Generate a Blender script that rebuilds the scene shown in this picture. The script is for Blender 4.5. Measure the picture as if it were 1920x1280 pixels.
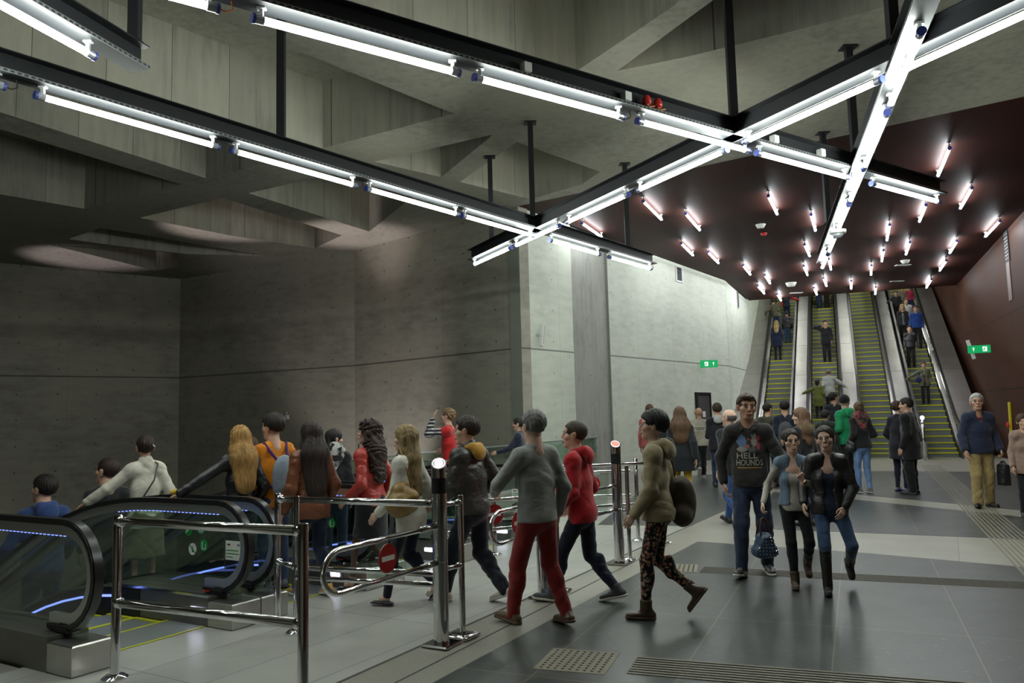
import bpy, math, random
import numpy as np
from mathutils import Vector, Matrix
from mathutils.bvhtree import BVHTree
from mathutils.geometry import tessellate_polygon
random.seed(7); rng = np.random.default_rng(7)
for o in list(bpy.data.objects): bpy.data.objects.remove(o)
C = bpy.context.scene.collection
PI = math.pi
# ------------------------------------------------------------------ camera
F = 1490.0; CZ = 1.68
_p = math.atan(142 / F); _r = math.atan(.0255)
FW = np.array([0, math.cos(_p), math.sin(_p)])
_r0 = np.array([1., 0, 0]); _u0 = np.cross(_r0, FW)
RT = math.cos(_r) * _r0 - math.sin(_r) * _u0
UP = math.cos(_r) * _u0 + math.sin(_r) * _r0
cam_d = bpy.data.cameras.new('camera'); cam = bpy.data.objects.new('camera', cam_d); C.objects.link(cam)
cam_d.sensor_width = 36; cam_d.lens = F / 1920 * 36; cam_d.clip_end = 300; cam_d.clip_start = .05
cam.matrix_world = Matrix([[RT[0], UP[0], -FW[0], 0], [RT[1], UP[1], -FW[1], 0], [RT[2], UP[2], -FW[2], CZ], [0, 0, 0, 1]])
bpy.context.scene.camera = cam
def ray(x, y): return FW * F + RT * (x - 960) + UP * (640 - y)
def G(x, y, z=0.):                       # where the sight line of a photo point meets the level z
    d = ray(x, y); t = (z - CZ) / d[2]; return Vector((d[0] * t, d[1] * t, z))
def GY(x, y, Y):                         # ... or the distance Y in front of the photographer
    d = ray(x, y); t = Y / d[1]; return Vector((d[0] * t, Y, CZ + d[2] * t))
# ------------------------------------------------------------------ world, exposure
w = bpy.data.worlds.new('world'); bpy.context.scene.world = w; w.use_nodes = True
w.node_tree.nodes['Background'].inputs[0].default_value = (.012, .012, .013, 1)
w.node_tree.nodes['Background'].inputs[1].default_value = 1.0
vs = bpy.context.scene.view_settings
vs.view_transform = 'Standard'; vs.look = 'None'; vs.gamma = 1; vs.use_curve_mapping = False
vs.exposure = 1.05
TUBE_POWER = 30.0
CEIL_POWER = 26.0
# light from the fittings down in the well (hidden below the landing)
def spot(name, loc, target, power, col, size, blend=.6, r=.15):
    l = bpy.data.lights.new(name, 'SPOT'); l.energy = power; l.color = col; l.spot_size = math.radians(size); l.spot_blend = blend; l.shadow_soft_size = r
    o = bpy.data.objects.new(name, l); C.objects.link(o); o.location = loc
    o.rotation_euler = (Vector(target) - Vector(loc)).to_track_quat('-Z', 'Y').to_euler(); return o
# ------------------------------------------------------------------ materials
MATS = {}
def sock(n, *names):
    for k in names:
        if k in n.inputs: return n.inputs[k]
def newmat(name):
    m = bpy.data.materials.new(name); m.use_nodes = True; nt = m.node_tree
    return m, nt, nt.nodes['Principled BSDF']
def node(nt, t, **kw):
    n = nt.nodes.new(t)
    for k, v in kw.items():
        if hasattr(n, k): setattr(n, k, v)
        else: n.inputs[k].default_value = v
    return n
def link(nt, a, b): nt.links.new(a, b)
def mth(nt, op, a, b=None, c=None):
    n = nt.nodes.new('ShaderNodeMath'); n.operation = op
    for i, v in enumerate((a, b, c)):
        if v is None: continue
        if isinstance(v, (int, float)): n.inputs[i].default_value = v
        else: nt.links.new(v, n.inputs[i])
    return n.outputs[0]
def mixc(nt, f, a, b, mode='MIX'):
    n = nt.nodes.new('ShaderNodeMix'); n.data_type = 'RGBA'; n.blend_type = mode
    for s, v in ((n.inputs[0], f), (n.inputs[6], a), (n.inputs[7], b)):
        if isinstance(v, (int, float)): s.default_value = v
        elif isinstance(v, tuple): s.default_value = (*v[:3], 1)
        else: nt.links.new(v, s)
    return n.outputs[2]
def coords(nt, scale=(1, 1, 1), rot=(0, 0, 0), what='Object'):
    tc = nt.nodes.new('ShaderNodeTexCoord'); mp = nt.nodes.new('ShaderNodeMapping')
    mp.inputs['Scale'].default_value = scale; mp.inputs['Rotation'].default_value = rot
    nt.links.new(tc.outputs[what], mp.inputs[0]); return mp.outputs[0]
def noise(nt, vec, scale, detail=4, rough=.55):
    n = nt.nodes.new('ShaderNodeTexNoise'); n.inputs['Scale'].default_value = scale; n.inputs['Detail'].default_value = detail
    n.inputs['Roughness'].default_value = rough; nt.links.new(vec, n.inputs['Vector']); return n.outputs['Fac']
def ramp(nt, fac, stops):
    n = nt.nodes.new('ShaderNodeValToRGB'); e = n.color_ramp.elements
    while len(e) > 1: e.remove(e[-1])
    e[0].position = stops[0][0]; e[0].color = (*stops[0][1], 1)
    for p, c in stops[1:]:
        x = e.new(p); x.color = (*c, 1)
    nt.links.new(fac, n.inputs[0]); return n.outputs[0]
def bump(nt, h, strength=.3, dist=.01):
    n = nt.nodes.new('ShaderNodeBump'); n.inputs['Strength'].default_value = strength; n.inputs['Distance'].default_value = dist
    nt.links.new(h, n.inputs['Height']); return n.outputs[0]
def plain(name, col, rough=.5, metal=0., spec=None, nscale=30, namp=.06, bumpd=0., what='Object', coat=0):
    if name in MATS: return MATS[name]
    m, nt, b = newmat(name)
    v = coords(nt, what=what); n = noise(nt, v, nscale)
    k = mth(nt, 'MULTIPLY_ADD', n, namp * 2, 1 - namp)
    mm = nt.nodes.new('ShaderNodeVectorMath'); mm.operation = 'SCALE'; mm.inputs[0].default_value = col[:3]; nt.links.new(k, mm.inputs['Scale'])
    link(nt, mm.outputs[0], b.inputs['Base Color']); b.inputs['Roughness'].default_value = rough; b.inputs['Metallic'].default_value = metal
    if spec is not None: b.inputs['Specular IOR Level'].default_value = spec
    if coat: b.inputs['Coat Weight'].default_value = coat; b.inputs['Coat Roughness'].default_value = .1
    if bumpd: link(nt, bump(nt, n, .6, bumpd), b.inputs['Normal'])
    MATS[name] = m; return m
def emis(name, col, power):
    if name in MATS: return MATS[name]
    m, nt, b = newmat(name)
    b.inputs['Base Color'].default_value = (*[c * .7 for c in col], 1)
    b.inputs['Emission Color'].default_value = (*col, 1); b.inputs['Emission Strength'].default_value = power
    MATS[name] = m; return m
def concrete(name, base, streak=(1, 1, 1), joints=None, holes=None, dark=.75, tint=(1, .97, .92), blot=.5, boards=None):
    """cast concrete: blotches, board streaks, seams and tie holes in the object's own x-z plane"""
    m, nt, b = newmat(name)
    v = coords(nt); sx = nt.nodes.new('ShaderNodeSeparateXYZ'); link(nt, v, sx.inputs[0]); X, Y, Z = sx.outputs
    n1 = noise(nt, v, .35, 6, .6); n2 = noise(nt, coords(nt, streak), 3.0, 6, .65); n3 = noise(nt, v, 28, 4, .7)
    f = mth(nt, 'ADD', mth(nt, 'MULTIPLY', n1, .55), mth(nt, 'MULTIPLY', n2, .45))
    c = ramp(nt, f, [(.32, tuple(base[i] * dark * .8 for i in range(3))), (.5, base), (.68, tuple(base[i] * 1.22 * tint[i] for i in range(3)))])
    c = mixc(nt, mth(nt, 'MULTIPLY', mth(nt, 'LESS_THAN', n3, .33), .35), c, tuple(x * .5 for x in base))
    h = mth(nt, 'MULTIPLY', n3, .3)
    # patches from separate pours
    if boards:
        pitch, key = boards
        q = mth(nt, 'ADD', mth(nt, 'MULTIPLY', X, key[0]), mth(nt, 'MULTIPLY', Y, key[1]))
        fr = mth(nt, 'FRACT', mth(nt, 'DIVIDE', q, pitch)); seam = mth(nt, 'LESS_THAN', fr, .012)
        gn = nt.nodes.new('ShaderNodeNewGeometry'); sn = nt.nodes.new('ShaderNodeSeparateXYZ'); link(nt, gn.outputs['True Normal'], sn.inputs[0])
        vert = mth(nt, 'LESS_THAN', mth(nt, 'ABSOLUTE', sn.outputs[2]), .5)
        seam = mth(nt, 'MULTIPLY', seam, vert)
        wn = nt.nodes.new('ShaderNodeTexWhiteNoise'); wn.noise_dimensions = '1D'; link(nt, mth(nt, 'FLOOR', mth(nt, 'DIVIDE', q, pitch)), wn.inputs['W'])
        sh = mth(nt, 'MULTIPLY_ADD', mth(nt, 'MULTIPLY', wn.outputs[0], vert), .22, .86)
        mm = nt.nodes.new('ShaderNodeVectorMath'); mm.operation = 'SCALE'; link(nt, c, mm.inputs[0]); link(nt, sh, mm.inputs['Scale']); c = mm.outputs[0]
        c = mixc(nt, mth(nt, 'MULTIPLY', seam, .75), c, tuple(x * .18 for x in base))
    if joints:
        jm = None
        for kind, pos, wd in joints:
            a = mth(nt, 'ABSOLUTE', mth(nt, 'SUBTRACT', Z if kind == 'z' else X, pos)); s = mth(nt, 'LESS_THAN', a, wd)
            jm = s if jm is None else mth(nt, 'MAXIMUM', jm, s)
        c = mixc(nt, mth(nt, 'MULTIPLY', jm, .8), c, tuple(x * .22 for x in base))
        h = mth(nt, 'SUBTRACT', h, mth(nt, 'MULTIPLY', jm, 2.))
    if holes:
        px, pz, ox, oz, rr = holes
        u = mth(nt, 'SUBTRACT', mth(nt, 'MULTIPLY', mth(nt, 'FRACT', mth(nt, 'DIVIDE', mth(nt, 'ADD', X, ox), px)), px), px / 2)
        z = mth(nt, 'SUBTRACT', mth(nt, 'MULTIPLY', mth(nt, 'FRACT', mth(nt, 'DIVIDE', mth(nt, 'ADD', Z, oz), pz)), pz), pz / 2)
        d = mth(nt, 'SQRT', mth(nt, 'ADD', mth(nt, 'MULTIPLY', u, u), mth(nt, 'MULTIPLY', z, z)))
        hm = mth(nt, 'LESS_THAN', d, rr)
        c = mixc(nt, mth(nt, 'MULTIPLY', hm, .8), c, tuple(x * .25 for x in base))
        # formwork panel edges, faint
        pu = mth(nt, 'FRACT', mth(nt, 'DIVIDE', mth(nt, 'ADD', X, ox + .3), px * 2)); pm = mth(nt, 'LESS_THAN', pu, .006)
        c = mixc(nt, mth(nt, 'MULTIPLY', pm, .35), c, tuple(x * .4 for x in base))
    link(nt, c, b.inputs['Base Color']); b.inputs['Roughness'].default_value = .72; b.inputs['Specular IOR Level'].default_value = .35
    link(nt, bump(nt, h, .5, .012), b.inputs['Normal']); MATS[name] = m; return m
def rgb(*c): return tuple(c)
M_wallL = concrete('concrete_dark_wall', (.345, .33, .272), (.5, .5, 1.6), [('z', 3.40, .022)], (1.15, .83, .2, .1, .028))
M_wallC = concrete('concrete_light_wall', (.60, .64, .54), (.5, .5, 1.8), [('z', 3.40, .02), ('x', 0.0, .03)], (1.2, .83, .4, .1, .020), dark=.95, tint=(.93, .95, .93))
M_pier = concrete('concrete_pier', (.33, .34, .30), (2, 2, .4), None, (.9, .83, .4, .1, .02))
M_coffer = concrete('concrete_coffer', (.34, .328, .268), (2.4, 2.4, .22), None, None, dark=.7, boards=(1.05, (.83, .61)))
M_deckdark = plain('dark_concrete', (.09, .085, .08), .8)
M_black = plain('black_paint', (.014, .015, .017), .5, spec=.3)
M_blackrub = plain('black_rubber', (.012, .012, .012), .28, spec=.6)
M_steel = plain('polished_steel', (.75, .75, .76), .09, 1., namp=.02)
M_brushed = plain('brushed_steel', (.55, .54, .51), .33, 1., nscale=6, namp=.12)
M_steelpanel = plain('satin_steel_panel', (.50, .49, .46), .36, 1., nscale=.9, namp=.3)
M_grey = plain('light_grey_metal', (.5, .51, .5), .4)
M_deck = plain('dark_deck_steel', (.20, .195, .18), .38, .8, nscale=6, namp=.12)
M_alum = plain('aluminium', (.6, .61, .62), .3, .9)
M_white = plain('white_plastic', (.75, .76, .72), .45)
M_red = plain('red_plastic', (.6, .03, .02), .4)
M_yellow = plain('yellow_paint', (.72, .62, .02), .45)
M_yel2 = plain('step_yellow', (.62, .64, .01), .5)
M_step = plain('step_grey', (.22, .24, .23), .45, .2)
M_tube = emis('lit_tube', (.92, 1.0, .94), TUBE_POWER)
M_ctube = emis('lit_ceiling_tube', (.93, .97, 1.0), CEIL_POWER)
M_blueled = emis('blue_led', (.2, .28, 1.0), .9)
M_wled = emis('white_led', (.75, .75, 1.0), 3)
M_green_lit = emis('green_sign_face', (.0, .36, .10), .35)
M_sign_white = emis('white_sign_mark', (.9, 1, .92), .45)
M_capblue = plain('blue_cap', (.05, .07, .3), .3)
M_clear = plain('clear_plastic_cap', (.45, .47, .5), .15, .4)
M_orange = plain('orange_cable', (.8, .2, .02), .5)
def m_glass(name, col, rough=.0):
    m = bpy.data.materials.new(name); m.use_nodes = True; nt = m.node_tree; nt.nodes.clear()
    o = nt.nodes.new('ShaderNodeOutputMaterial'); mx = nt.nodes.new('ShaderNodeMixShader'); t = nt.nodes.new('ShaderNodeBsdfTransparent'); g = nt.nodes.new('ShaderNodeBsdfGlossy')
    fr = nt.nodes.new('ShaderNodeLayerWeight'); fr.inputs[0].default_value = .5
    t.inputs[0].default_value = (*col, 1); g.inputs['Roughness'].default_value = rough; g.inputs[0].default_value = (1, 1, 1, 1)
    link(nt, mth(nt, 'MULTIPLY_ADD', mth(nt, 'POWER', fr.outputs[1], 4.), .7, .045), mx.inputs[0]); link(nt, t.outputs[0], mx.inputs[1]); link(nt, g.outputs[0], mx.inputs[2]); link(nt, mx.outputs[0], o.inputs[0]); return m
M_glass = m_glass('balustrade_glass', (.88, .93, .90))
M_gguard = m_glass('guard_glass', (.82, .90, .86))
def m_floor(name, c1, c2, az, tile, rough, groutc, fleck=None, gw=.006, off=(0, 0), fine=None):
    m, nt, b = newmat(name)
    v = coords(nt, rot=(0, 0, math.radians(az)), what='Object'); s = nt.nodes.new('ShaderNodeSeparateXYZ'); link(nt, v, s.inputs[0])
    fx = mth(nt, 'FRACT', mth(nt, 'DIVIDE', mth(nt, 'ADD', s.outputs[0], off[0]), tile[0])); fy = mth(nt, 'FRACT', mth(nt, 'DIVIDE', mth(nt, 'ADD', s.outputs[1], off[1]), tile[1]))
    g = mth(nt, 'MAXIMUM', mth(nt, 'LESS_THAN', fx, gw / tile[0]), mth(nt, 'LESS_THAN', fy, gw / tile[1]))
    n = noise(nt, v, 2.2, 6); n2 = noise(nt, coords(nt, (1.2, 5, 1), (0, 0, math.radians(az + 15))), 9, 3)
    c = mixc(nt, mth(nt, 'MULTIPLY_ADD', n, 2.0, -.5), c1, c2)
    wn = nt.nodes.new('ShaderNodeTexWhiteNoise'); wn.noise_dimensions = '2D'; cb = nt.nodes.new('ShaderNodeCombineXYZ')
    link(nt, mth(nt, 'FLOOR', mth(nt, 'DIVIDE', mth(nt, 'ADD', s.outputs[0], off[0]), tile[0])), cb.inputs[0]); link(nt, mth(nt, 'FLOOR', mth(nt, 'DIVIDE', mth(nt, 'ADD', s.outputs[1], off[1]), tile[1])), cb.inputs[1])
    link(nt, cb.outputs[0], wn.inputs['Vector']); sc = nt.nodes.new('ShaderNodeVectorMath'); sc.operation = 'SCALE'; link(nt, c, sc.inputs[0]); link(nt, mth(nt, 'MULTIPLY_ADD', wn.outputs[0], .16, .92), sc.inputs['Scale']); c = sc.outputs[0]
    if fleck: c = mixc(nt, mth(nt, 'MULTIPLY', mth(nt, 'GREATER_THAN', n2, .66), .75), c, fleck)
    if fine: c = mixc(nt, mth(nt, 'GREATER_THAN', noise(nt, v, 90, 2), .58), c, fine)
    c = mixc(nt, g, c, groutc); link(nt, c, b.inputs['Base Color'])
    link(nt, mth(nt, 'MULTIPLY_ADD', noise(nt, v, 1.5, 3), rough * .2, rough * .9), b.inputs['Roughness']); b.inputs['Specular IOR Level'].default_value = .5; MATS[name] = m; return m
M_fdark = m_floor('dark_granite', (.033, .038, .036), (.062, .070, .065), 23.2, (.9, 1.85), .335, (.15, .13, .088), (.19, .195, .18), off=(.25, .6), gw=.011)
M_flight = m_floor('speckled_granite', (.27, .26, .215), (.33, .32, .27), 28.5, (40, 40), .36, (.1, .1, .08), None, fine=(.2, .19, .15))
M_fstone = m_floor('pale_stone', (.33, .33, .30), (.45, .45, .41), 31, (.62, 1.9), .34, (.12, .12, .11), None, gw=.008, off=(.2, .3))
M_tact = plain('tactile_paving', (.20, .18, .13), .6); M_tact2 = plain('dark_tactile_paving', (.10, .09, .07), .55)
# ------------------------------------------------------------------ object helpers
def mk(name, verts, faces, mat, parent=None, smooth=False, mats=None, midx=None):
    me = bpy.data.meshes.new(name); me.from_pydata([tuple(v) for v in verts], [], faces)
    for m in (mats or [mat]): me.materials.append(m)
    if midx is not None: me.polygons.foreach_set('material_index', midx)
    if smooth: me.polygons.foreach_set('use_smooth', [True] * len(me.polygons))
    me.update(); o = bpy.data.objects.new(name, me); C.objects.link(o)
    if parent: o.parent = parent
    return o
def tag(o, label=None, cat=None, group=None, kind=None):
    if label: o['label'] = label
    if cat: o['category'] = cat
    if group: o['group'] = group
    if kind: o['kind'] = kind
    return o
def empty(name, loc=(0, 0, 0), rz=0., label=None, cat=None, group=None):
    o = bpy.data.objects.new(name, None); C.objects.link(o); o.location = loc; o.rotation_euler = (0, 0, rz); o.empty_display_size = .1
    return tag(o, label, cat, group)
class MB:
    def __init__(s): s.v = []; s.f = []; s.m = []
    def add(s, vs_, fs, mi=0):
        n = len(s.v); s.v += [tuple(v) for v in vs_]; s.f += [tuple(i + n for i in f) for f in fs]; s.m += [mi] * len(fs); return s
    def box(s, c, d, R=None, mi=0, bev=0):
        c = Vector(c); x, y, z = d[0] / 2, d[1] / 2, d[2] / 2
        if bev:
            b = min(bev, x * .9, y * .9, z * .9); P = []
            for zz, k in ((-z, b), (-z + b, 0), (z - b, 0), (z, b)):
                P += [(-x + k, -y + k, zz), (x - k, -y + k, zz), (x - k, y - k, zz), (-x + k, y - k, zz)]
            fs = [(3, 2, 1, 0), (12, 13, 14, 15)]
            for r in range(3):
                for i in range(4): j = (i + 1) % 4; fs.append((r * 4 + i, r * 4 + j, r * 4 + 4 + j, r * 4 + 4 + i))
        else:
            P = [(sx * x, sy * y, sz * z) for sz in (-1, 1) for sx, sy in ((-1, -1), (1, -1), (1, 1), (-1, 1))]
            fs = [(3, 2, 1, 0), (4, 5, 6, 7), (0, 1, 5, 4), (1, 2, 6, 5), (2, 3, 7, 6), (3, 0, 4, 7)]
        P = [(R @ Vector(p) if R else Vector(p)) + c for p in P]
        return s.add(P, fs, mi)
    def tube(s, pts, r, n=10, mi=0, caps=True, closed=False, squash=None):
        pts = [Vector(p) for p in pts]; N = len(pts); vs_ = []; fs = []; prev = None
        for i, p in enumerate(pts):
            t = (pts[(i + 1) % N if closed else min(i + 1, N - 1)] - pts[(i - 1) % N if closed else max(i - 1, 0)]).normalized()
            if prev is None:
                a = Vector((0, 0, 1)) if abs(t.z) < .9 else Vector((1, 0, 0)); u = t.cross(a).normalized()
            else: u = (prev - t * prev.dot(t)).normalized()
            prev = u; q = t.cross(u); rr = r[i] if isinstance(r, (list, tuple)) else r
            for k in range(n):
                an = 2 * PI * k / n; vs_.append(p + u * math.cos(an) * rr + q * math.sin(an) * rr)
        for i in range(N if closed else N - 1):
            for k in range(n):
                a = i * n + k; b = i * n + (k + 1) % n; c = ((i + 1) % N) * n
                fs.append((a, b, c + (k + 1) % n, c + k))
        if caps and not closed: fs.append(tuple(range(n - 1, -1, -1))); fs.append(tuple((N - 1) * n + k for k in range(n)))
        return s.add(vs_, fs, mi)
    def lathe(s, prof, c=(0, 0, 0), n=20, mi=0):
        c = Vector(c); vs_ = []; fs = []
        for r, z in prof:
            for k in range(n): a = 2 * PI * k / n; vs_.append(c + Vector((r * math.cos(a), r * math.sin(a), z)))
        for i in range(len(prof) - 1):
            for k in range(n): j = (k + 1) % n; fs.append((i * n + k, i * n + j, (i + 1) * n + j, (i + 1) * n + k))
        fs.append(tuple(range(n - 1, -1, -1))); fs.append(tuple((len(prof) - 1) * n + k for k in range(n)))
        return s.add(vs_, fs, mi)
    def prism(s, poly, z0, z1, mi=0, R=None, off=(0, 0, 0)):
        n = len(poly); ar = sum(poly[i][0] * poly[(i + 1) % n][1] - poly[(i + 1) % n][0] * poly[i][1] for i in range(n))
        if ar < 0: poly = poly[::-1]
        P = [Vector((p[0], p[1], z)) for z in (z0, z1) for p in poly]; off = Vector(off)
        P = [(R @ p if R else p) + off for p in P]
        tri = tessellate_polygon([[Vector((p[0], p[1], 0)) for p in poly]])
        fs = []
        for t in tri:
            a, b, c = t; cr = (poly[b][0] - poly[a][0]) * (poly[c][1] - poly[a][1]) - (poly[b][1] - poly[a][1]) * (poly[c][0] - poly[a][0])
            if cr < 0: a, b, c = c, b, a
            fs += [(c, b, a), (a + n, b + n, c + n)]
        fs += [(i, (i + 1) % n, (i + 1) % n + n, i + n) for i in range(n)]
        return s.add(P, fs, mi)
    def build(s, name, mat, parent=None, smooth=False, mats=None):
        return mk(name, s.v, s.f, mat, parent, smooth, mats, s.m if mats else None)
def smooth_by_angle(o, ang=40):
    me = o.data; me.polygons.foreach_set('use_smooth', [True] * len(me.polygons))
    try: me.set_sharp_from_angle(angle=math.radians(ang))
    except Exception: pass
    return o
def text_mesh(s, size, extrude=.001):
    cu = bpy.data.curves.new('txt', 'FONT'); cu.body = s; cu.size = size; cu.extrude = extrude; cu.align_x = 'CENTER'; cu.align_y = 'CENTER'; cu.resolution_u = 2; cu.offset = .018
    o = bpy.data.objects.new('txt', cu); C.objects.link(o); dg = bpy.context.evaluated_depsgraph_get(); me = bpy.data.meshes.new_from_object(o.evaluated_get(dg))
    vs_ = [v.co.copy() for v in me.vertices]; fs = [tuple(p.vertices) for p in me.polygons]
    bpy.data.objects.remove(o); bpy.data.curves.remove(cu); bpy.data.meshes.remove(me); return vs_, fs
def azv(a): a = math.radians(a); return Vector((math.sin(a), math.cos(a), 0))
# ================================================================== SETTING
JZ = 3.40
A0 = G(0, 704, JZ); AB = G(336, 708, JZ); BB = G(665, 685, JZ); BC = G(978, 652, JZ); CK = G(1367, 686, JZ); CE = G(1406, 696, JZ)
for v_ in (A0, AB, BB, BC, CK, CE): v_.z = 0
# brown ceiling plane through three sighted points
c1 = G(973, 386, 7.0); c2 = G(1920, 181, 7.0); c3 = G(1785, 535, 6.5); c4 = G(1405, 567, 6.45)
nrm = (c2 - c1).cross(c3 - c1).normalized()
if nrm.z < 0: nrm = -nrm
def cz(x, y): return c1.z - (nrm.x * (x - c1.x) + nrm.y * (y - c1.y)) / nrm.z
def GC(px, py, drop=0.):
    d = Vector(ray(px, py)); o = Vector((0, 0, CZ)); t = nrm.dot(c1 - Vector((0, 0, drop)) - o) / nrm.dot(d); return o + d * t
HA = azv(28.3)                           # hall axis
wl = (c2 - c1); wl.z = 0; wl.normalize()
def wall(name, P, Q, z0, z1, mat, th=.35, side=1, top=None):
    """upright slab from P to Q; its own x runs along the wall. side=+1: thickness to the left of P->Q"""
    P = Vector(P); Q = Vector(Q); d = Q - P; d.z = 0; L = d.length; a = math.atan2(d.y, d.x)
    zt = top or (z1, z1)
    y0, y1 = (0, th) if side > 0 else (-th, 0)
    vs_ = [(0, y0, z0), (L, y0, z0), (L, y1, z0), (0, y1, z0), (0, y0, zt[0]), (L, y0, zt[1]), (L, y1, zt[1]), (0, y1, zt[0])]
    o = mk(name, vs_, [(3, 2, 1, 0), (4, 5, 6, 7), (0, 1, 5, 4), (1, 2, 6, 5), (2, 3, 7, 6), (3, 0, 4, 7)], mat)
    o.location = (P.x, P.y, 0); o.rotation_euler = (0, 0, a); o['kind'] = 'structure'; return o
ZB = -6.0
dA = (AB - A0).normalized(); A00 = A0 - dA * 16
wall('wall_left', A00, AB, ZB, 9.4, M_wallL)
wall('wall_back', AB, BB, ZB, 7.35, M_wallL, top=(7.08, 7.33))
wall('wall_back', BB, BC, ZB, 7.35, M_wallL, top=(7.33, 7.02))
# light wall with darker pier strip between px 1095 and 1160
PA = G(1095, 659, JZ); PB = G(1163, 665, JZ); PA.z = PB.z = 0
ztop = 7.03
dC = (CK - BC).normalized(); PA = BC + dC * (PA - BC).dot(dC); PB = BC + dC * (PB - BC).dot(dC)
def ct(p): return cz(p.x, p.y)
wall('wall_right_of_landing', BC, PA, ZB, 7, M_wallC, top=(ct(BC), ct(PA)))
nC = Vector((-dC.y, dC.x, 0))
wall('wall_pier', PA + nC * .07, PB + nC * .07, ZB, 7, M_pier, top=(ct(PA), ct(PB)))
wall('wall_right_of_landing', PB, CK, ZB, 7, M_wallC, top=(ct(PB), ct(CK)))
dE = (CE - CK).normalized()
CE2 = CE + azv(22.3) * 14
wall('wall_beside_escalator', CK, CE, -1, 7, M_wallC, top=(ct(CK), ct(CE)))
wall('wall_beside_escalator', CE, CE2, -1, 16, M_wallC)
# brown wall on the right
def m_panel(name, base, seams):
    m, nt, b = newmat(name); v = coords(nt); s = nt.nodes.new('ShaderNodeSeparateXYZ'); link(nt, v, s.inputs[0])
    n = noise(nt, coords(nt, (3, 3, .25)), 4, 5); n2 = noise(nt, v, .6, 4)
    c = ramp(nt, mth(nt, 'ADD', mth(nt, 'MULTIPLY', n, .5), mth(nt, 'MULTIPLY', n2, .5)), [(.3, tuple(x * .7 for x in base)), (.7, tuple(x * 1.3 for x in base))])
    jm = None
    for ax, off, pitch, wd in seams:
        if pitch: q = mth(nt, 'LESS_THAN', mth(nt, 'FRACT', mth(nt, 'DIVIDE', mth(nt, 'ADD', s.outputs[ax], off), pitch)), wd / pitch)
        else: q = mth(nt, 'LESS_THAN', mth(nt, 'ABSOLUTE', mth(nt, 'SUBTRACT', s.outputs[ax], off)), wd / 2)
        jm = q if jm is None else mth(nt, 'MAXIMUM', jm, q)
    c = mixc(nt, mth(nt, 'MULTIPLY', jm, .85), c, (.006, .005, .005)); link(nt, c, b.inputs['Base Color'])
    link(nt, mth(nt, 'MULTIPLY_ADD', n2, .15, .48), b.inputs['Roughness']); b.inputs['Specular IOR Level'].default_value = .10; return m
M_brown = m_panel('rust_panel', (.052, .021, .012), [(0, 1.2, 2.45, .018), (2, 2.15, 0, .03), (2, 4.35, 0, .03)])
M_brownc = m_panel('rust_ceiling_panel', (.032, .0095, .007), [(0, .3, 1.25, .014), (1, .2, 2.6, .014)])
Wf = G(1905, 864, 0); wd_ = (c3 - G(1920, 405, 6.5)); wd_.z = 0; wd_.normalize()
W0 = Wf - wd_ * 34; BR = W0 + wd_ * 1.0; BL = Vector((-29, BR.y, 0)); W1 = Wf + wd_ * 22
M_brown.node_tree.nodes
o = wall('wall_right', W0, W1, -1, 16, M_brown, side=-1)
def W(px, py):                            # a sighted point on the right wall
    d = Vector(ray(px, py)); n = Vector((wd_.y, -wd_.x, 0)); t = n.dot(Wf) / n.dot(d); return Vector((0, 0, CZ)) + d * t
wall('wall_behind', BL, BR, ZB, 9.4, M_wallL, side=-1)
wall('wall_left', BL, A00, ZB, 9.4, M_wallL, side=1)
# ---- brown ceiling (thick slab, slightly sloping), lying between the walls
fr_ = c1 + wl * 22
nl = Vector((wd_.y, -wd_.x, 0))
def hit_wall(p, d):                        # meet the right wall line
    t = (Wf - p).dot(nl) / d.dot(nl); return p + d * t
q1 = hit_wall(c1, wl); bk = c3 - c4; bk.z = 0; bk.normalize(); q3 = hit_wall(c4, bk)
poly = [c1, q1, q3, c4, CK + nC * .05]
poly = [Vector((p.x, p.y, cz(p.x, p.y))) for p in poly]
aC = math.atan2(azv(22.3).x, azv(22.3).y)
rootz = Matrix.Rotation(-math.radians(22.3), 4, 'Z')
inv = rootz.inverted()
lv = [inv @ p for p in poly]; n_ = len(lv)
vs_ = lv + [v + Vector((0, 0, .35)) for v in lv]
o = mk('ceiling', vs_, [tuple(range(n_)), tuple(range(2 * n_ - 1, n_ - 1, -1))] + [(i, i + n_, (i + 1) % n_ + n_, (i + 1) % n_) for i in range(n_)], M_brownc)
o.rotation_euler = (0, 0, -math.radians(22.3)); o['kind'] = 'structure'
# tunnel above the escalators: fascia and sloping soffit beyond the ceiling edge
E22 = azv(22.3)
a_ = Vector(poly[3]); b_ = Vector(poly[2]); 
tp = [a_ + Vector((0, 0, .35)), b_ + Vector((0, 0, .35)), b_ + E22 * 16 + Vector((0, 0, 9.2)), a_ + E22 * 16 + Vector((0, 0, 9.2))]
mk('ceiling', tp + [p + Vector((0, 0, .3)) for p in tp], [(0, 1, 2, 3), (7, 6, 5, 4), (0, 4, 5, 1), (1, 5, 6, 2), (2, 6, 7, 3), (3, 7, 4, 0)], M_brown)['kind'] = 'structure'
wall('wall_top_of_escalators', a_ + E22 * 15 - bk * 2, b_ + E22 * 15 + bk * 2, 4, 18, M_deckdark, side=1)
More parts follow.
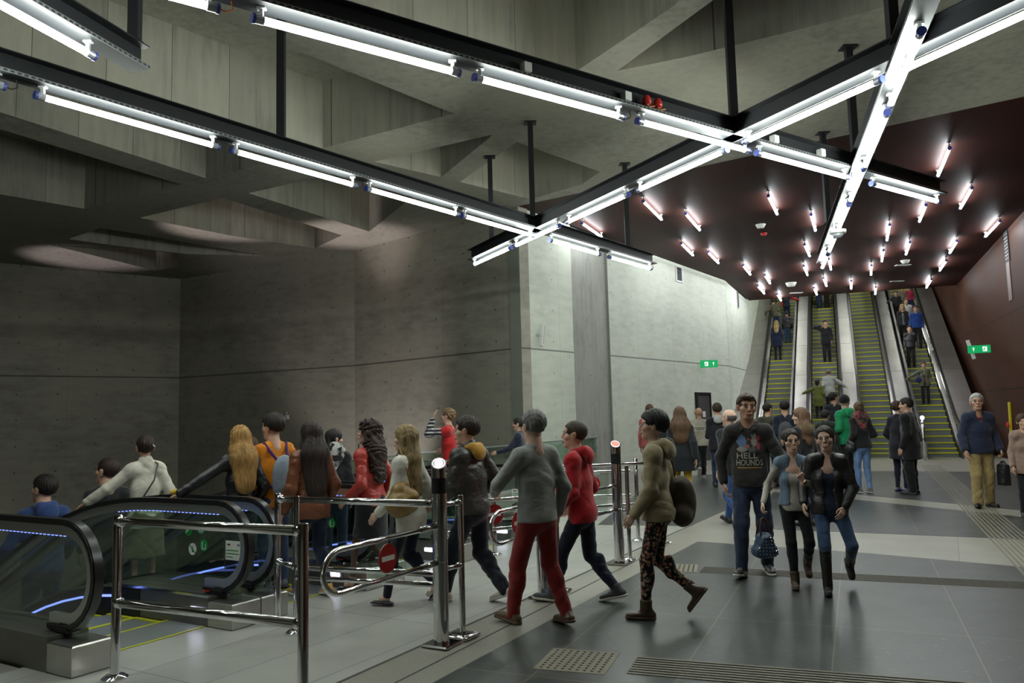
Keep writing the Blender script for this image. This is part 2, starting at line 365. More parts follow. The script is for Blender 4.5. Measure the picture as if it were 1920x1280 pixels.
# ---- concrete ceiling: one soffit with deep skew coffers
SZ = 7.0; CAPZ = 8.35
outer = [BL, BR, Vector((q1.x, q1.y, 0)), Vector((c1.x, c1.y, 0)), BB + Vector((-.1, .12, 0)), AB + Vector((-.1, .3, 0)), A00]
HOLES = [
    [(850, 213), (605, 278), (0, 96), (-300, 5), (-300, -250)],
    [(386, 334), (560, 291), (0, 112), (-300, 20), (-300, 118), (0, 210)],
    [(340, 346), (158, 391), (0, 364), (-260, 322), (-260, 165), (0, 242)],
    [(417, 371), (641, 441), (590, 465), (435, 442), (262, 408)],
    [(466, 362), (692, 434), (795, 352), (640, 322)],
    [(188, 427), (504, 480), (350, 476), (215, 460), (128, 448)],
    [(90, 458), (250, 465), (334, 476), (334, 499), (292, 507)],
    [(702, 303), (925, 252), (827, 332)],
    [(862, 341), (969, 266), (1125, 322), (1092, 345), (996, 373)],
    [(690, 7), (1004, 150), (1080, 134), (1265, 10), (1420, -130), (640, -130), (560, -50)],
    [(1157, 133), (1310, 20), (1420, -60), (1860, -190), (1860, -40), (1480, 60), (1280, 108)],
    [(1420, 196), (1560, 150), (1560, 175), (1450, 214)],
]
HOLES = HOLES[:11]
holes = [[G(x, y, SZ) for x, y in h] for h in HOLES]
holes = [[Vector((p.x, p.y, 0)) for p in h] for h in holes]
outer = [Vector((p.x, p.y, 0)) for p in outer]
def inside(p, poly):
    r = False
    for i in range(len(poly)):
        a, b = poly[i], poly[i - 1]
        if (a.y > p.y) != (b.y > p.y) and p.x < (b.x - a.x) * (p.y - a.y) / (b.y - a.y) + a.x: r = not r
    return r
tri = tessellate_polygon([outer] + holes)
allp = outer + [p for h in holes for p in h]
mb = MB(); fs = []
for t in tri:
    a, b, c = t; A_, B_, C_ = allp[a], allp[b], allp[c]
    if (B_ - A_).cross(C_ - A_).z > 0: a, b, c = c, b, a
    fs.append((a, b, c))
mb.add([Vector((p.x, p.y, SZ)) for p in allp], fs)
for h in holes:
    n = len(h); ar = sum(h[i].x * h[(i + 1) % n].y - h[(i + 1) % n].x * h[i].y for i in range(n))
    hh = h if ar > 0 else h[::-1]
    mb.add([Vector((p.x, p.y, z)) for z in (SZ, CAPZ) for p in hh], [(i, (i + 1) % n, (i + 1) % n + n, i + n)[::-1] for i in range(n)] )
    mb.add([Vector((p.x, p.y, CAPZ)) for p in hh], [(t if (hh[t[1]] - hh[t[0]]).cross(hh[t[2]] - hh[t[0]]).z < 0 else t[::-1]) for t in tessellate_polygon([hh])])
mb.add([Vector((p.x, p.y, 9.3)) for p in outer], [tuple(range(len(outer)))])
mb.build('ceiling', M_coffer)['kind'] = 'structure'
# upstand between soffit level and the wall tops at the far side
wall('wall_above_ceiling_edge', c1 + wl * .02, q1 - wl * .05, 7.0, 7.4, M_coffer, th=.3, side=1)
# ---- floor with the escalator well cut out
O = Vector((-3.30, 5.69, 0)); U = azv(31); V = azv(31 - 90)           # along the row of newels / down the escalators
WN = 4; PITCH = 1.63
wa = O + V * .28 - U * .02; wb = O + U * (PITCH * WN + .02) + V * .28; wc = wb + V * 3.2
gl0 = G(706, 853, 1.05); gl1 = G(985, 829, 1.05)
gd = (gl1 - gl0); gd.z = 0; gd.normalize(); wc = O + U * (PITCH * WN + .02) + V * (3.4)
wd2 = wc + gd * 12.5
well_w = O + V * .28 - U * .02 + V * 22
floor_poly = [Vector((-25, -6, 0)), Vector((22, -14, 0)), W1 + Vector((0, 0, 0)), CE + E22 * 3 - bk * .1, CE, CK, wd2 + dC * 0, wd2, wc, wb, wa, well_w, Vector((-30, 14, 0))]
floor_poly = [Vector((-29, BR.y, 0)), BR, Wf + wd_ * 6, CE + E22 * 1, CE - nC * -.2, BC + dC * 3.0 + nC * .3, wd2, wc, wb, wa, well_w, Vector((-29, 12, 0))]
fp = [(p.x, p.y) for p in floor_poly]
mb = MB().prism(fp, -.35, 0); mb.build('floor', M_flight)['kind'] = 'structure'
def inlay(name, pts, mat, h):
    o = MB().prism([(p[0], p[1]) for p in pts], .0002, h).build(name, mat); o['kind'] = 'structure'; return o
def gp(l): return [G(x, y, 0) for x, y in l]
a1 = G(640, 1277); a2 = G(1187, 1033); d1 = (a2 - a1).normalized()
s_far = a1 + d1 * 12.0
inlay('floor', [a1 - d1 * 9, s_far, wc - V * .05 + U * 3.5, wc - V * .05, wb - V * .02, wa - V * .02, wa - V * .02 - U * 9], M_fstone, .0014)
l0 = G(803, 1280); l1 = G(1290, 1021); dl = (l1 - l0).normalized()
inlay('floor', [l0 - dl * 9, G(1308, 1015)] + gp([(1616, 1036), (1920, 1063), (2200, 1094)]) + [Vector((6.4, 2, 0)), Vector((3.8, -5, 0)), Vector((0, -6, 0))], M_fdark, .0022)
inlay('floor', gp([(1420, 960), (1445, 992), (1599, 998), (1920, 1011), (2300, 1030), (2300, 1010), (1920, 969), (1600, 936), (1450, 922)]), M_fdark, .0022)
inlay('floor', gp([(1120, 984), (1291, 986), (1362, 956), (1440, 916), (1600, 926), (1920, 957), (2250, 992)]) + [hit_wall(Wf, wl) - wd_ * 9] + gp([(1903, 886), (1833, 884), (1640, 883), (1410, 884), (1230, 896)]), M_fdark, .0022)
# dark joint bead along the stone field
q_ = MB()
for (a, b, wdt) in ((a1 - d1 * 8, s_far, .012), (G(760, 1280) - dl * 8, G(1250, 1022), .006)):
    n = Vector((-(b - a).y, (b - a).x, 0)).normalized() * wdt
    q_.prism([(p.x, p.y) for p in (a - n, b - n, b + n, a + n)], .0002, .003)
tag(q_.build('trim_1', M_deckdark), kind='structure')
# tactile paving: ribbed strips and studded plates
def ribs(name, P, Q, n, pitch, label, th=.022):
    P = Vector(P); Q = Vector(Q); d = (Q - P).normalized(); nn = Vector((-d.y, d.x, 0)); mb = MB()
    for k in range(n):
        o_ = nn * ((k - (n - 1) / 2) * pitch); a = P + o_; b = Q + o_; w_ = nn * th / 2
        mb.prism([(p.x, p.y) for p in (a - w_, b - w_, b + w_, a + w_)], .001, .0065)
    return tag(mb.build(name, M_tact), label, 'tactile paving')
pa = G(1190, 1249); pb = G(1700, 1290); dd = (pb - pa).normalized()
ribs('tactile_strip', G(1172, 1246) + dd * .05, pa + dd * 7, 8, .05, 'ribbed guiding strip on dark floor at the bottom edge')
ribs('tactile_strip', G(1745, 872), G(1905, 1020) + (G(1905, 1020) - G(1745, 872)).normalized() * 5, 9, .055, 'ribbed guiding strip running from the up escalators past the man with white hair')
ribs('tactile_strip', G(1316, 1068), G(1925, 1098), 7, .05, 'faint ribbed strip crossing the dark floor behind the walking trio').data.materials[0] = M_tact2
def studs(name, cen, d, nx, ny, label):
    mb = MB(); d = Vector(d).normalized(); nn = Vector((-d.y, d.x, 0)); hw, hh = nx * .05 / 2 + .02, ny * .05 / 2 + .02
    mb.prism([tuple((cen + d * a * hw + nn * b * hh)[:2]) for a, b in ((-1, -1), (1, -1), (1, 1), (-1, 1))], .001, .0045)
    for i in range(nx):
        for j in range(ny):
            p = cen + d * (i - (nx - 1) / 2) * .05 + nn * (j - (ny - 1) / 2) * .05
            mb.add([Vector((p.x + .012 * math.cos(k * PI / 3), p.y + .012 * math.sin(k * PI / 3), .0044)) for k in range(6)] + [Vector((p.x + .008 * math.cos(k * PI / 3), p.y + .008 * math.sin(k * PI / 3), .009)) for k in range(6)], [(k, (k + 1) % 6, (k + 1) % 6 + 6, k + 6) for k in range(6)] + [(6, 7, 8, 9, 10, 11)], 1)
    return tag(mb.build(name, None, mats=[M_tact, M_deckdark]), label, 'tactile paving')
studs('tactile_plate', G(1083, 1239), dd, 9, 9, 'studded warning plate in the dark floor at the end of the ribbed strip')
studs('tactile_plate', G(1278, 1065), azv(105), 6, 8, 'small studded plate on the dark floor behind the woman in the khaki jacket')
# lower hall deep in the well
mk('floor_lower_hall', [(-32, -8, ZB), (5, -8, ZB), (5, 34, ZB), (-32, 34, ZB)], [(0, 1, 2, 3)], M_fdark)['kind'] = 'structure'
# ledge along the left wall just below landing level
wall('wall_ledge', A00 + Vector((0, -1.2, 0)) - Vector((-dA.y, dA.x, 0)) * .0, AB + Vector((0, -1.2, 0)), ZB, -1.2, M_wallL, th=1.3)
# lights in the well
spot('well_uplight', (-5.6, 19.5, -1.5), G(660, 440, 7), 1100, (1, .86, .90), 26, .8)
spot('well_uplight', (-9.5, 19.5, -1.5), G(420, 428, 7), 1100, (1, .86, .90), 24, .8)
spot('well_uplight', (-14.0, 20.0, -1.5), G(170, 468, 7.3), 1100, (1, .84, .92), 24, .8)
spot('well_uplight', (-4.6, 20.5, -1.8), (-4.2, 23.5, 2.6), 240, (1, .92, .92), 75)
# ================================================================== ESCALATORS
def arc_profile(pts, r=1.3, n=8):
    """round the corner of a 3 point polyline (in t,z)"""
    a, b, c = [Vector((p[0], p[1])) for p in pts]; d1_ = (a - b).normalized(); d2_ = (c - b).normalized()
    out = [a]; P = b + d1_ * r; Q = b + d2_ * r
    for k in range(n + 1):
        s = k / n; out.append(P * (1 - s) ** 2 + b * 2 * s * (1 - s) + Q * s * s)
    out.append(c); return [(p.x, p.y) for p in out]
def off_path(path, d):
    out = []; N = len(path)
    for i, (x, z) in enumerate(path):
        a = path[max(i - 1, 0)]; b = path[min(i + 1, N - 1)]; tx, tz = b[0] - a[0], b[1] - a[1]; L = math.hypot(tx, tz) or 1
        out.append((x - tz / L * d, z + tx / L * d))
    return out
def band(mb, path, x0, x1, d0, d1, mi=0):
    """box section along a (t,z) path: across x0..x1, normal offset d0..d1"""
    p0 = off_path(path, d0); p1 = off_path(path, d1); vs_ = []; fs = []
    for (a, b) in zip(p0, p1): vs_ += [(x0, a[0], a[1]), (x1, a[0], a[1]), (x1, b[0], b[1]), (x0, b[0], b[1])]
    for i in range(len(path) - 1):
        for k in range(4): j = (k + 1) % 4; fs.append((i * 4 + k, i * 4 + j, i * 4 + 4 + j, i * 4 + 4 + k))
    n = len(path) - 1; fs += [(3, 2, 1, 0), (n * 4, n * 4 + 1, n * 4 + 2, n * 4 + 3)]
    mb.add(vs_, fs, mi)
def newel(path, r=.36, n=12, sgn=-1):
    """prepend the half circle of the newel: the path starts at its top going out"""
    x, z = path[0]; c = (x, z - r); arc = [(c[0] - math.sin(a) * r, c[1] + math.cos(a) * r) for a in [PI * k / n for k in range(n, 0, -1)]]
    tail = [(x + .18, z - 2 * r)]; return tail + arc + path
def escalator(name, loc, az, down, run, label, w=1.0, flat0=.9, ang=28.2, hh=1.0, glass=None, deckw=.14, group=None, comb_led=False, panelmat=None, nstep=None, newel_front=.35, lead=0.):
    root = empty(name, loc, -math.radians(az), label, 'escalator', group)
    sl = math.tan(math.radians(ang)) * (-1 if down else 1)
    prof = arc_profile([(0, 0), (flat0 + 1.0, 0), (run, (run - flat0 - 1.0) * sl)], r=1.2)
    def z_at(t):
        for (a, za), (b, zb) in zip(prof, prof[1:]):
            if a <= t <= b: return za + (zb - za) * (t - a) / (b - a)
        return prof[-1][1] if t > 0 else 0
    root['run'] = run
    # comb plate
    mb = MB(); mb.box((0, .27 + lead, -.02), (w + .02, .5, .05)); mb.box((0, .02 + lead, .006), (w, .02, .004), mi=1); mb.box((0, .5 + lead, .006), (w, .02, .004), mi=1)
    mb.build('comb_plate', None, root, mats=[M_step, M_yel2])
    # steps
    dep = .4; n = nstep or int((run - .55) / dep); stm = None
    for k in range(n):
        t = .53 + lead + dep * k; z = z_at(t + .2) - .012; 
        if stm is None:
            m_ = MB(); m_.box((0, .2, -.02), (w - .02, .392, .03)); m_.box((0, .012, -.016), (w - .02, .05, .044), mi=1)
            for sx in (-1, 1): m_.box((sx * (w / 2 - .03), .2, -.001), (.035, .38, .012), mi=1)
            m_.box((0, .02, -.13), (w - .02, .02, .2)); 
            for i in range(24): m_.box((-w / 2 + .03 + i * (w - .06) / 23, .007, -.13), (.018, .008, .2))
            if down: m_.box((0, .39, -.13), (w - .02, .012, .22))
            so = m_.build('step', None, root, mats=[M_step, M_yel2]); stm = so
        else:
            so = stm.copy(); C.objects.link(so); so.parent = root
        so.location = (0, t, z)
    for sx in (-1, 1):
        xi = sx * (w / 2 + .005); xo = sx * (w / 2 + deckw)
        xa, xb = sorted((xi, xo))
        base = [(-.02, prof[0][1])] + prof[1:]
        # deck box with inner skirt and end block
        mb = MB(); band(mb, base, xa, xb, -.55, .24); mb.build('deck', panelmat or M_deck, root)
        MB().box(((xa + xb) / 2, -.17, .105), (xb - xa, .3, .21), bev=.01).build('end_block', M_brushed, root)
        MB().box(((xa + xb) / 2, -.0, .262), (.10, .15, .09), bev=.03).build('handrail_inlet', M_blackrub, root)
        mb = MB(); band(mb, base[1:], xi - .006 if sx > 0 else xi, xi if sx > 0 else xi + .006, -.12, .235); mb.build('skirt', M_black, root)
        mb = MB(); band(mb, base, xi - .012, xi + .012, .24, .262); mb.build('skirt_rail', M_steel, root)
        xg = (xa + xb) / 2
        top = [(p[0], p[1] + hh) for p in prof]; top[0] = (-newel_front + .36, top[0][1])
        nw = newel(top)
        # glass pane
        inn = off_path(nw, -.09); mbg = MB(); vs_ = []; fs = []
        lo = []
        for (t, z) in inn:
            zz = z_at(max(t, 0)) + .2; lo.append((t, min(zz, z - .01) if t > -.05 else z - .0))
        up_i = [i for i in range(len(inn)) if i >= 7]      # from newel mid height on
        gp_ = [inn[i] for i in range(2, len(inn))]
        for (t, z) in gp_:
            zb = z_at(max(t, 0)) + .2
            for xx in (xg - .006, xg + .006): vs_ += [(xx, t, z), (xx, t, min(zb, z - .001))]
        for i in range(len(gp_) - 1):
            a = i * 4; b = a + 4; fs += [(a, b, b + 1, a + 1), (a + 2, a + 3, b + 3, b + 2)]
        mbg.add(vs_, fs); mbg.build('glass_panel', glass or M_glass, root)
        mb = MB(); band(mb, nw, xg - .022, xg + .022, -.085, -.012); mb.build('rail_profile', M_alum, root)
        mb = MB(); band(mb, nw, xg - .04, xg + .04, -.012, .022); band(mb, nw, xg - .032, xg + .032, .022, .03)
        smooth_by_angle(mb.build('handrail', M_blackrub, root), 30)
        if comb_led:
            mb = MB(); m = off_path(nw, -.09)
            for i in range(8, len(m) - 1):
                (t0, z0), (t1, z1) = m[i], m[i + 1]
                if t0 > 1.2 or (t0 < .0 and z0 > .5): continue
                L = math.hypot(t1 - t0, z1 - z0); q = int(L / .05)
                for j in range(q):
                    s = (j + .5) / q; mb.box((xg - .012, t0 + (t1 - t0) * s, z0 + (z1 - z0) * s), (.008, .022, .007))
            mb.build('led_string', M_blueled, root)['kind'] = 'stuff'
            mb = MB(); band(mb, base[2:], xi - sx * .012 - .004, xi - sx * .012 + .004, .15, .17); mb.build('led_strip', M_blueled, root)
            mb = MB(); mb.box((xi - sx * .004, .12, .13), (.012, .16, .045), bev=.004); mb.build('comb_light', M_wled, root)
    return root, z_at
down_units = []
names = ['empty down escalator at the lower left corner', 'down escalator carrying the woman in the white jacket', 'third down escalator from the left, behind the white coat woman', 'farthest down escalator, next to the glass guard']
for k in range(WN):
    cen = O + U * (PITCH * k + PITCH / 2)
    down_units.append(escalator('escalator', cen, 31 - 90, True, 11.5, names[k], w=1.02, flat0=1.1, ang=28, deckw=.3, comb_led=True, group='down escalators'))
def zdown(p):                              # level underfoot on the down escalators
    t = (Vector((p[0], p[1], 0)) - O).dot(V); return down_units[0][1](max(t, 0))
# emergency stop decals and stickers on the balustrade glass
def on_unit(k, x, t, z): 
    cen = O + U * (PITCH * k + PITCH / 2); q = cen + U * x + V * t; return Vector((q.x, q.y, z))
# up escalators
R0 = G(1803, 859, 0); E22 = azv(22.3); P112 = azv(112.3)
ups = []
upn = ['up-hall escalator beside the pale concrete wall, leftmost of four', 'up-hall escalator with the man in black telephoning', 'empty escalator between the two busy right-hand ones', 'rightmost escalator with people coming down beside the brown wall']
M_dark_refl = plain('dark_glossy_panel', (.035, .04, .04), .12, .0, spec=1.0)
for k in range(4):
    cen = R0 - P112 * (1.765 * (3 - k) + .5)
    ups.append(escalator('escalator', cen, 22.3, False, 23.5, upn[k], w=1.0, flat0=-.35, ang=28.2, deckw=.16, glass=M_dark_refl, panelmat=M_brushed, group='escalators to the street', newel_front=.1))
def zup(t): return ups[0][1](t)
def sheet(name, x0, x1, lab, h0=.62, h1=.62):
    # sloping stainless cover between two escalators
    root = empty(name, R0 - P112 * .5, -math.radians(22.3), lab, 'cover panel', 'steel covers between the escalators')
    prof = arc_profile([(0.2, 0), (.65, 0), (23.5, (23.5 - .65) * math.tan(math.radians(28.2)))], r=.5)
    q = 2.6; L = 0
    k = 0; t = .2
    def zz(t): return max(0, (t - .65) * math.tan(math.radians(28.2)))
    while t < 23:
        t2 = t + 2.6; pr = [(t + .012, zz(t + .012)), (t2, zz(t2))]
        if t < .65: pr = [(t, 0), (.65, 0), (t2, zz(t2))]
        mb = MB(); band(mb, pr, x0, x1, -.3, h0); mb.build('cover_sheet', M_steelpanel, root); t = t2
    return root
gap = 1.765
for i in range(3):
    xc = -gap * (3 - i) + gap / 2
    sheet('escalator_cover', xc - .22, xc + .22, ['steel cover between the leftmost and second up escalators', 'steel cover right of the escalator with the telephoning man', 'steel cover left of the busy right-hand escalator'][i])
sheet('escalator_cover', .66, 1.35, 'wide steel cover between rightmost escalator and brown wall')
sheet('escalator_cover', -gap * 3 - 1.45, -gap * 3 - .66, 'wide steel cover between leftmost escalator and pale concrete wall', h0=.75)
M_addtube = emis('added_tunnel_tube', (.95, 1.0, .93), 26)  # glow of the out-of-view tubes added to light the escalator steps
# ================================================================== HANGING LIGHTS
ZT = 4.88
def lampfix(a, b, label, group, zoff_bracket=.1, mat=None, r=.032, capr=.04, cable=False):
    a = Vector(a); b = Vector(b); d = (b - a); L = d.length; d.normalize(); ez = Vector((0, 0, 1))
    root = empty('tube_lamp', (a + b) / 2, 0, label, 'lamp', group); c = (a + b) / 2
    A_ = a - c; B_ = b - c
    mb = MB(); mb.tube([A_ + d * .02, B_ - d * .02], r, 8); mb.build('lit_tube', mat or M_tube, root, smooth=True)
    for s, e in ((-1, A_), (1, B_)):
        o_ = d * s
        mb = MB(); mb.tube([e - o_ * .02, e + o_ * .05], capr * .92, 12); cp = mb.build('end_cap', M_clear, root, smooth=False)
        mb = MB(); mb.tube([e + o_ * .05, e + o_ * .075], capr * 1.05, 12); mb.build('cap_ring', M_capblue, cp)
        mb = MB(); p = e - o_ * .0; mb.box(p + ez * (zoff_bracket / 2 + .015), (.03, .03, zoff_bracket), bev=.003)
        mb.box(p + ez * zoff_bracket, (.07, .05, .02)); mb.tube([p + Vector((-.0, 0, capr + .004)), p + Vector((0, 0, capr * .5))], .02, 8)
        mb.build('bracket', M_grey, root)
    if cable:
        p = B_ + d * .075; mb = MB(); mb.tube([p, p + d * .05 - ez * .01, p + d * .1 + ez * .02, p + d * .09 + ez * .09], .006, 6); mb.build('cable', M_orange if 'cut off by the top' in label else M_black, root)
    return root
BEAMS = {
    'B1': (((80, 182), (1218, 503)), [((-330, 62), (-10, 160)), ((80, 182), (400, 272)), ((435, 287), (655, 348)), ((685, 357), (848, 402)), ((868, 406), (998, 440)), ((1030, 452), (1118, 476)), ((1140, 483), (1218, 503))], 'long left-hand hanging beam'),
    'B2': (((490, 38), (1757, 377)), [((-120, -142), (395, 8)), ((490, 38), (850, 133)), ((900, 148), (1165, 215)), ((1205, 228), (1400, 280)), ((1425, 288), (1587, 330)), ((1640, 345), (1757, 377))], 'long middle hanging beam'),
    'B3': (((0, 8), (165, 99)), [((-420, -240), (-60, -28)), ((-40, -14), (165, 99))], 'short beam in the top left corner'),
    'B4': (((890, 495), (1920, 28)), [((890, 495), (955, 465)), ((972, 460), (1050, 425)), ((1070, 415), (1180, 367)), ((1205, 355), (1365, 285)), ((1405, 262), (1650, 155)), ((1715, 125), (2040, -29))], 'cross beam rising to the right'),
    'B6': (((1725, 65), (1542, 501)), [((1725, 65), (1665, 195)), ((1660, 215), (1620, 310)), ((1618, 318), (1590, 375)), ((1587, 385), (1570, 432)), ((1568, 444), (1555, 470)), ((1553, 478), (1542, 501))], 'beam running toward the up escalators')}
BZ0, BZ1 = 4.985, 5.205
EXT = {'B1': (6.5, .15), 'B2': (4.2, .12), 'B3': (3.2, .62), 'B4': (.15, 3.2), 'B6': (2.6, .1)}
DROP = {'B6': -.03}
def m_tray():
    m, nt, b = newmat('perforated_tray'); v = coords(nt); s = nt.nodes.new('ShaderNodeSeparateXYZ'); link(nt, v, s.inputs[0])
    h = mth(nt, 'GREATER_THAN', mth(nt, 'FRACT', mth(nt, 'DIVIDE', s.outputs[0], .06)), .42)
    zc = mth(nt, 'LESS_THAN', mth(nt, 'ABSOLUTE', s.outputs[2]), .009); f = mth(nt, 'MULTIPLY', h, zc)
    link(nt, mixc(nt, f, (.16, .17, .17), (.01, .01, .01)), b.inputs['Base Color']); b.inputs['Roughness'].default_value = .4; return m
M_tray = m_tray()
LAMP_POS = {'B1': ['cut off at the left edge', 'nearest the left edge in full view', 'over the corner of the dark wall', 'left of the crossing with the short posts', 'at the crossing', 'just past the crossing', 'at its far end'],
    'B2': ['cut off by the top edge', 'largest in the picture', 'in the middle of the picture', 'ending at the crossing under the thick post', 'between the two crossings', 'at its right-hand end']}
for k, ((e0, e1), tubes, desc) in BEAMS.items():
    zt = ZT + DROP.get(k, 0)
    P = G(*e0, zt); Q = G(*e1, zt); d = (Q - P); d.z = 0; d.normalize(); x0, x1 = EXT[k]; P2 = P - d * x0; Q2 = Q + d * x1; L = (Q2 - P2).length
    dz = 0 if k != 'B6' else -.022
    root = empty('steel_beam', (P2.x, P2.y, 0), math.atan2(d.y, d.x), 'black steel I-beam: ' + desc, 'beam')
    m = MB(); m.box((L / 2, 0, BZ0 + .006 + dz), (L, .2, .012)); m.box((L / 2, 0, BZ1 - .006 + dz), (L, .2, .012)); m.box((L / 2, 0, (BZ0 + BZ1) / 2 + dz), (L, .01, BZ1 - BZ0 - .024))
    m.build('beam_profile', M_black, root)
    side = -1 if k in ('B1', 'B2', 'B3') else 1
    t = MB(); t.box((0, 0, 0), (L, .006, .035)); to = t.build('cable_tray', M_tray, root); to.location = (L / 2, side * .106, BZ0 + .015 + dz)
    c = MB()
    for j, yy in enumerate((-.03, .0, .03)):
        c.tube([(L * i / 24, side * (.06) + yy * .3, BZ0 + .025 + dz + .01 * math.sin(i * 1.7 + j * 2)) for i in range(25)], .007, 5)
    c.build('cable', M_black, root)
    for i, (pa_, pb_) in enumerate(tubes):
        a = G(*pa_, zt); b = G(*pb_, zt)
        # keep them under the beam line
        for v in (a, b):
            s = (v - P).dot(d); v.x = P.x + d.x * s; v.y = P.y + d.y * s
        if i == 0 and k in ('B1', 'B2', 'B3'): 
            s = (b - a).normalized(); a = b - s * 1.78
        if k == 'B4' and i == 5: b = a + (b - a).normalized() * 1.78
        if k == 'B3' and i == 1: a = b - (b - a).normalized() * 1.78
        lab = {'B1': None, 'B2': None}.get(k)
        if k in LAMP_POS: lab = 'lit tube lamp under the %s, %s' % (desc.replace(' hanging', ''), LAMP_POS[k][i])
        elif k == 'B3': lab = ['lit tube lamp beyond the top left corner', 'lit tube lamp in the very top left corner of the picture'][i]
        elif k == 'B4': lab = 'lit tube lamp under the cross beam, ' + ['lowest at its left tip', 'just under the left crossing', 'right of the left crossing', 'meeting the middle beam', 'between the middle and right crossings', 'running out at the top right corner'][i]
        else: lab = 'lit tube lamp under the escalator-bound beam, ' + ['nearest and topmost', 'second from the top', 'third, below the right crossing', 'fourth from the top', 'fifth, beside the camera dome', 'last and lowest'][i]
        lampfix(a, b, lab, 'tube lamps under the hanging beams', .1, cable=(i % 2 == 0 and k in ('B1', 'B2')))
# small clamps and red sounders clipped on the beams
def on_beam(k, px, py, zz):
    (e0, e1) = BEAMS[k][0]; P = G(*e0, ZT); Q = G(*e1, ZT); d = (Q - P); d.z = 0; d.normalize(); g = G(px, py, zz); s = (g - P).dot(d); return Vector((P.x + d.x * s, P.y + d.y * s, zz)), d
for k, px, py, lab in (('B2', 985, 128, 'small grey junction box on middle beam, above the middle tube'), ('B2', 1173, 182, 'small grey junction box on middle beam, next to the red sounder'), ('B2', 1451, 262, 'small grey junction box on middle beam, right of the thick post'), ('B2', 1536, 288, 'small grey junction box on middle beam, left of the right crossing'), ('B4', 1176, 340, 'small grey junction box on the cross beam, right of the left crossing'), ('B4', 1066, 392, 'small grey junction box on the cross beam, nearest the left crossing')):
    p, d = on_beam(k, px, py, 5.08); n = Vector((-d.y, d.x, 0)); s = -1 if k == 'B2' else 1
    r = empty('junction_box', p + n * s * .07, math.atan2(d.y, d.x), lab, 'junction box', 'grey boxes on the beams'); MB().box((0, 0, 0), (.09, .08, .1), bev=.006).build('box_body', M_white, r); MB().box((0, 0, -.055), (.05, .05, .012)).build('gland', M_grey, r)
for k, px, py, lab in (('B2', 1235, 200, 'red sounder on the middle beam, right-hand one'), ('B2', 1178, 211, 'red sounder on the middle beam, between two tubes'), ('B4', 1237, 310, 'red sounder on the cross beam below the middle beam')):
    p, d = on_beam(k, px, py, 5.05); n = Vector((-d.y, d.x, 0)); s = -1 if k == 'B2' else 1
    r = empty('alarm_sounder', p + n * s * .1, math.atan2(d.y, d.x), lab, 'alarm', None)
    MB().lathe([(.045, 0), (.05, .02), (.045, .06), (.03, .09), (.012, .1)], n=14).build('sounder_body', M_red, r, smooth=True); MB().tube([(0, 0, .0), (.05, 0, -.02), (.12, 0, .0)], .006, 6).build('cable', M_orange, r)
# hanging posts
POSTS = [(252, 84, 'thick black hanging post at the top left'), (527, 264, 'black hanging post left of centre, over the left-hand beam'), (922, 455, 'black hanging post holding the left tip of the cross beam'), (999, 411, 'black hanging post at the left crossing of the beams'), (1177, 462, 'black hanging post over the far end of the left-hand beam'), (1376, 228, 'thick black hanging post over the middle crossing'), (1605, 310, 'black hanging post over the right crossing of the beams'), (1553, 420, 'thin distant hanging post over the beam toward the escalators'), (1676, 84, 'black hanging post near the top right crossing')]
for px, py, lab in POSTS:
    p = G(px, py, BZ1); r = empty('hanging_post', (p.x, p.y, BZ1), 0, lab, 'post', 'posts holding the beams')
    top = SZ - .0
    if px in (252, 527, 1376, 1676): top = CAPZ if any(inside(p, h) for h in holes) else SZ
    if (Vector((p.x, p.y, 0)) - Vector((c1.x, c1.y, 0))).cross(wl).z < 0: top = cz(p.x, p.y)
    Hh = top - BZ1; w_ = .095
    MB().box((0, 0, Hh / 2), (w_, w_, Hh - .004)).build('post_shaft', M_black, r)
    MB().box((0, 0, Hh - .012), (.22, .2, .02)).build('top_plate', M_black, r); MB().box((0, 0, .008), (.18, .18, .016)).build('foot_plate', M_black, r)
# tubes on the brown ceiling
CT = [(1207, 378, 1240, 411), (1286, 401, 1312, 431), (1092, 419, 1128, 444), (1278, 457, 1299, 478), (1328, 473, 1347, 493), (1441, 368, 1457, 401), (1521, 403, 1529, 432), (1509, 459, 1518, 480), (1392, 496, 1408, 516), (1433, 514, 1445, 533), (1421, 536, 1433, 550), (1457, 551, 1465, 564), (1506, 496, 1515, 518), (1544, 521, 1550, 537), (1526, 539, 1532, 553), (1554, 486, 1558, 505), (1596, 526, 1596, 542), (1634, 496, 1633, 517), (1642, 538, 1641, 552), (1668, 422, 1663, 450), (1657, 467, 1653, 492), (1707, 452, 1698, 479), (1796, 449, 1779, 477), (1774, 489, 1762, 507), (1874, 415, 1848, 443), (1746, 524, 1737, 539), (1736, 385, 1724, 415), (1780, 279, 1759, 329), (1822, 353, 1801, 390)]
where = ['second nearest the light concrete wall', 'upper left, above the vent', 'partly behind the left hanging beam end', 'close to the wall vent', 'right of the wall vent', 'beside the round smoke detector', 'left of the far tip of the hanging beam', 'small one left of the camera dome', 'over the top of the pale wall, first of three', 'over the pale wall, second of three', 'small one at the bend of the pale wall', 'at the left corner of the ceiling edge', 'in front of the second escalator', 'right of the white detector', 'at the edge above the second escalator', 'right under the tip of the hanging beam', 'above the gap between second and third escalator', 'above the third escalator', 'at the edge above the third escalator', 'upper one above the third escalator', 'middle one above the third escalator', 'upper one above the fourth escalator', 'upper one near the brown wall corner', 'lower one near the brown wall corner', 'nearest to the brown wall on the right', 'at the edge above the fourth escalator', 'right of the far beam crossing', 'highest one, near the concrete edge', 'second highest, toward the right wall']
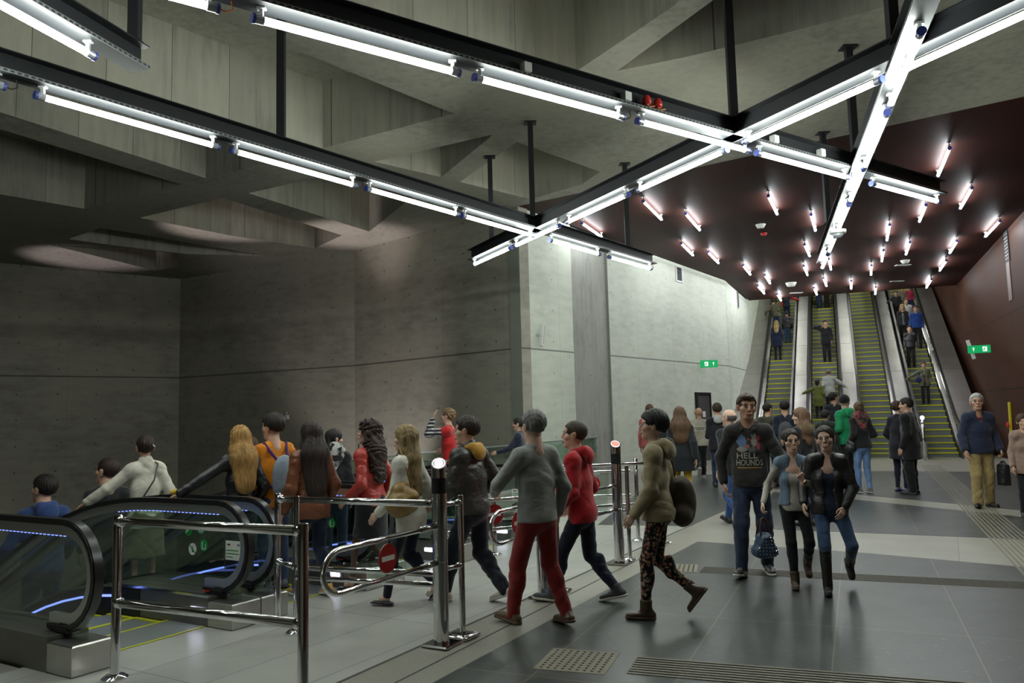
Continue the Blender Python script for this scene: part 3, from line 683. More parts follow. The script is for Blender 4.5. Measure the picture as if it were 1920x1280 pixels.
for (xa, ya, xb, yb), wn_ in zip(CT, where):
    a = GC(xa, ya, .13); b = GC(xb, yb, .13); d = (b - a).normalized(); m = (a + b) / 2
    if (b - a).length > 1.9: a = m - d * .85; b = m + d * .85
    lampfix(a, b, ' '.join(('lit tube on the brown ceiling, ' + wn_).split()[:16]), 'tube lamps on the brown ceiling', .12, M_ctube, r=.03, capr=.036)
# unseen lamps, added on the sloping soffit to brighten the escalators
for i in range(5):
    for j in range(3):
        s_ = 2.0 + i * 2.6; p = a_.lerp(b_, .2 + j * .3) + E22 * s_ + Vector((0, 0, .35 + s_ * 9.2 / 16 - .16)); d = (E22 + Vector((0, 0, 9.2 / 16))).normalized()
        lampfix(p - d * .8, p + d * .8, 'added unseen tube on the sloping escalator soffit, %s, %s' % (['lowest row', 'second row up', 'third row up', 'fourth row up', 'top row'][i], ['left of its row', 'middle of its row', 'right of its row'][j]), 'added tube lamps over the up escalators', .12, M_addtube)
# ceiling devices
def dome(px, py, lab, name='smoke_detector', r=.07, cat='detector', mat=None):
    p = GC(px, py, .0); q = empty(name, p, 0, lab, cat); MB().lathe([(r * .3, -r * .9), (r * .8, -r * .75), (r, -r * .35), (r * 1.1, -.012), (r * 1.2, 0)], n=16).build('housing', mat or M_white, q, smooth=True)
    MB().lathe([(r * .12, -r * 1.05), (r * .3, -r * .9)], n=10).build('sensor', M_black, q); return q
dome(1426, 421, 'white smoke detector on the brown ceiling, left', r=.12); dome(1432, 437, 'small red alarm light beside the smoke detector', 'alarm_light', .08, 'alarm', M_red)
dome(1697, 488, 'white smoke detector on the brown ceiling, right', r=.13); dome(1483, 530, 'white camera dome low on the brown ceiling', 'camera_dome', .18, 'camera')
for x, y, l in ((1693, 497, 'flat white ceiling plate below the right detector'), (1493, 549, 'flat cream ceiling plate near the ceiling edge'), (1682, 527, 'flat grey ceiling plate above the fourth escalator')):
    p = GC(x, y, .012); tag(MB().box(p, (.5, .2, .02), bev=.004).build('ceiling_plate', M_grey), l, 'plate')
# camera dome hung on the long beam
p = G(1571, 438, 4.72); r = empty('camera_dome', p, 0, 'white camera dome under the beam toward the escalators', 'camera')
MB().lathe([(.13, 0), (.14, .02), (.14, .06), (.05, .08)], n=20).build('housing', M_white, r, smooth=True); MB().lathe([(.01, -.08), (.05, -.07), (.08, -.04), (.09, 0)], n=16).build('lens_dome', M_clear, r, smooth=True)
MB().box((-.06, 0, .15), (.03, .03, .16)).build('bracket', M_grey, r)
# ================================================================== WALL THINGS
angC = math.atan2(dC.y, dC.x)
def onC(px, py, lift=.0):
    d = Vector(ray(px, py)); n = nC; t = n.dot(BC) / n.dot(d); p = Vector((0, 0, CZ)) + d * t; return p - n * lift
# vent grille
p = onC(1272, 514, .02); r = empty('wall_vent', p, angC, 'small square vent near the top of pale wall', 'vent')
m = MB()
for s in (-1, 1): m.box((s * .22, 0, 0), (.05, .05, .56)); m.box((0, 0, s * .255), (.48, .05, .05))
m.build('frame', M_white, r); m = MB()
for i in range(9): m.box((0, .0, -.2 + i * .05), (.4, .02, .012))
m.build('slats', M_black, r); MB().box((0, .012, 0), (.42, .008, .46)).build('backing', M_black, r)
pk = GY(1382, 560, 34); 
def onE(px, py, lift=0):
    d = Vector(ray(px, py)); n = Vector((-dE.y, dE.x, 0)); t = n.dot(CK) / n.dot(d); return Vector((0, 0, CZ)) + d * t - n * lift
r = empty('wall_vent', onE(1382, 558, .02), math.atan2(dE.y, dE.x), 'narrow dark slot vent where the pale wall bends', 'vent'); MB().box((0, 0, 0), (.28, .03, .9)).build('frame', M_grey, r); MB().box((0, -.02, 0), (.2, .02, .8)).build('slats', M_black, r)
# speaker column
r = empty('wall_speaker', onC(1007, 628, .12), angC, 'slim white tilted column speaker on the pale wall', 'speaker')
s_ = MB(); R_ = Matrix.Rotation(math.radians(11), 3, 'Y'); s_.box((.06, 0, 0), (.09, .07, .58), R_, bev=.008); s_.build('speaker_body', M_white, r); MB().box((-.03, .05, .0), (.12, .08, .04)).build('bracket', M_grey, r); MB().box((.09, -.038, 0), (.05, .006, .5), R_).build('grille', M_grey, r)
# door in the pale wall
p = onC(1319, 800); zd = 2.3; r = empty('door_1', (p.x, p.y, 0), angC); r['kind'] = 'structure'
M_door = plain('door_paint', (.07, .065, .06), .45); wdt = 1.02
m = MB()
for s in (-1, 1): m.box((s * (wdt / 2 + .04), -.03, zd / 2), (.08, .1, zd))
m.box((0, -.03, zd + .04), (wdt + .16, .1, .08)); m.build('door_frame', M_black, r); MB().box((0, -.02, zd / 2), (wdt, .05, zd - .01)).build('door_leaf', M_door, r)
MB().box((.0, -.05, 1.62), (.22, .004, .2)).build('notice', M_white, r); h = MB(); h.tube([(-.42, -.05, 1.05), (-.42, -.1, 1.05), (-.3, -.1, 1.05)], .012, 8); h.build('door_handle', M_steel, r)
# exit signs
def exit_sign(p, rz, flip, lab, w_=.55, hh_=.2, tilt=0):
    r = empty('exit_sign', p, rz, lab, 'sign')
    MB().box((0, 0, 0), (w_, .04, hh_), bev=.005).build('sign_body', M_green_lit, r)
    y = -.0225; m = MB(); s = -1 if flip else 1
    ax = s * w_ * .25                   # arrow up
    m.prism([(ax - .035, 0), (ax + .035, 0), (ax, .05)], 0, .003, R=Matrix.Rotation(PI / 2, 3, 'X'), off=(0, y, .015)); m.box((ax, y - .0015, -.02), (.022, .003, .07))
    m.build('arrow', M_sign_white, r)
    bx = -s * w_ * .2; m = MB(); m.box((bx + .03, y - .001, 0), (.12, .002, .15)); m.build('doorway_mark', M_sign_white, r); m = MB()
    Rr = Matrix.Rotation(.5, 3, 'Y'); m.box((bx + .01, y - .003, .0), (.025, .002, .07), Rr); m.box((bx + .03, y - .003, -.045), (.014, .002, .06), Matrix.Rotation(-.5, 3, 'Y')); m.box((bx - .01, y - .003, -.045), (.014, .002, .06), Matrix.Rotation(.7, 3, 'Y')); m.box((bx + .035, y - .003, .01), (.012, .002, .06), Matrix.Rotation(1.2, 3, 'Y')); m.box((bx + .035, y - .003, .055), (.024, .002, .024)); m.build('running_figure', M_green_lit, r)
    return r
exit_sign(onC(1312, 683, .35), math.radians(-15), False, 'green exit sign on the pale concrete wall', .60, .26)
p = W(1868, 656); ang = math.atan2(-wd_.y, -wd_.x)
er = exit_sign(p + Vector((-.9, -.6, 0)), math.radians(-22), True, 'green exit sign on the brown right wall', .62, .24)
MB().box((-.22, .05, .0), (.1, .06, .62), Matrix.Rotation(math.radians(-14), 3, 'Y'), bev=.01).build('emergency_lamp', M_white, er)
MB().box((.2, .5, .0), (.03, .9, .03)).build('bracket', M_grey, er)
# yellow handle on the brown wall
def onW_thing(name, px, py, lab, cat):
    p = W(px, py); return empty(name, p, math.atan2(wd_.y, wd_.x), lab, cat)
r = onW_thing('wall_gauge', 1897, 785, 'upright yellow bar with a red knob on the brown wall', 'bar'); R_ = Matrix.Rotation(math.radians(-6), 3, 'Y')
MB().box((0, .04, 0), (.16, .05, 1.0), R_, bev=.008).build('yellow_bar', M_yellow, r); MB().lathe([(.02, 0), (.09, .01), (.09, .05), (.04, .07)], n=14).build('red_knob', M_red, r).matrix_local = Matrix.Translation((-.04, .09, -.18)) @ Matrix.Rotation(-PI / 2, 4, 'X')
r = onW_thing('wall_vent', 1889, 462, 'dark louvre high on the brown wall', 'vent'); MB().box((0, .01, 0), (.5, .04, .9)).build('frame', M_black, r)
m = MB()
for i in range(8): m.box((0, .035, -.35 + i * .1), (.42, .015, .02))
m.build('slats', M_grey, r)
r = onW_thing('wall_panel', 1893, 520, 'pale grey strip panel below the louvre on the brown wall', 'panel'); MB().box((0, .01, 0), (.42, .03, 1.35), bev=.005).build('panel_body', plain('warm_grey_panel', (.14, .1, .09), .4), r)
# small wall box behind the queue
def onAB(px, py, lift=0):
    d = Vector(ray(px, py)); n = Vector((-(BB - AB).y, (BB - AB).x, 0)).normalized(); t = n.dot(AB) / n.dot(d); return Vector((0, 0, CZ)) + d * t - n * lift
r = empty('socket_box', onAB(539, 782, .03), math.atan2((BB - AB).y, (BB - AB).x), 'small pale socket box on the dark wall above the queue', 'socket'); MB().box((0, 0, 0), (.13, .06, .14), bev=.01).build('box_body', M_white, r); MB().box((0, -.02, .13), (.06, .03, .1)).build('conduit', M_grey, r)
# ================================================================== CHROME BARRIERS
def post(p, h, r, label, group, foot='round', name='barrier_post'):
    root = empty(name, (p.x, p.y, .0015), math.radians(-28), label, 'post', group)
    m = MB(); m.lathe([(r, .01), (r, h - .006), (r * .85, h)], n=20); smooth_by_angle(m.build('post_shaft', M_steel, root))
    m = MB()
    if foot == 'round': m.lathe([(.085, 0), (.085, .012), (.06, .03), (r + .004, .035)], n=24)
    else: m.box((0, 0, .015), (.2, .2, .03), bev=.012)
    smooth_by_angle(m.build('floor_flange', M_steel, root), 50); return root
def rail(pts, r, label, name='barrier_rail', coll=True):
    pts = [Vector(p) for p in pts]; c = (pts[0] + pts[-1]) / 2; root = empty(name, (c.x, c.y, c.z), 0, label, 'rail')
    m = MB(); m.tube([p - c for p in pts], r, 14); m.build('rail_tube', M_steel, root, smooth=True)
    if coll:
        for e, f in ((pts[0], pts[1]), (pts[-1], pts[-2])):
            d = (f - e).normalized(); MB().tube([e - c, e - c + d * .05], r + .007, 14).build('collar', M_steel, root, smooth=True)
    return root
P1 = G(215, 1273); P2v = G(568, 990, 1.055); P2 = Vector((P2v.x, P2v.y, 0)); P3 = G(520, 1170); M1 = G(828, 1210); P5 = G(868, 1195); M2 = G(1020, 1120); M3 = G(1162, 1057)
P4v = G(556, 938, 1.05); P4 = Vector((P4v.x, P4v.y, 0))
post(P1, 1.085, .03, 'chrome post at the lower left, left end of the front barrier', 'barrier posts'); post(P2, 1.085, .033, 'nearest chrome post, right end of the front barrier', 'barrier posts')
post(P3, 1.085, .028, 'chrome post behind the front barrier, beside the handrails', 'barrier posts'); post(P4, 1.085, .024, 'slim chrome post just left of the nearest post', 'barrier posts')
def hz(p, z): return Vector((p.x, p.y, z))
for z, l in ((1.04, 'top rail of the front chrome barrier'), (.5, 'lower rail of the front chrome barrier')): rail([hz(P1, z), hz(P2, z)], .029, l)
rail([hz(P3, 1.04), hz(P3, 1.04).lerp(hz(M1, 1.04), .99)], .027, 'long chrome top rail from the back post to the big bollard')
rail([hz(P3, .52), hz(P4, .52)], .022, 'short chrome mid rail between the two back posts')
rail([hz(P4, .52), hz(M1, .52)], .024, 'chrome mid rail running behind the swing gate'); rail([hz(P4, .44), hz(M1, .44)], .02, 'second chrome mid rail just below, behind the swing gate')
M_ring = emis('ring_led', (.9, .75, .85), .9)
def bollard(p, lab, mat_top):
    root = empty('gate_bollard', (p.x, p.y, .0015), math.radians(-28), lab, 'bollard', 'gate bollards'); r = .058
    n = 28; m = MB(); vs_ = []; fs = []
    for k in range(n):
        a = 2 * PI * k / n; x, y = r * math.cos(a), r * math.sin(a); vs_ += [(x, y, .02), (x, y, .62), (x, y, .624), (x, y, 1.12)]
    m.lathe([(r, .02), (r, .615), (r - .003, .618), (r - .003, .622), (r, .625), (r, 1.12)], n=n); smooth_by_angle(m.build('bollard_tube', M_steel, root))
    MB().lathe([(r - .001, 1.115), (r - .001, 1.235)], n=n).build('reader_band', M_black, root, smooth=False)
    m = MB(); vs_ = []
    for k in range(n):
        a = 2 * PI * k / n; x, y = r * math.cos(a), r * math.sin(a); vs_ += [(x, y, 1.235), (x, y, 1.345 + y * .6 - x * .35)]
    m.add(vs_, [(2 * k, 2 * ((k + 1) % n), 2 * ((k + 1) % n) + 1, 2 * k + 1) for k in range(n)] + [tuple(2 * k + 1 for k in range(n))]); cap = m.build('slanted_head', M_steel, root)
    m = MB(); vs_ = []
    for rr, dz in ((r * .85, .002), (r * .74, .004)):
        for k in range(n):
            a = 2 * PI * k / n; x, y = rr * math.cos(a), rr * math.sin(a); vs_.append((x, y, 1.345 + y * .6 - x * .35 + dz))
    m.add(vs_, [(k, (k + 1) % n, (k + 1) % n + n, k + n) for k in range(n)]); m.build('light_ring', M_ring, root)
    m = MB(); vs_ = []
    for k in range(n):
        a = 2 * PI * k / n; x, y = r * .58 * math.cos(a), r * .58 * math.sin(a); vs_.append((x, y, 1.345 + y * .6 - x * .35 + .003))
    m.add(vs_, [tuple(range(n))]); m.build('signal_light', mat_top, root)
    m = MB(); m.box((0, 0, .012), (.23, .23, .024), bev=.01); m.build('floor_flange', M_steel, root); return root
M_redlit = emis('red_signal', (1, .06, .04), 2.5)
bollard(M1, 'tall chrome gate bollard in front, left of the man in black leather', M_ring); bollard(M2, 'chrome gate bollard behind the legs in red trousers', M_redlit); bollard(M3, 'chrome gate bollard with red light, right of the boy in red', M_redlit)
post(P5, 1.085, .024, 'slim chrome post right beside the front bollard', 'barrier posts', 'square')
gv = (M2 - M1); Lg = gv.length; gdv = gv.normalized()
P6 = M2 + (P5 - M1); P7 = M3 + (P5 - M1)
post(P6, 1.085, .024, 'slim chrome post beside the bollard behind the red trousers', 'barrier posts', 'square'); post(P7, 1.085, .024, 'slim chrome post beside the bollard with red light', 'barrier posts')
rail([hz(P5, 1.03), hz(M1, 1.03)], .018, 'stub rail between front bollard and its slim post'); rail([hz(P5, .55), hz(M1, .55)], .018, 'lower stub rail between front bollard and its slim post')
def no_entry(c, rz, r, parent):
    g = MB(); R_ = Matrix.Rotation(PI / 2, 3, 'X'); n = 28
    m = MB(); m.prism([(r * math.cos(2 * PI * k / n), r * math.sin(2 * PI * k / n)) for k in range(n)], -.004, .004, R=R_); d = m.build('no_entry_disc', plain('sign_red', (.45, .012, .012), .4), parent); d.matrix_local = Matrix.Translation(c) @ Matrix.Rotation(rz, 4, 'Z')
    m = MB(); m.box((0, 0, 0), (r * 1.45, .0125, r * .34)); m.build('white_bar', M_white, d)
def gate(Mp, d, Lh, lab, z0=.61, z1=.88, sign=True):
    d = Vector(d).normalized(); root = empty('swing_gate', (Mp.x, Mp.y, 0), math.atan2(d.y, d.x), lab, 'gate')
    pts = [(.05, 0, z1), (Lh - .16, 0, z1)]; rr = (z1 - z0) / 2; cx = Lh - .16
    for k in range(1, 12): a = PI / 2 - PI * k / 12; pts.append((cx + math.cos(a) * .16, 0, (z0 + z1) / 2 + math.sin(a) * rr))
    pts += [(cx, 0, z0), (.05, 0, z0)]
    MB().tube(pts, .019, 12).build('gate_loop', M_steel, root, smooth=True)
    for z in (z0, z1): MB().tube([(.05, 0, z), (.25, 0, z)], .023, 12).build('sleeve', M_steel, root, smooth=True)
    MB().box((Lh * .5, 0, (z0 + z1) / 2), (.42, .008, z1 - z0 - .03)).build('clear_pane', M_glass, root)
    if sign: no_entry((Lh * .5, 0, (z0 + z1) / 2), 0, .098, root)
    return root
gate(M1, P2 - M1, 1.3, 'nearest chrome swing gate with a round no-entry sign')
gate(M2, -gdv, .95, 'closed swing gate behind the man in black leather jacket')
# second row of fences beyond, along the farther escalators
F1 = G(928, 1040); F2 = G(1247, 1018); 
post(F1, 1.085, .026, 'far chrome post seen left of the grey sweater man', 'barrier posts'); post(F2, 1.085, .026, 'far chrome post behind the woman in the khaki jacket', 'barrier posts')
F3 = on_unit(3, .8, -.55, 0)
for z, l in ((1.04, 'top'), (.52, 'middle'), (.44, 'bottom')):
    rail([hz(F1, z), hz(F2, z)], .024, '%s rail of the far chrome fence behind the boy in red' % l)
dd_ = (F1 - F2).normalized()
no_e = empty('swing_gate', (F2.x, F2.y, 0), math.atan2(dd_.y, dd_.x), 'far swing gate with half hidden no-entry sign beside the red-light bollard', 'gate')
gs = G(1130, 905, .8); 
Mx = G(1200, 1010); gate(M3, M2 - M3, .98, 'swing gate hinged on the red-light bollard', sign=False)
g2 = G(1130, 906, .76)
bpy.data.objects.remove(no_e)
g0 = Vector((g2.x, g2.y, 0)); dgo = azv(100); gate(g0 + dgo * .42, -dgo, 1.1, 'far swing gate with a half hidden no-entry sign, left of the red-light bollard', z0=.60, z1=.92)
post(g0 + dgo * .45, 1.085, .026, 'far chrome post carrying the half hidden no-entry gate', 'barrier posts')
g3 = G(905, 966, .74); g0 = Vector((g3.x, g3.y, 0)); dgo = azv(62); gate(g0 - dgo * .45, dgo, 1.15, 'swing gate with a no-entry sign half behind the man in black leather', z0=.60, z1=.88)
post(g0 - dgo * .48, 1.085, .026, 'chrome post carrying the half hidden gate behind the black leather jacket', 'barrier posts')
rail([hz(F1, 1.04), hz(g0 - dgo * .48, 1.04)], .024, 'top rail linking the far fence to the half hidden gate'); rail([hz(F1, .5), hz(g0 - dgo * .48, .5)], .024, 'lower rail linking the far fence to the half hidden gate')
# small distant bollard and gate near the right-hand escalators
q = G(1735, 863); root = empty('gate_bollard', q, 0, 'distant chrome post beside the man in the long black coat', 'bollard', 'gate bollards'); MB().lathe([(.05, 0), (.05, 1.3)], n=14).build('bollard_tube', M_steel, root, smooth=True); MB().lathe([(.055, 1.3), (.06, 1.36), (.03, 1.4)], n=14).build('signal_light', M_wled, root)
q = G(1672, 850); gate(Vector((q.x, q.y, 0)), -P112, 1.0, 'distant swing gate in front of the third escalator')
# glass guard round the well
def guard(a, b, lab, h=1.05):
    d = (b - a); L = d.length; root = empty('glass_guard', (a.x, a.y, 0), math.atan2(d.y, d.x), lab, 'guard'); n = max(1, int(L / 1.6))
    for i in range(n): MB().box((L * (i + .5) / n, 0, h / 2 + .02), (L / n - .02, .016, h - .06)).build('glass_pane', M_gguard, root)
    MB().box((L / 2, 0, h), (L, .045, .03), bev=.008).build('cap_rail', plain('green_grey_steel', (.3, .36, .33), .3, .6), root); MB().box((L / 2, 0, .03), (L, .06, .06)).build('base_channel', M_grey, root)
guard(wc + gd * .1, wc + gd * 12.4, 'glass guard in front of the concrete corner, along the well'); guard(wb + V * .6 + U * .12, wb + V * 3.0 + U * .12, 'glass guard beside the farthest down escalator')
# stickers on the balustrade glass
def sticker(px, py, k, side, lab, kind, w_=.2, h_=.15):
    X = side * (1.02 / 2 + .15) ; cen = O + U * (PITCH * k + PITCH / 2 + X)
    d = Vector(ray(px, py)); n = U; t = n.dot(cen - U * .012) / n.dot(d); p = Vector((0, 0, CZ)) + d * t
    r = empty('notice_sticker' if kind == 'notice' else 'pictogram_sticker', p, math.atan2(-V.y, -V.x), lab, 'sticker')
    if kind == 'notice':
        MB().box((0, 0, 0), (w_, .002, h_)).build('paper', plain('paper_white', (.72, .75, .68), .5), r)
        m = MB(); g = plain('print_green', (.03, .25, .08), .5)
        for i, L_ in enumerate((.75, .8, .4)): m.box((-w_ * (.45 - L_ / 2), -.0018, -h_ * (.0 + .17 * i)), (w_ * L_, .0012, .008))
        m.build('text_lines', g, r); m = MB(); m.box((-w_ * .3, -.0018, h_ * .3), (w_ * .18, .0012, .014)); m.box((w_ * .3, -.0018, h_ * .3), (w_ * .12, .0012, .012), mi=1); m.build('logo_marks', None, r, mats=[plain('print_maroon', (.15, .02, .05), .5), plain('print_blue', (.05, .08, .3), .5)])
    else:
        R_ = Matrix.Rotation(PI / 2, 3, 'X'); n_ = 24; rr = .052; cir = [(rr * math.cos(2 * PI * j / n_), rr * math.sin(2 * PI * j / n_)) for j in range(n_)]
        gr = plain('sticker_green', (.01, .28, .06), .45)
        MB().prism(cir, -.001, .001, R=R_).build('disc', gr if kind != 'ban' else M_white, r)
        m = MB()
        if kind == 'ban': m.box((0, -.002, 0), (.11, .001, .01), Matrix.Rotation(math.radians(40), 3, 'Y')); m.box((0, -.002, .0), (.012, .001, .05)); m.box((.01, -.002, -.02), (.03, .001, .01)); m.build('mark', gr, r)
        elif kind == 'step': m.box((-.005, -.002, -.005), (.07, .001, .01), Matrix.Rotation(math.radians(-38), 3, 'Y')); m.box((.005, -.002, .01), (.012, .001, .03)); m.box((-.02, -.002, 0), (.012, .001, .03)); m.build('mark', M_white, r)
        else: m.box((-.018, -.002, .0), (.012, .001, .06)); m.box((.0, -.002, -.03), (.045, .001, .008)); m.box((.024, -.002, -.01), (.008, .001, .045)); m.build('mark', M_white, r)
sticker(438, 1032, 0, 1, 'white notice sheet on the second balustrade glass near the newel', 'notice', .2, .16)
sticker(353, 993, 0, 1, 'green round stair pictogram on the second balustrade glass, upper left', 'step'); sticker(377, 990, 0, 1, 'green round pictogram on the second balustrade glass, upper right', 'pram')
sticker(361, 1029, 0, 1, 'white round pictogram with green slash on the second balustrade glass', 'ban'); sticker(382, 1022, 0, 1, 'green round pram pictogram on the second balustrade glass, lower right', 'pram')
sticker(622, 981, 1, 1, 'green round pictogram on the balustrade glass behind the brown leather jacket', 'pram'); sticker(690, 995, 1, 1, 'white notice sheet behind the black skirt', 'notice', .2, .15)
sticker(974, 925, 3, 1, 'white notice sheet on the glass beside the grey sweater man', 'notice', .24, .12)
# red stop decals
def stopdecal(k, lab, side=1):
    p = on_unit(k, side * .63, .12, .268); r = empty('stop_decal', p, math.radians(59), lab, 'decal'); m = MB(); n = 20
    vs_ = [(rr * math.cos(2 * PI * j / n), rr * math.sin(2 * PI * j / n), 0.002) for rr in (.03, .05) for j in range(n)]; m.add(vs_, [(j, (j + 1) % n, (j + 1) % n + n, j + n) for j in range(n)]); m.box((0, 0, .002), (.04, .012, .002)); m.build('red_ring', M_red, r)
stopdecal(0, 'red round stop decal on the deck below the notice'); stopdecal(2, 'red round stop decal on a far escalator deck'); stopdecal(1, 'red round stop decal behind the swing gate')
# ================================================================== PEOPLE
def smin(a, b, k):
    if k <= 0: return np.minimum(a, b)
    h = np.clip(.5 + .5 * (b - a) / k, 0, 1); return b + (a - b) * h - k * h * (1 - h)
A3 = lambda *v: np.array(v[0] if len(v) == 1 else v, dtype=np.float32)
def cap(a, b, ra, rb=None, k=.02): return ('c', A3(a), A3(b), ra, ra if rb is None else rb, k)
def fcap(a, b, ra, rb, n, flat, k=.03): return ('f', A3(a), A3(b), ra, rb, A3(n) / np.linalg.norm(n), flat, k)
def ell(c, r, k=.02, R=None): return ('e', A3(c), A3(r), k, None if R is None else np.array(R, dtype=np.float32))
def sub(pr, k=.01): return ('-', pr, k)
def cut(p, n): return ('cut', A3(p), A3(n) / np.linalg.norm(n))
def d_prim(pr, X, Y, Z):
    t = pr[0]
    if t in 'cf':
        a, b, ra, rb = pr[1:5]
        px, py, pz = X - a[0], Y - a[1], Z - a[2]; d = (b - a).copy(); mul = 1.
        if t == 'f':
            n, fl = pr[5], pr[6]; q = 1 / fl - 1; dn = px * n[0] + py * n[1] + pz * n[2]
            px = px + dn * n[0] * q; py = py + dn * n[1] * q; pz = pz + dn * n[2] * q; d = d + n * float(d @ n) * q; mul = .8
        L = float(d @ d) + 1e-9; h = np.clip((px * d[0] + py * d[1] + pz * d[2]) / L, 0, 1)
        return (np.sqrt((px - d[0] * h) ** 2 + (py - d[1] * h) ** 2 + (pz - d[2] * h) ** 2) - (ra + (rb - ra) * h)) * mul
    c, r, k, R = pr[1:]
    px, py, pz = X - c[0], Y - c[1], Z - c[2]
    if R is not None: px, py, pz = [px * R[i][0] + py * R[i][1] + pz * R[i][2] for i in range(3)]
    k0 = np.sqrt((px / r[0]) ** 2 + (py / r[1]) ** 2 + (pz / r[2]) ** 2); k1 = np.sqrt((px / r[0] ** 2) ** 2 + (py / r[1] ** 2) ** 2 + (pz / r[2] ** 2) ** 2) + 1e-6
    return k0 * (k0 - 1) / k1
def bb_prim(pr):
    if pr[0] in 'cf':
        a, b, ra, rb = pr[1:5]; m = max(ra, rb); return np.minimum(a, b) - m, np.maximum(a, b) + m
    m = float(max(pr[2])) if pr[4] is not None else None
    return (pr[1] - (pr[2] if m is None else m)), (pr[1] + (pr[2] if m is None else m))
def sdf_mesh(prims, vox, fn=None, amp=0., bounds=None):
    """closed surface round a smooth union of primitives -> verts, quads (surface nets)"""
    adds = [p for p in prims if p[0] in 'cfe']; lo = np.min([bb_prim(p)[0] for p in adds], 0) - vox * 3 - amp; hi = np.max([bb_prim(p)[1] for p in adds], 0) + vox * 3 + amp
    n = np.ceil((hi - lo) / vox).astype(int) + 1
    ax = [lo[i] + np.arange(n[i], dtype=np.float32) * vox for i in range(3)]
    V_ = np.full(tuple(n), .2, dtype=np.float32)
    for p in prims:
        if p[0] == 'cut':
            g = (ax[0][:, None, None] - p[1][0]) * p[2][0] + (ax[1][None, :, None] - p[1][1]) * p[2][1] + (ax[2][None, None, :] - p[1][2]) * p[2][2]
            V_ = np.maximum(V_, g); continue
        q = p[1] if p[0] == '-' else p; k = p[2] if p[0] == '-' else (p[5] if q[0] == 'c' else p[7] if q[0] == 'f' else p[3])
        a, b = bb_prim(q); m = k + vox * 3 + .02
        i0 = np.clip(((a - m - lo) / vox).astype(int), 0, n); i1 = np.clip(((b + m - lo) / vox).astype(int) + 2, 0, n)
        if np.any(i1 <= i0): continue
        sl = tuple(slice(i0[i], i1[i]) for i in range(3)); X = ax[0][sl[0]][:, None, None]; Y = ax[1][sl[1]][None, :, None]; Z = ax[2][sl[2]][None, None, :]
        d = d_prim(q, X, Y, Z)
        if p[0] == '-': V_[sl] = -smin(-V_[sl], d, k)
        else: V_[sl] = smin(V_[sl], d, k)
    if fn is not None:
        V_ = V_ + fn(ax[0][:, None, None], ax[1][None, :, None], ax[2][None, None, :]).astype(np.float32) * amp
    # keep the volume closed
    V_[0], V_[-1], V_[:, 0], V_[:, -1], V_[:, :, 0], V_[:, :, -1] = (.2,) * 6
    V_[V_ == 0] = 1e-6; S = V_ < 0
    cn = tuple(n - 1); acc = np.zeros(cn + (3,), np.float32); cnt = np.zeros(cn, np.float32)
    for axis in range(3):
        o_ = [(0, 0), (0, 1), (1, 0), (1, 1)]
        A_ = np.take(V_, range(n[axis] - 1), axis); B_ = np.take(V_, range(1, n[axis]), axis); cr = (A_ < 0) != (B_ < 0); tt = np.where(cr, A_ / np.where(cr, A_ - B_, 1), 0)
        oth = [i for i in range(3) if i != axis]
        for (u, v) in o_:
            sl = [None] * 3; sl[axis] = slice(0, n[axis] - 1); sl[oth[0]] = slice(u, u + n[oth[0]] - 1); sl[oth[1]] = slice(v, v + n[oth[1]] - 1); sl = tuple(sl)
            c = cr[sl]; acc[..., axis] += np.where(c, tt[sl], 0); acc[..., oth[0]] += c * u; acc[..., oth[1]] += c * v; cnt += c
    act = cnt > 0; idx = np.full(cn, -1, np.int32); idx[act] = np.arange(int(act.sum()))
    g = np.argwhere(act); P = (g + acc[act] / cnt[act][:, None]) * vox + lo
    quads = []
    for axis in range(3):
        oth = [(axis + 1) % 3, (axis + 2) % 3]
        A_ = np.take(S, range(n[axis] - 1), axis); B_ = np.take(S, range(1, n[axis]), axis)
        for flip, m in ((0, A_ & ~B_), (1, ~A_ & B_)):
            e = np.argwhere(m)
            if not len(e): continue
            def at(du, dv):
                q = e.copy(); q[:, oth[0]] += du; q[:, oth[1]] += dv; return idx[q[:, 0], q[:, 1], q[:, 2]]
            qd = np.stack([at(-1, -1), at(0, -1), at(0, 0), at(-1, 0)], 1)
            quads.append(qd[:, ::-1] if flip else qd)
    return P.astype(np.float32), np.concatenate(quads) if quads else np.zeros((0, 4), int)
def np_mesh(name, parts, parent, mats):
    """parts: list of (verts, quads(Nx4), material index)"""
    vs_ = []; qs = []; mi = []; off = 0
    for P, Q, m in parts:
        vs_.append(P); qs.append(Q + off); mi.append(np.full(len(Q), m, np.int32)); off += len(P)
    P = np.concatenate(vs_); Q = np.concatenate(qs); mi = np.concatenate(mi)
    me = bpy.data.meshes.new(name); me.vertices.add(len(P)); me.vertices.foreach_set('co', P.astype(np.float32).ravel()); me.loops.add(len(Q) * 4); me.loops.foreach_set('vertex_index', Q.astype(np.int32).ravel())
    me.polygons.add(len(Q)); me.polygons.foreach_set('loop_start', np.arange(len(Q), dtype=np.int32) * 4); me.polygons.foreach_set('material_index', mi)
    for m in mats: me.materials.append(m)
    me.polygons.foreach_set('use_smooth', np.ones(len(Q), bool)); me.update(calc_edges=True); me.validate()
    o = bpy.data.objects.new(name, me); C.objects.link(o); o.parent = parent; return o
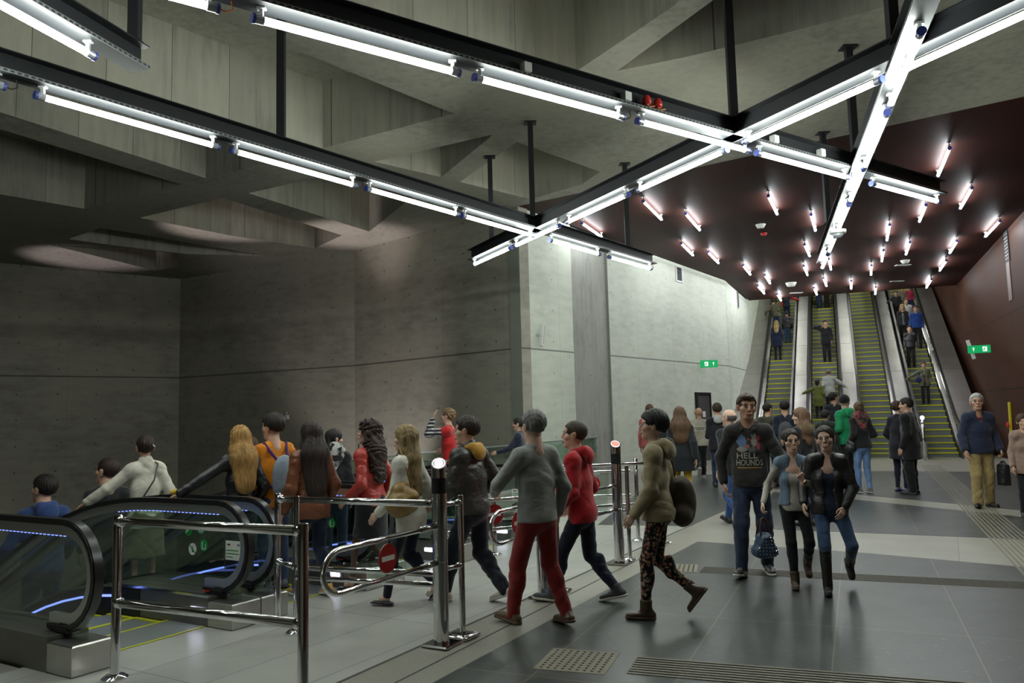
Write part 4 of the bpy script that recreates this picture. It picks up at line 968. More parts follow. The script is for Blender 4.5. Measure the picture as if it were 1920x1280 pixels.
def folds(seed, f=46.):
    r = np.random.default_rng(seed); ph = r.uniform(0, 6.28, 8)
    def fn(X, Y, Z):
        w_ = 1.3 * np.sin(9 * X + ph[0] + 3 * Z) + 1.1 * np.sin(8 * Y + ph[1] + 5 * Z) + .5 * np.sin(21 * Z + 9 * X)
        rd = lambda q: 1 - 2.2 * np.sqrt(np.abs(np.sin(q)) + .02)
        m1 = .5 + .5 * np.sin(7 * X + 5 * Z + ph[5]); m2 = .5 + .5 * np.sin(6 * Y - 7 * Z + ph[6])
        return (.75 * m1 * rd(f * .5 * (.8 * Z + .4 * X) + ph[2] + w_ * 1.3) + .6 * m2 * rd(f * .42 * (.6 * Z - .6 * X + .3 * Y) + ph[3] + w_ * 1.2) + .25 * np.sin(f * 1.7 * (.5 * Z + .6 * Y) + ph[4] + w_ * 1.4)) * .75
    return fn
def strands(seed, f=150., curl=0.):
    r = np.random.default_rng(seed); ph = r.uniform(0, 6.28, 6)
    def fn(X, Y, Z):
        w_ = np.sin(14 * Z + ph[0]) * 1.0 + np.sin(31 * Z + ph[1] + 10 * X) * (.6 + curl * 1.5)
        if curl: return .5 * np.sin(85 * Z + 30 * X + ph[2] + 2 * w_) * np.sin(70 * X + ph[3] + w_) + .5 * np.sin(75 * Y + 40 * Z + w_ * 2)
        return .6 * np.sin(f * X + ph[2] + w_ * 2) * np.sin(f * .8 * Y + ph[3] + w_) + .4 * np.sin(f * .45 * X + ph[4] + w_) * np.sin(f * .4 * Y + ph[5])
    return fn
# ---- cloth and skin materials
def cloth(kind, col, col2=None):
    key = 'cloth_%s_%.3f_%.3f_%.3f' % ((kind,) + tuple(col))
    if key in MATS: return MATS[key]
    m, nt, b = newmat(key); v = coords(nt)
    n = noise(nt, v, 7, 4); nf = noise(nt, v, 160, 2)
    rough = .85; c = ramp(nt, n, [(.3, tuple(x * .8 for x in col)), (.7, tuple(min(1, x * 1.18) for x in col))]); h = nf; bs = .25
    if kind == 'leather': rough = .42; h = noise(nt, v, 45, 5); bs = .5; b.inputs['Specular IOR Level'].default_value = .6
    if kind == 'denim':
        s = noise(nt, coords(nt, (1, 1, .25)), 14, 4); c = ramp(nt, s, [(.3, tuple(x * .65 for x in col)), (.55, col), (.75, tuple(min(1, x * 1.5 + .01) for x in col))])
    if kind == 'knit': h = nt.nodes.new('ShaderNodeTexWave'); h.inputs['Scale'].default_value = 60; link(nt, v, h.inputs[0]); h = h.outputs['Fac']; bs = .15
    if kind == 'puffer':
        wv = nt.nodes.new('ShaderNodeTexWave'); wv.bands_direction = 'Z'; wv.inputs['Scale'].default_value = 4; link(nt, v, wv.inputs[0]); h = wv.outputs['Fac']; bs = 1.; rough = .4
    if kind == 'floral':
        vo = nt.nodes.new('ShaderNodeTexVoronoi'); vo.inputs['Scale'].default_value = 34; vo.inputs['Randomness'].default_value = .9; link(nt, v, vo.inputs['Vector'])
        f = mth(nt, 'LESS_THAN', vo.outputs['Distance'], .46); f2 = mth(nt, 'LESS_THAN', vo.outputs['Distance'], .14)
        cc = nt.nodes.new('ShaderNodeSeparateColor'); link(nt, vo.outputs['Color'], cc.inputs[0])
        fl = ramp(nt, cc.outputs[0], [(0, (.42, .13, .08)), (.35, (.5, .26, .16)), (.6, (.10, .14, .06)), (.8, (.45, .33, .24))])
        fl.node.color_ramp.interpolation = 'CONSTANT'
        c = mixc(nt, f, (.012, .012, .02), fl); c = mixc(nt, f2, c, (.5, .38, .28))
    if kind == 'plaid' or kind == 'stripe':
        s = nt.nodes.new('ShaderNodeSeparateXYZ'); link(nt, v, s.inputs[0]); a = mth(nt, 'LESS_THAN', mth(nt, 'FRACT', mth(nt, 'MULTIPLY', s.outputs[2], 16)), .4); a2 = mth(nt, 'LESS_THAN', mth(nt, 'FRACT', mth(nt, 'MULTIPLY', s.outputs[0], 16)), .4)
        c = mixc(nt, a, col, col2 or (.02, .02, .03)); c = mixc(nt, mth(nt, 'MULTIPLY', a2, .5), c, (.02, .02, .03))
    if kind == 'print':
        vo = nt.nodes.new('ShaderNodeTexVoronoi'); vo.inputs['Scale'].default_value = 22; link(nt, v, vo.inputs['Vector']); cc = nt.nodes.new('ShaderNodeSeparateColor'); link(nt, vo.outputs['Color'], cc.inputs[0])
        fl = ramp(nt, cc.outputs[0], [(0, col), (.4, (.02, .02, .02)), (.62, col2 or (.3, .3, .3)), (.85, tuple(x * .4 for x in col))]); fl.node.color_ramp.interpolation = 'CONSTANT'; c = fl
    if kind == 'sheer': pass
    link(nt, c, b.inputs['Base Color']); b.inputs['Roughness'].default_value = rough
    if kind not in ('leather', 'puffer'): b.inputs['Sheen Weight'].default_value = .25; b.inputs['Sheen Roughness'].default_value = .5; b.inputs['Specular IOR Level'].default_value = .2
    wr = noise(nt, coords(nt, (1, 1, 2.0), (.3, .5, 0)), 6.5, 2, .45); rg = mth(nt, 'ABSOLUTE', mth(nt, 'SUBTRACT', wr, .5)); hh = mth(nt, 'ADD', mth(nt, 'MULTIPLY', h, .06 if kind != 'leather' else .14), mth(nt, 'MULTIPLY', mth(nt, 'POWER', rg, .8), 1.0))
    link(nt, bump(nt, hh, .3 if kind != 'leather' else .45, .03), b.inputs['Normal'])
    if kind in ('knit', 'puffer'): link(nt, bump(nt, h, bs, .006), b.inputs['Normal'])
    MATS[key] = m; return m
def skinmat(col):
    key = 'skin_%.3f' % col[0]
    if key in MATS: return MATS[key]
    m, nt, b = newmat(key); n = noise(nt, coords(nt), 22, 4)
    link(nt, ramp(nt, n, [(.3, tuple(x * .88 for x in col)), (.7, (min(1, col[0] * 1.1), col[1] * 1.04, col[2] * 1.0))]), b.inputs['Base Color']); b.inputs['Roughness'].default_value = .48
    b.inputs['Subsurface Weight'].default_value = .08; b.inputs['Subsurface Radius'].default_value = (.01, .004, .002); MATS[key] = m; return m
def hairmat(col, rough=.58):
    key = 'hair_%.3f_%.3f' % (col[0], col[2])
    if key in MATS: return MATS[key]
    m, nt, b = newmat(key); s = noise(nt, coords(nt, (1, 1, .08)), 120, 3); s2 = noise(nt, coords(nt, (1, 1, .3)), 16, 3); f = mth(nt, 'ADD', mth(nt, 'MULTIPLY', s, .6), mth(nt, 'MULTIPLY', s2, .4))
    link(nt, ramp(nt, f, [(.35, tuple(x * .45 for x in col)), (.5, col), (.65, tuple(min(1, x * 1.55) for x in col))]), b.inputs['Base Color']); b.inputs['Roughness'].default_value = rough
    link(nt, bump(nt, s, 1., .006), b.inputs['Normal']); b.inputs['Specular IOR Level'].default_value = .35; MATS[key] = m; return m
M_eye = plain('eye_white', (.62, .6, .56), .25); M_iris = plain('iris_dark', (.02, .014, .01), .2); M_lip = plain('lips', (.36, .10, .09), .45); M_brow = plain('brows', (.03, .02, .014), .8); M_teeth = plain('teeth', (.75, .72, .66), .3)
SK = (.60, .37, .27); SKD = (.50, .29, .20); SKL = (.66, .44, .34)
def unit(v): v = np.asarray(v, float); return v / (np.linalg.norm(v) + 1e-9)
def ik(a, c, l1, l2, pole):
    a, c = np.asarray(a, float), np.asarray(c, float); d = c - a; L = np.linalg.norm(d)
    if L > (l1 + l2) * .999: c = a + d / L * (l1 + l2) * .999; d = c - a; L = np.linalg.norm(d)
    u = d / L; x = (l1 * l1 - l2 * l2 + L * L) / (2 * L); h = math.sqrt(max(l1 * l1 - x * x, 1e-8)); p = np.asarray(pole, float); p = unit(p - u * (p @ u)); return a + u * x + p * h, c
def skeleton(H, sex, P):
    J = {}
    feet = P.get('feet', [(-.055, 0, 0, 0, 8), (.055, 0, 0, 0, 8)])
    J['feet'] = []
    sh = .090 if sex == 'm' else .080
    lean = P.get('lean', .01); side = P.get('side', 0.); tw = math.radians(P.get('twist', 0)); tz = P.get('hipdrop', 0.)
    hx = P.get('hipx', sum(f[0] for f in feet) / 2); hy = P.get('hipy', sum(f[1] for f in feet) / 2)
    ank = []
    for f in feet:
        az = .043 + f[2] + (max(0, math.sin(math.radians(-f[3]))) * .085 if f[3] < 0 else math.sin(math.radians(f[3])) * .02); ank.append(np.array([f[0], f[1], az]))
    hz_ = .525
    for i, a in enumerate(ank):
        hxx = hx + (-.052 if i == 0 else .052); r2 = .478 ** 2 - (a[0] - hxx) ** 2 - (a[1] - hy) ** 2
        if feet[i][2] < .04: hz_ = min(hz_, a[2] + math.sqrt(max(r2, .05)))
    hz_ -= tz; J['P'] = np.array([hx, hy, hz_])
    T = unit([side, lean, .3]); J['T'] = T; fy = unit(np.array([-math.sin(tw), math.cos(tw), -lean * 3])); fy = unit(fy - T * (fy @ T)); rx = np.cross(fy, T); J['fy'] = fy; J['rx'] = rx
    J['N'] = J['P'] + T * .305
    J['S'] = [J['P'] + T * .274 - rx * sh, J['P'] + T * .274 + rx * sh]
    J['hip'] = [J['P'] + np.array([-.046, 0, 0]), J['P'] + np.array([.046, 0, 0])]
    J['knee'] = []; J['ank'] = []
    for i in range(2):
        yw = math.radians(feet[i][4]) * (-1 if i == 0 else 1)
        k_, c_ = ik(J['hip'][i], ank[i], .245, .2349, [math.sin(yw) * .6, 1, 0]); J['knee'].append(k_); J['ank'].append(c_)
        yw2 = math.radians(feet[i][4]) * (-1 if i == 0 else 1); pt = math.radians(feet[i][3]); J['feet'].append(np.array([math.sin(yw2) * math.cos(pt), math.cos(yw2) * math.cos(pt), math.sin(pt)]))
    hd = P.get('hands', [None, None]); J['elb'] = []; J['wr'] = []
    for i in range(2):
        s = -1 if i == 0 else 1
        t = hd[i] if hd[i] is not None else (s * .14, .035, -.315); t = (t[0] * (.88 if abs(t[0]) < .2 else 1), t[1], t[2])
        w_ = J['S'][i] - rx * s * sh * 1.0 + np.array([0, 0, 0]) if False else None
        tgt = J['P'] + T * .285 + rx * t[0] + np.array([0, 0, 1]) * t[2] + unit([fy[0], fy[1], 0]) * t[1]
        e_, c_ = ik(J['S'][i], tgt, .172, .148, P.get('poles', [None, None])[i] or ([s * .3, -1, -.3]))
        J['elb'].append(e_); J['wr'].append(c_)
    hyaw, hpit, hrol = [math.radians(a) for a in P.get('head', (0, 0, 0))]
    J['head'] = J['N'] + unit(T * 1.0 + np.array([0, .12, .6])) * .104 + np.array([0, math.sin(-hpit) * .02, 0])
    R = Matrix.Rotation(-hyaw, 3, 'Z') @ Matrix.Rotation(hpit, 3, 'X') @ Matrix.Rotation(hrol, 3, 'Y'); J['HR'] = np.array(R)
    for k in ('P', 'N', 'head'): J[k] = J[k] * H
    for k in ('S', 'hip', 'knee', 'ank', 'elb', 'wr'): J[k] = [x * H for x in J[k]]
    return J
FACE = dict(smile=0)
def head_parts(J, H, sex, skin, vox, P, detail, hs=1.0):
    s = H / 1.75 * (1. if sex == 'm' else .97) * hs * 1.13; R = J['HR']; c = J['head']
    def w(x, y, z): return c + R @ (np.array([x, y, z]) * s)
    def RR(): return R.T
    m = sex == 'm'; jaw = .060 if m else .053
    pr = [ell(w(0, -.014, .032), A3(.076, .094, .086) * s, .02, RR()), ell(w(0, .022, -.042), A3(jaw, .066, .070) * s, .03, RR()), cap(w(-.018 if m else -.010, .062, -.092), w(.018 if m else .010, .062, -.092), (.022 if m else .019) * s, None, .02),
          ell(w(-.040, .050, -.018), A3(.028, .03, .026) * s, .02, RR()), ell(w(.040, .050, -.018), A3(.028, .03, .026) * s, .02, RR()), ell(w(0, .047, .040), A3(.056, .033, .040) * s, .02, RR()),
          cap(w(-.034, .076, .024), w(.034, .076, .024), .012 * s, None, .014)]
    pr += [sub(cap(w(sx * .031, .101, .006), w(sx * .031, .104, .004), .014 * s), .014) for sx in (-1, 1)]
    pr += [cap(w(0, .084, .016), w(0, .103, -.022), .0075 * s, (.0115 if m else .0098) * s, .010), cap(w(-.011, .092, -.028), w(.011, .092, -.028), (.0078 if m else .0062) * s, None, .007)]
    pr += [fcap(w(sx * .077, -.010, -.022), w(sx * .082, -.014, .012), .016 * s, .019 * s, R @ np.array([1, .25, 0]), .42, .006) for sx in (-1, 1)]
    pr += [cap(w(0, .004, -.06), J['N'] - J['T'] * .02 + np.array([0, -.012, -.01]), (.056 if m else .044) * s, (.062 if m else .049) * s, .02)]
    pr += [cap(J['N'] - J['T'] * .03, (J['S'][0] + J['S'][1]) / 2 - J['T'] * .05, .05 * s, .055 * s, .03), cap(J['S'][0] * .6 + J['S'][1] * .4 + J['T'] * .0, J['S'][0] * .4 + J['S'][1] * .6, .042 * s, None, .03), cap(J['S'][0] * .8 + J['S'][1] * .2 - J['T'] * .03, J['S'][0] * .2 + J['S'][1] * .8 - J['T'] * .03, .036 * s, None, .04), fcap(J['N'] - J['T'] * .02, J['N'] - J['T'] * .14 + J['fy'] * .035, .05 * s, .08 * s, J['fy'], .5, .03)]
    if detail: pr += [cap(w(-.020, .087, -.058), w(.020, .087, -.058), .0085 * s, None, .008)]
    parts = [sdf_mesh(pr, vox) + (0,)]
    if detail:
        v2 = .0022
        def add(prs, mi, vx=v2): parts.append(sdf_mesh(prs, vx) + (mi,))
        for sx in (-1, 1):
            add([ell(w(sx * .031, .0815, .0055), A3(.0125, .0085, .0068 if m else .0078) * s, .0, RR())], 1)
            g = P.get('gaze', 0) * .004
            add([ell(w(sx * .031 + g, .0885, .0052), A3(.0052, .0028, .0056 if m else .0064) * s, .0, RR())], 2, .0015)
            # lid line and brow
            add([cap(w(sx * .018, .088, .0095), w(sx * .030, .0925, .0145), .0022 * s, None, .002), cap(w(sx * .030, .0925, .0145), w(sx * .044, .084, .009), .0022 * s, None, .002)], 4, .002)
            th = .0038 if m else .0019
            add([cap(w(sx * .015, .0885, .0265), w(sx * .034, .0875, .0315), th * s, None, .003), cap(w(sx * .034, .0875, .0315), w(sx * .050, .072, .0245), th * s, th * .6 * s, .003)], 4)
        sm = P.get('smile', 0); zc = -.058
        if sm > .5:
            add([cap(w(-.022, .0900, zc - .003), w(0, .0985, zc - .006), .0046 * s, None, .003), cap(w(.022, .0900, zc - .003), w(0, .0985, zc - .006), .0046 * s, None, .003)], 5)
            add([cap(w(-.031, .0835, zc + .007), w(-.010, .0965, zc + .002), .0028 * s, .0036 * s, .003), cap(w(-.010, .0965, zc + .002), w(.010, .0965, zc + .002), .0036 * s, None, .003), cap(w(.010, .0965, zc + .002), w(.031, .0835, zc + .007), .0036 * s, .0028 * s, .003)], 3)
            add([cap(w(-.030, .0835, zc + .005), w(-.012, .0945, zc - .0145), .0028 * s, .0045 * s, .003), cap(w(-.012, .0945, zc - .0145), w(.012, .0945, zc - .0145), .0045 * s, None, .003), cap(w(.012, .0945, zc - .0145), w(.030, .0835, zc + .005), .0045 * s, .0028 * s, .003)], 3)
        else:
            k = sm * .004
            add([cap(w(-.022, .0890, zc + k), w(0, .0975, zc + .001), .0034 * s, .005 * s, .003), cap(w(.022, .0890, zc + k), w(0, .0975, zc + .001), .0034 * s, .005 * s, .003)], 3)
            add([cap(w(-.017, .0895, zc - .005 + k), w(0, .0962, zc - .008), .0034 * s, .0058 * s, .003), cap(w(.017, .0895, zc - .005 + k), w(0, .0962, zc - .008), .0034 * s, .0058 * s, .003)], 3)
    return parts
def hand_prims(wr, d, n, side, s, curls, spread=.0, thumb=.5):
    """wr wrist, d finger direction, n palm facing; side -1 left, +1 right hand"""
    d = unit(d); n = unit(np.asarray(n, float) - d * (np.asarray(n, float) @ d)); l = np.cross(d, n) * (-1 if side < 0 else 1)   # towards the thumb
    pr = [cap(wr - d * .05 * s, wr + d * .01 * s, .024 * s, .021 * s, .012)]
    base = [];
    for i, (lx, ln) in enumerate(((.027, .085), (.009, .090), (-.009, .086), (-.026, .078))):
        kx = wr + d * ln * s + l * lx * s; base.append(kx)
        pr.append(cap(wr + d * .012 * s + l * lx * .6 * s, kx, .0135 * s, .0105 * s, .012))
    L = (.038, .043, .040, .031)
    for i in range(4):
        c = curls[i] if isinstance(curls, (list, tuple)) else curls; sp = spread[i] if isinstance(spread, (list, tuple)) else spread * (1.5 - i)
        dd_ = unit(d + l * sp); p = base[i]; a = c * .55; r = .0088 if i < 3 else .0078
        for seg, f in enumerate((1, .72, .6)):
            u = dd_ * math.cos(a) + n * math.sin(a); q = p + u * L[i] * f * s; pr.append(cap(p, q, r * s, r * .9 * s, .0035)); p = q; r *= .9; a += c * (.75, .6, .5)[seg]
    t0 = wr + d * .022 * s + l * .022 * s; t1 = wr + d * .052 * s + l * .046 * s + n * .012 * s; t2 = t1 + (d * .8 + l * (.55 - thumb) + n * (.15 + .5 * thumb)) * .034 * s; t3 = t2 + (d * .85 + l * (.2 - thumb) + n * (.1 + .5 * thumb)) * .027 * s
    pr += [cap(t0, t1, .015 * s, .0115 * s, .008), cap(t1, t2, .0110 * s, .0098 * s, .004), cap(t2, t3, .0098 * s, .0082 * s, .004)]
    return pr
def torso_prims(J, H, sex, t, k=.04, hem=None, wf=1.0):
    s = H / 1.75; P, T, N, fy = J['P'], J['T'], J['N'], J['fy']; m = sex == 'm'
    wC, wW, wH = (.146, .134, .150) if m else (.122, .108, .148); wC, wW, wH = wC * wf, wW * wf, wH * wf; fl = .66
    pr = [fcap(P - T * .02 * s, P + T * .10 * s, (wH + t) * s, (wW + .01 + t) * s, fy, .68, k), fcap(P + T * .12 * s, P + T * .26 * s, (wW + t) * s, (wC - .005 + t) * s, fy, fl, k), fcap(P + T * .28 * s, P + T * .42 * s, (wC + t) * s, (wC * .72 + t) * s, fy, fl, k),
          cap(J['S'][0] - T * .012 * s, J['S'][1] - T * .012 * s, (.047 if m else .041) * s + t, None, .035), cap(N + T * .005 * s, J['S'][0] + T * .008 * s, .050 * s + t * .4, .040 * s + t * .8, .03), cap(N + T * .005 * s, J['S'][1] + T * .008 * s, .050 * s + t * .4, .040 * s + t * .8, .03)]
    if not m: pr += [ell(P + T * .30 * s + fy * .072 * s + J['rx'] * sx * .062 * s, A3(.046, .028, .046) * s + t * .3, .05) for sx in (-1, 1)]
    pr += [ell(P - fy * .045 * s - T * .03 * s, A3(.125, .084, .085) * s + t * .6, .04)]
    if hem is not None: pr += [fcap(P, P - np.array([0, 0, 1]) * hem * H, (wH + t) * s, (wH + t + .006) * s, fy, .70, k), cut(P - np.array([0, 0, 1]) * hem * H, (0, 0, -1))]
    return pr
def arm_prims(J, H, sex, t, upto=1.0, i=None, cuff=0):
    s = H / 1.75; m = 1. if sex == 'm' else .86; pr = []
    for j in ((0, 1) if i is None else (i,)):
        S_, E_, W_ = J['S'][j], J['elb'][j], J['wr'][j]; W2 = W_ - unit(W_ - E_) * .012 * H * 1.0
        pr += [cap(S_, E_, (.046 * m) * s + t, .040 * m * s + t, .03)]
        if upto > .5: pr += [cap(E_, W2 if upto >= 1 else E_ + (W_ - E_) * upto, .041 * m * s + t, .029 * m * s + t * .9, .015)]
        if cuff: pr += [cap(W2 - unit(W_ - E_) * .03, W2, .031 * m * s + t, .029 * m * s + t, .006)]
    return pr
def leg_prims(J, H, sex, t, cuffz=0., flare=0., upto=1.):
    s = H / 1.75; m = 1. if sex == 'm' else .94; pr = []
    for j in (0, 1):
        h, k_, a = J['hip'][j], J['knee'][j], J['ank'][j]; h2 = h + np.array([(-.006 if j == 0 else .006) * s, -.008 * s, -.02 * s])
        pr += [cap(h2, k_, .082 * m * s + t * .6, .057 * m * s + t, .03)]
        if upto >= 1:
            a2 = a + (k_ - a) * cuffz; u = unit(k_ - a); bk = unit(np.cross(np.cross(u, [0, 1, 0]), u)) * -1
            pr += [cap(k_, a2, .054 * m * s + t, .038 * m * s + t + flare, .02), ell(k_ + (a - k_) * .3 + bk * .02 * s, A3(.045 * m * s + t, .048 * m * s + t, .10 * s), .03)]
        elif upto > .0: pr[-1] = cap(h2, h2 + (k_ - h2) * upto, .082 * m * s + t, .066 * m * s + t, .03)
    P = J['P']; pr += [fcap(P - J['T'] * .01, P + J['T'] * .05 * s, ((.150 if sex == 'm' else .152)) * s + t * .6, (.142 if sex == 'm' else .128) * s + t * .6, J['fy'], .72, .03), ell(P - J['fy'] * .045 * s - J['T'] * .03 * s, A3(.125, .08, .085) * s + t * .5, .04)]
    return pr
def hair_build(J, H, sex, style, vox, seed, hs_):
    s = H / 1.75 * (1. if sex == 'm' else .97) * hs_ * 1.13; R = J['HR']; c = J['head']
    def w(x, y, z): return c + R @ (np.array([x, y, z]) * s)
    def nrm_(x, y, z): return R @ np.array([x, y, z])
    curl = 1. if style.get('curly') else 0; L = style.get('len', 0); vol = style.get('vol', 1.); kind = style.get('kind', 'short')
    g = .007 + .008 * (vol - 1) * 4; extra = []
    def shell(cy=-.013, gg=0.): return [ell(w(0, cy, .036), A3(.0815, .103, .092) * s + g + gg, .01, R.T)]
    face = lambda fx=0., ry=.062, rz=.100, cz=-.033: sub(ell(w(fx, .118, cz), A3(.074, ry, rz) * s, .0, R.T), .008)
    thin = [ell(w(0, -.014, .032), A3(.079, .0975, .089) * s + .002, .01, R.T), face(), cut(w(0, .0, -.012), nrm_(0, .42, -.90)), sub(cap(w(-.09, .002, -.02), w(-.085, .012, .006), .02 * s), .004), sub(cap(w(.09, .002, -.02), w(.085, .012, .006), .02 * s), .004)]
    if kind == 'short':
        hl = style.get('line', .018)
        pr = shell() + [face(), cut(w(0, .0, hl), nrm_(0, .5, -.86))]
        if style.get('fringe'): pr += [ell(w(style.get('fx', .0), .066, .088), A3(.064, .038, .026) * s, .02, R.T)]
        extra = [thin]
    elif kind == 'crop':
        pr = [ell(w(0, -.013, .036), A3(.080, .100, .090) * s + .003, .01, R.T), face(), cut(w(0, .0, .03), nrm_(0, .45, -.89))]; extra = [thin]
    elif kind == 'bald':
        pr = [ell(w(0, -.018, .02), A3(.080, .098, .075) * s, .01, R.T), cut(w(0, .0, .038), nrm_(0, 0, 1)), cut(w(0, .02, 0), nrm_(0, 1, -.15)), cut(w(0, 0, -.035), nrm_(0, 0, -1))]
    elif kind == 'back':            # hair drawn back
        pr = [ell(w(0, -.012, .035), A3(.081, .102, .091) * s + .004, .01, R.T), sub(ell(w(0, .116, -.008), A3(.084, .072, .098) * s, .0, R.T), .004), cut(w(0, .0, -.028), nrm_(0, .35, -.93)), sub(cap(w(-.09, .006, -.03), w(-.086, .014, .0), .022 * s), .004), sub(cap(w(.09, .006, -.03), w(.086, .014, .0), .022 * s), .004)]
        if style.get('bun'): pr += [ell(w(0, -.085, .085), A3(.045, .04, .042) * s, .015, R.T)]
        if style.get('tail'): pr += [cap(w(.02, -.09, .0), w(.05, -.10, -.10), .03 * s, .026 * s, .02), cap(w(.05, -.10, -.10), w(.065, -.08, -.20), .026 * s, .012 * s, .02)]
    elif kind == 'beanie':
        pr = [ell(w(0, -.012, .045), A3(.086, .106, .094) * s + .006, .01, R.T), cut(w(0, 0, .02), nrm_(0, .25, -.95))]
    elif kind == 'bob':
        pr = shell() + [fcap(w(0, -.05, .0), w(0, -.055, -.065), .082 * s, .07 * s, nrm_(0, 1, 0), .62, .03), sub(ell(w(0, .112, -.03), A3(.072, .064, .098) * s, .0, R.T), .01)]
    if kind == 'long':
        pr = shell() + [sub(ell(w(style.get('fx', 0), .116, -.035), A3(.072, .064, .105) * s, .0, R.T), .01)]
        T = J['T']; b0 = w(0, -.06, -.02); dn = np.array([0, 0, -1.]); back = -J['fy']; b1 = J['N'] + back * (.060 * s + .025) + dn * .02; b2 = b1 + back * .035 * s + dn * L * H
        wd = style.get('w', .085) * vol
        pr += [fcap(b0, b1, .082 * s * vol, wd * s, J['fy'], .60, .04), fcap(b1, b2, wd * s * 1.05, wd * .8 * s, J['fy'], .40, .04)]
        for sx in (-1, 1):
            a = w(sx * .073, -.005, .01); b_ = w(sx * .078, -.01, -.10); e = b1 + J['rx'] * sx * .07 * s * vol - back * .045 * s; e2 = e + dn * L * H * .8 + back * .04
            pr += [cap(a, b_, .024 * s, .032 * s, .02), cap(b_, e, .032 * s, .036 * s * vol, .03), cap(e, e2, .036 * s * vol, .022 * s, .03)]
    fn = strands(seed, curl=curl)
    return [sdf_mesh(p_, vox, fn, (.012 if curl else .0055 if kind not in ('beanie', 'crop', 'bald') else .001) * (1 if vox < .012 else .6) * (1 if q_ == 0 else .15)) + (0,) for q_, p_ in enumerate([pr] + extra)]
def shoe_build(J, H, i, spec, vox, par, lod):
    s = H / 1.75; a = J['ank'][i]; f = J['feet'][i]; up = unit(np.cross(np.cross(f, [0, 0, 1]), f)); up = np.array([0, 0, 1.]) - f * f[2]; up = unit(up); side = np.cross(f, up)
    if abs(f[2]) < .2 and f[2] < 0: pass
    kind = spec.get('kind', 'sneaker'); base = a - up * .043 * H * .92
    heelz = .0
    def w(x, y, z): return base + side * x * s + f * y * s + up * z * s
    wd = .044 if spec.get('sex', 'm') == 'm' else .038; tl = .155 if spec.get('sex', 'm') == 'm' else .135
    pr = [cap(w(0, -.05, .03), w(0, .02, .045), wd * s * .85, wd * s, .02), fcap(w(0, .02, .04), w(0, tl, .028), wd * s, wd * .92 * s, up, .66, .02), cap(w(0, -.035, .04), a + up * .03 * s, .038 * s, .042 * s, .02)]
    if kind == 'boot': k_ = J['knee'][i]; q = a + (k_ - a) * spec.get('shaft', .35); pr += [cap(a, q, .046 * s, (.05 + .012 * spec.get('shaft', .35)) * s, .015), cut(q, unit(k_ - a))]
    elif kind == 'high': pr += [cap(a, a + up * .05 * s, .045 * s, .046 * s, .015), cut(a + up * .06 * s, up)]
    elif kind == 'flat': pr = [fcap(w(0, -.045, .02), w(0, .0, .02), wd * .85 * s, wd * s, up, .6, .02), fcap(w(0, .0, .02), w(0, tl - .01, .012), wd * s, wd * .8 * s, up, .5, .02), cut(w(0, 0, .04), up)]
    else: pr += [cut(a + up * .028 * s, up)]
    pr += [cut(w(0, 0, .012), -up)]
    fn = folds(i + 3, 60)
    up_m = np_mesh('shoe' if kind != 'boot' else 'boot', [sdf_mesh(pr, vox, fn, .0015) + (0,)], par, [spec['mat']])
    hl = spec.get('heel', 0)
    so = [fcap(w(0, -.048, .01), w(0, .03, .01), (wd * .93 + .003) * s, (wd + .002) * s, up, .9, .01), fcap(w(0, .03, .01), w(0, tl + .004, .01), (wd + .003) * s, (wd * .95 + .003) * s, up, .9, .01), cut(w(0, 0, .024 if kind != 'flat' else .01), up), cut(w(0, 0, 0), -up)]
    if lod < 2: np_mesh('sole', [sdf_mesh(so, min(vox, .006)) + (0,)], up_m, [spec.get('sole', M_blackrub)])
    if kind in ('sneaker', 'high') and lod == 0 and spec.get('lace') is not None:
        mb = MB()
        for j in range(4): y = .045 + .02 * j; mb.tube([w(-.02, y, .082 - j * .011), w(0, y + .006, .09 - j * .011), w(.02, y, .082 - j * .011)], .0035, 5)
        mb.build('laces', spec['lace'], up_m)
    if spec.get('stripe') is not None and lod == 0:
        for sx in (-1, 1):
            mb = MB(); pts = [w(sx * (wd + .001), .10, .05), w(sx * (wd + .004), .075, .028), w(sx * (wd + .004), .04, .032), w(sx * (wd + .001), -.01, .055), w(sx * (wd - .003), -.045, .07)]
            mb.tube(pts, [.002, .008, .009, .006, .002], 6); mb.build('curved_stripe', spec['stripe'], up_m)
    return up_m
SEED = [11]
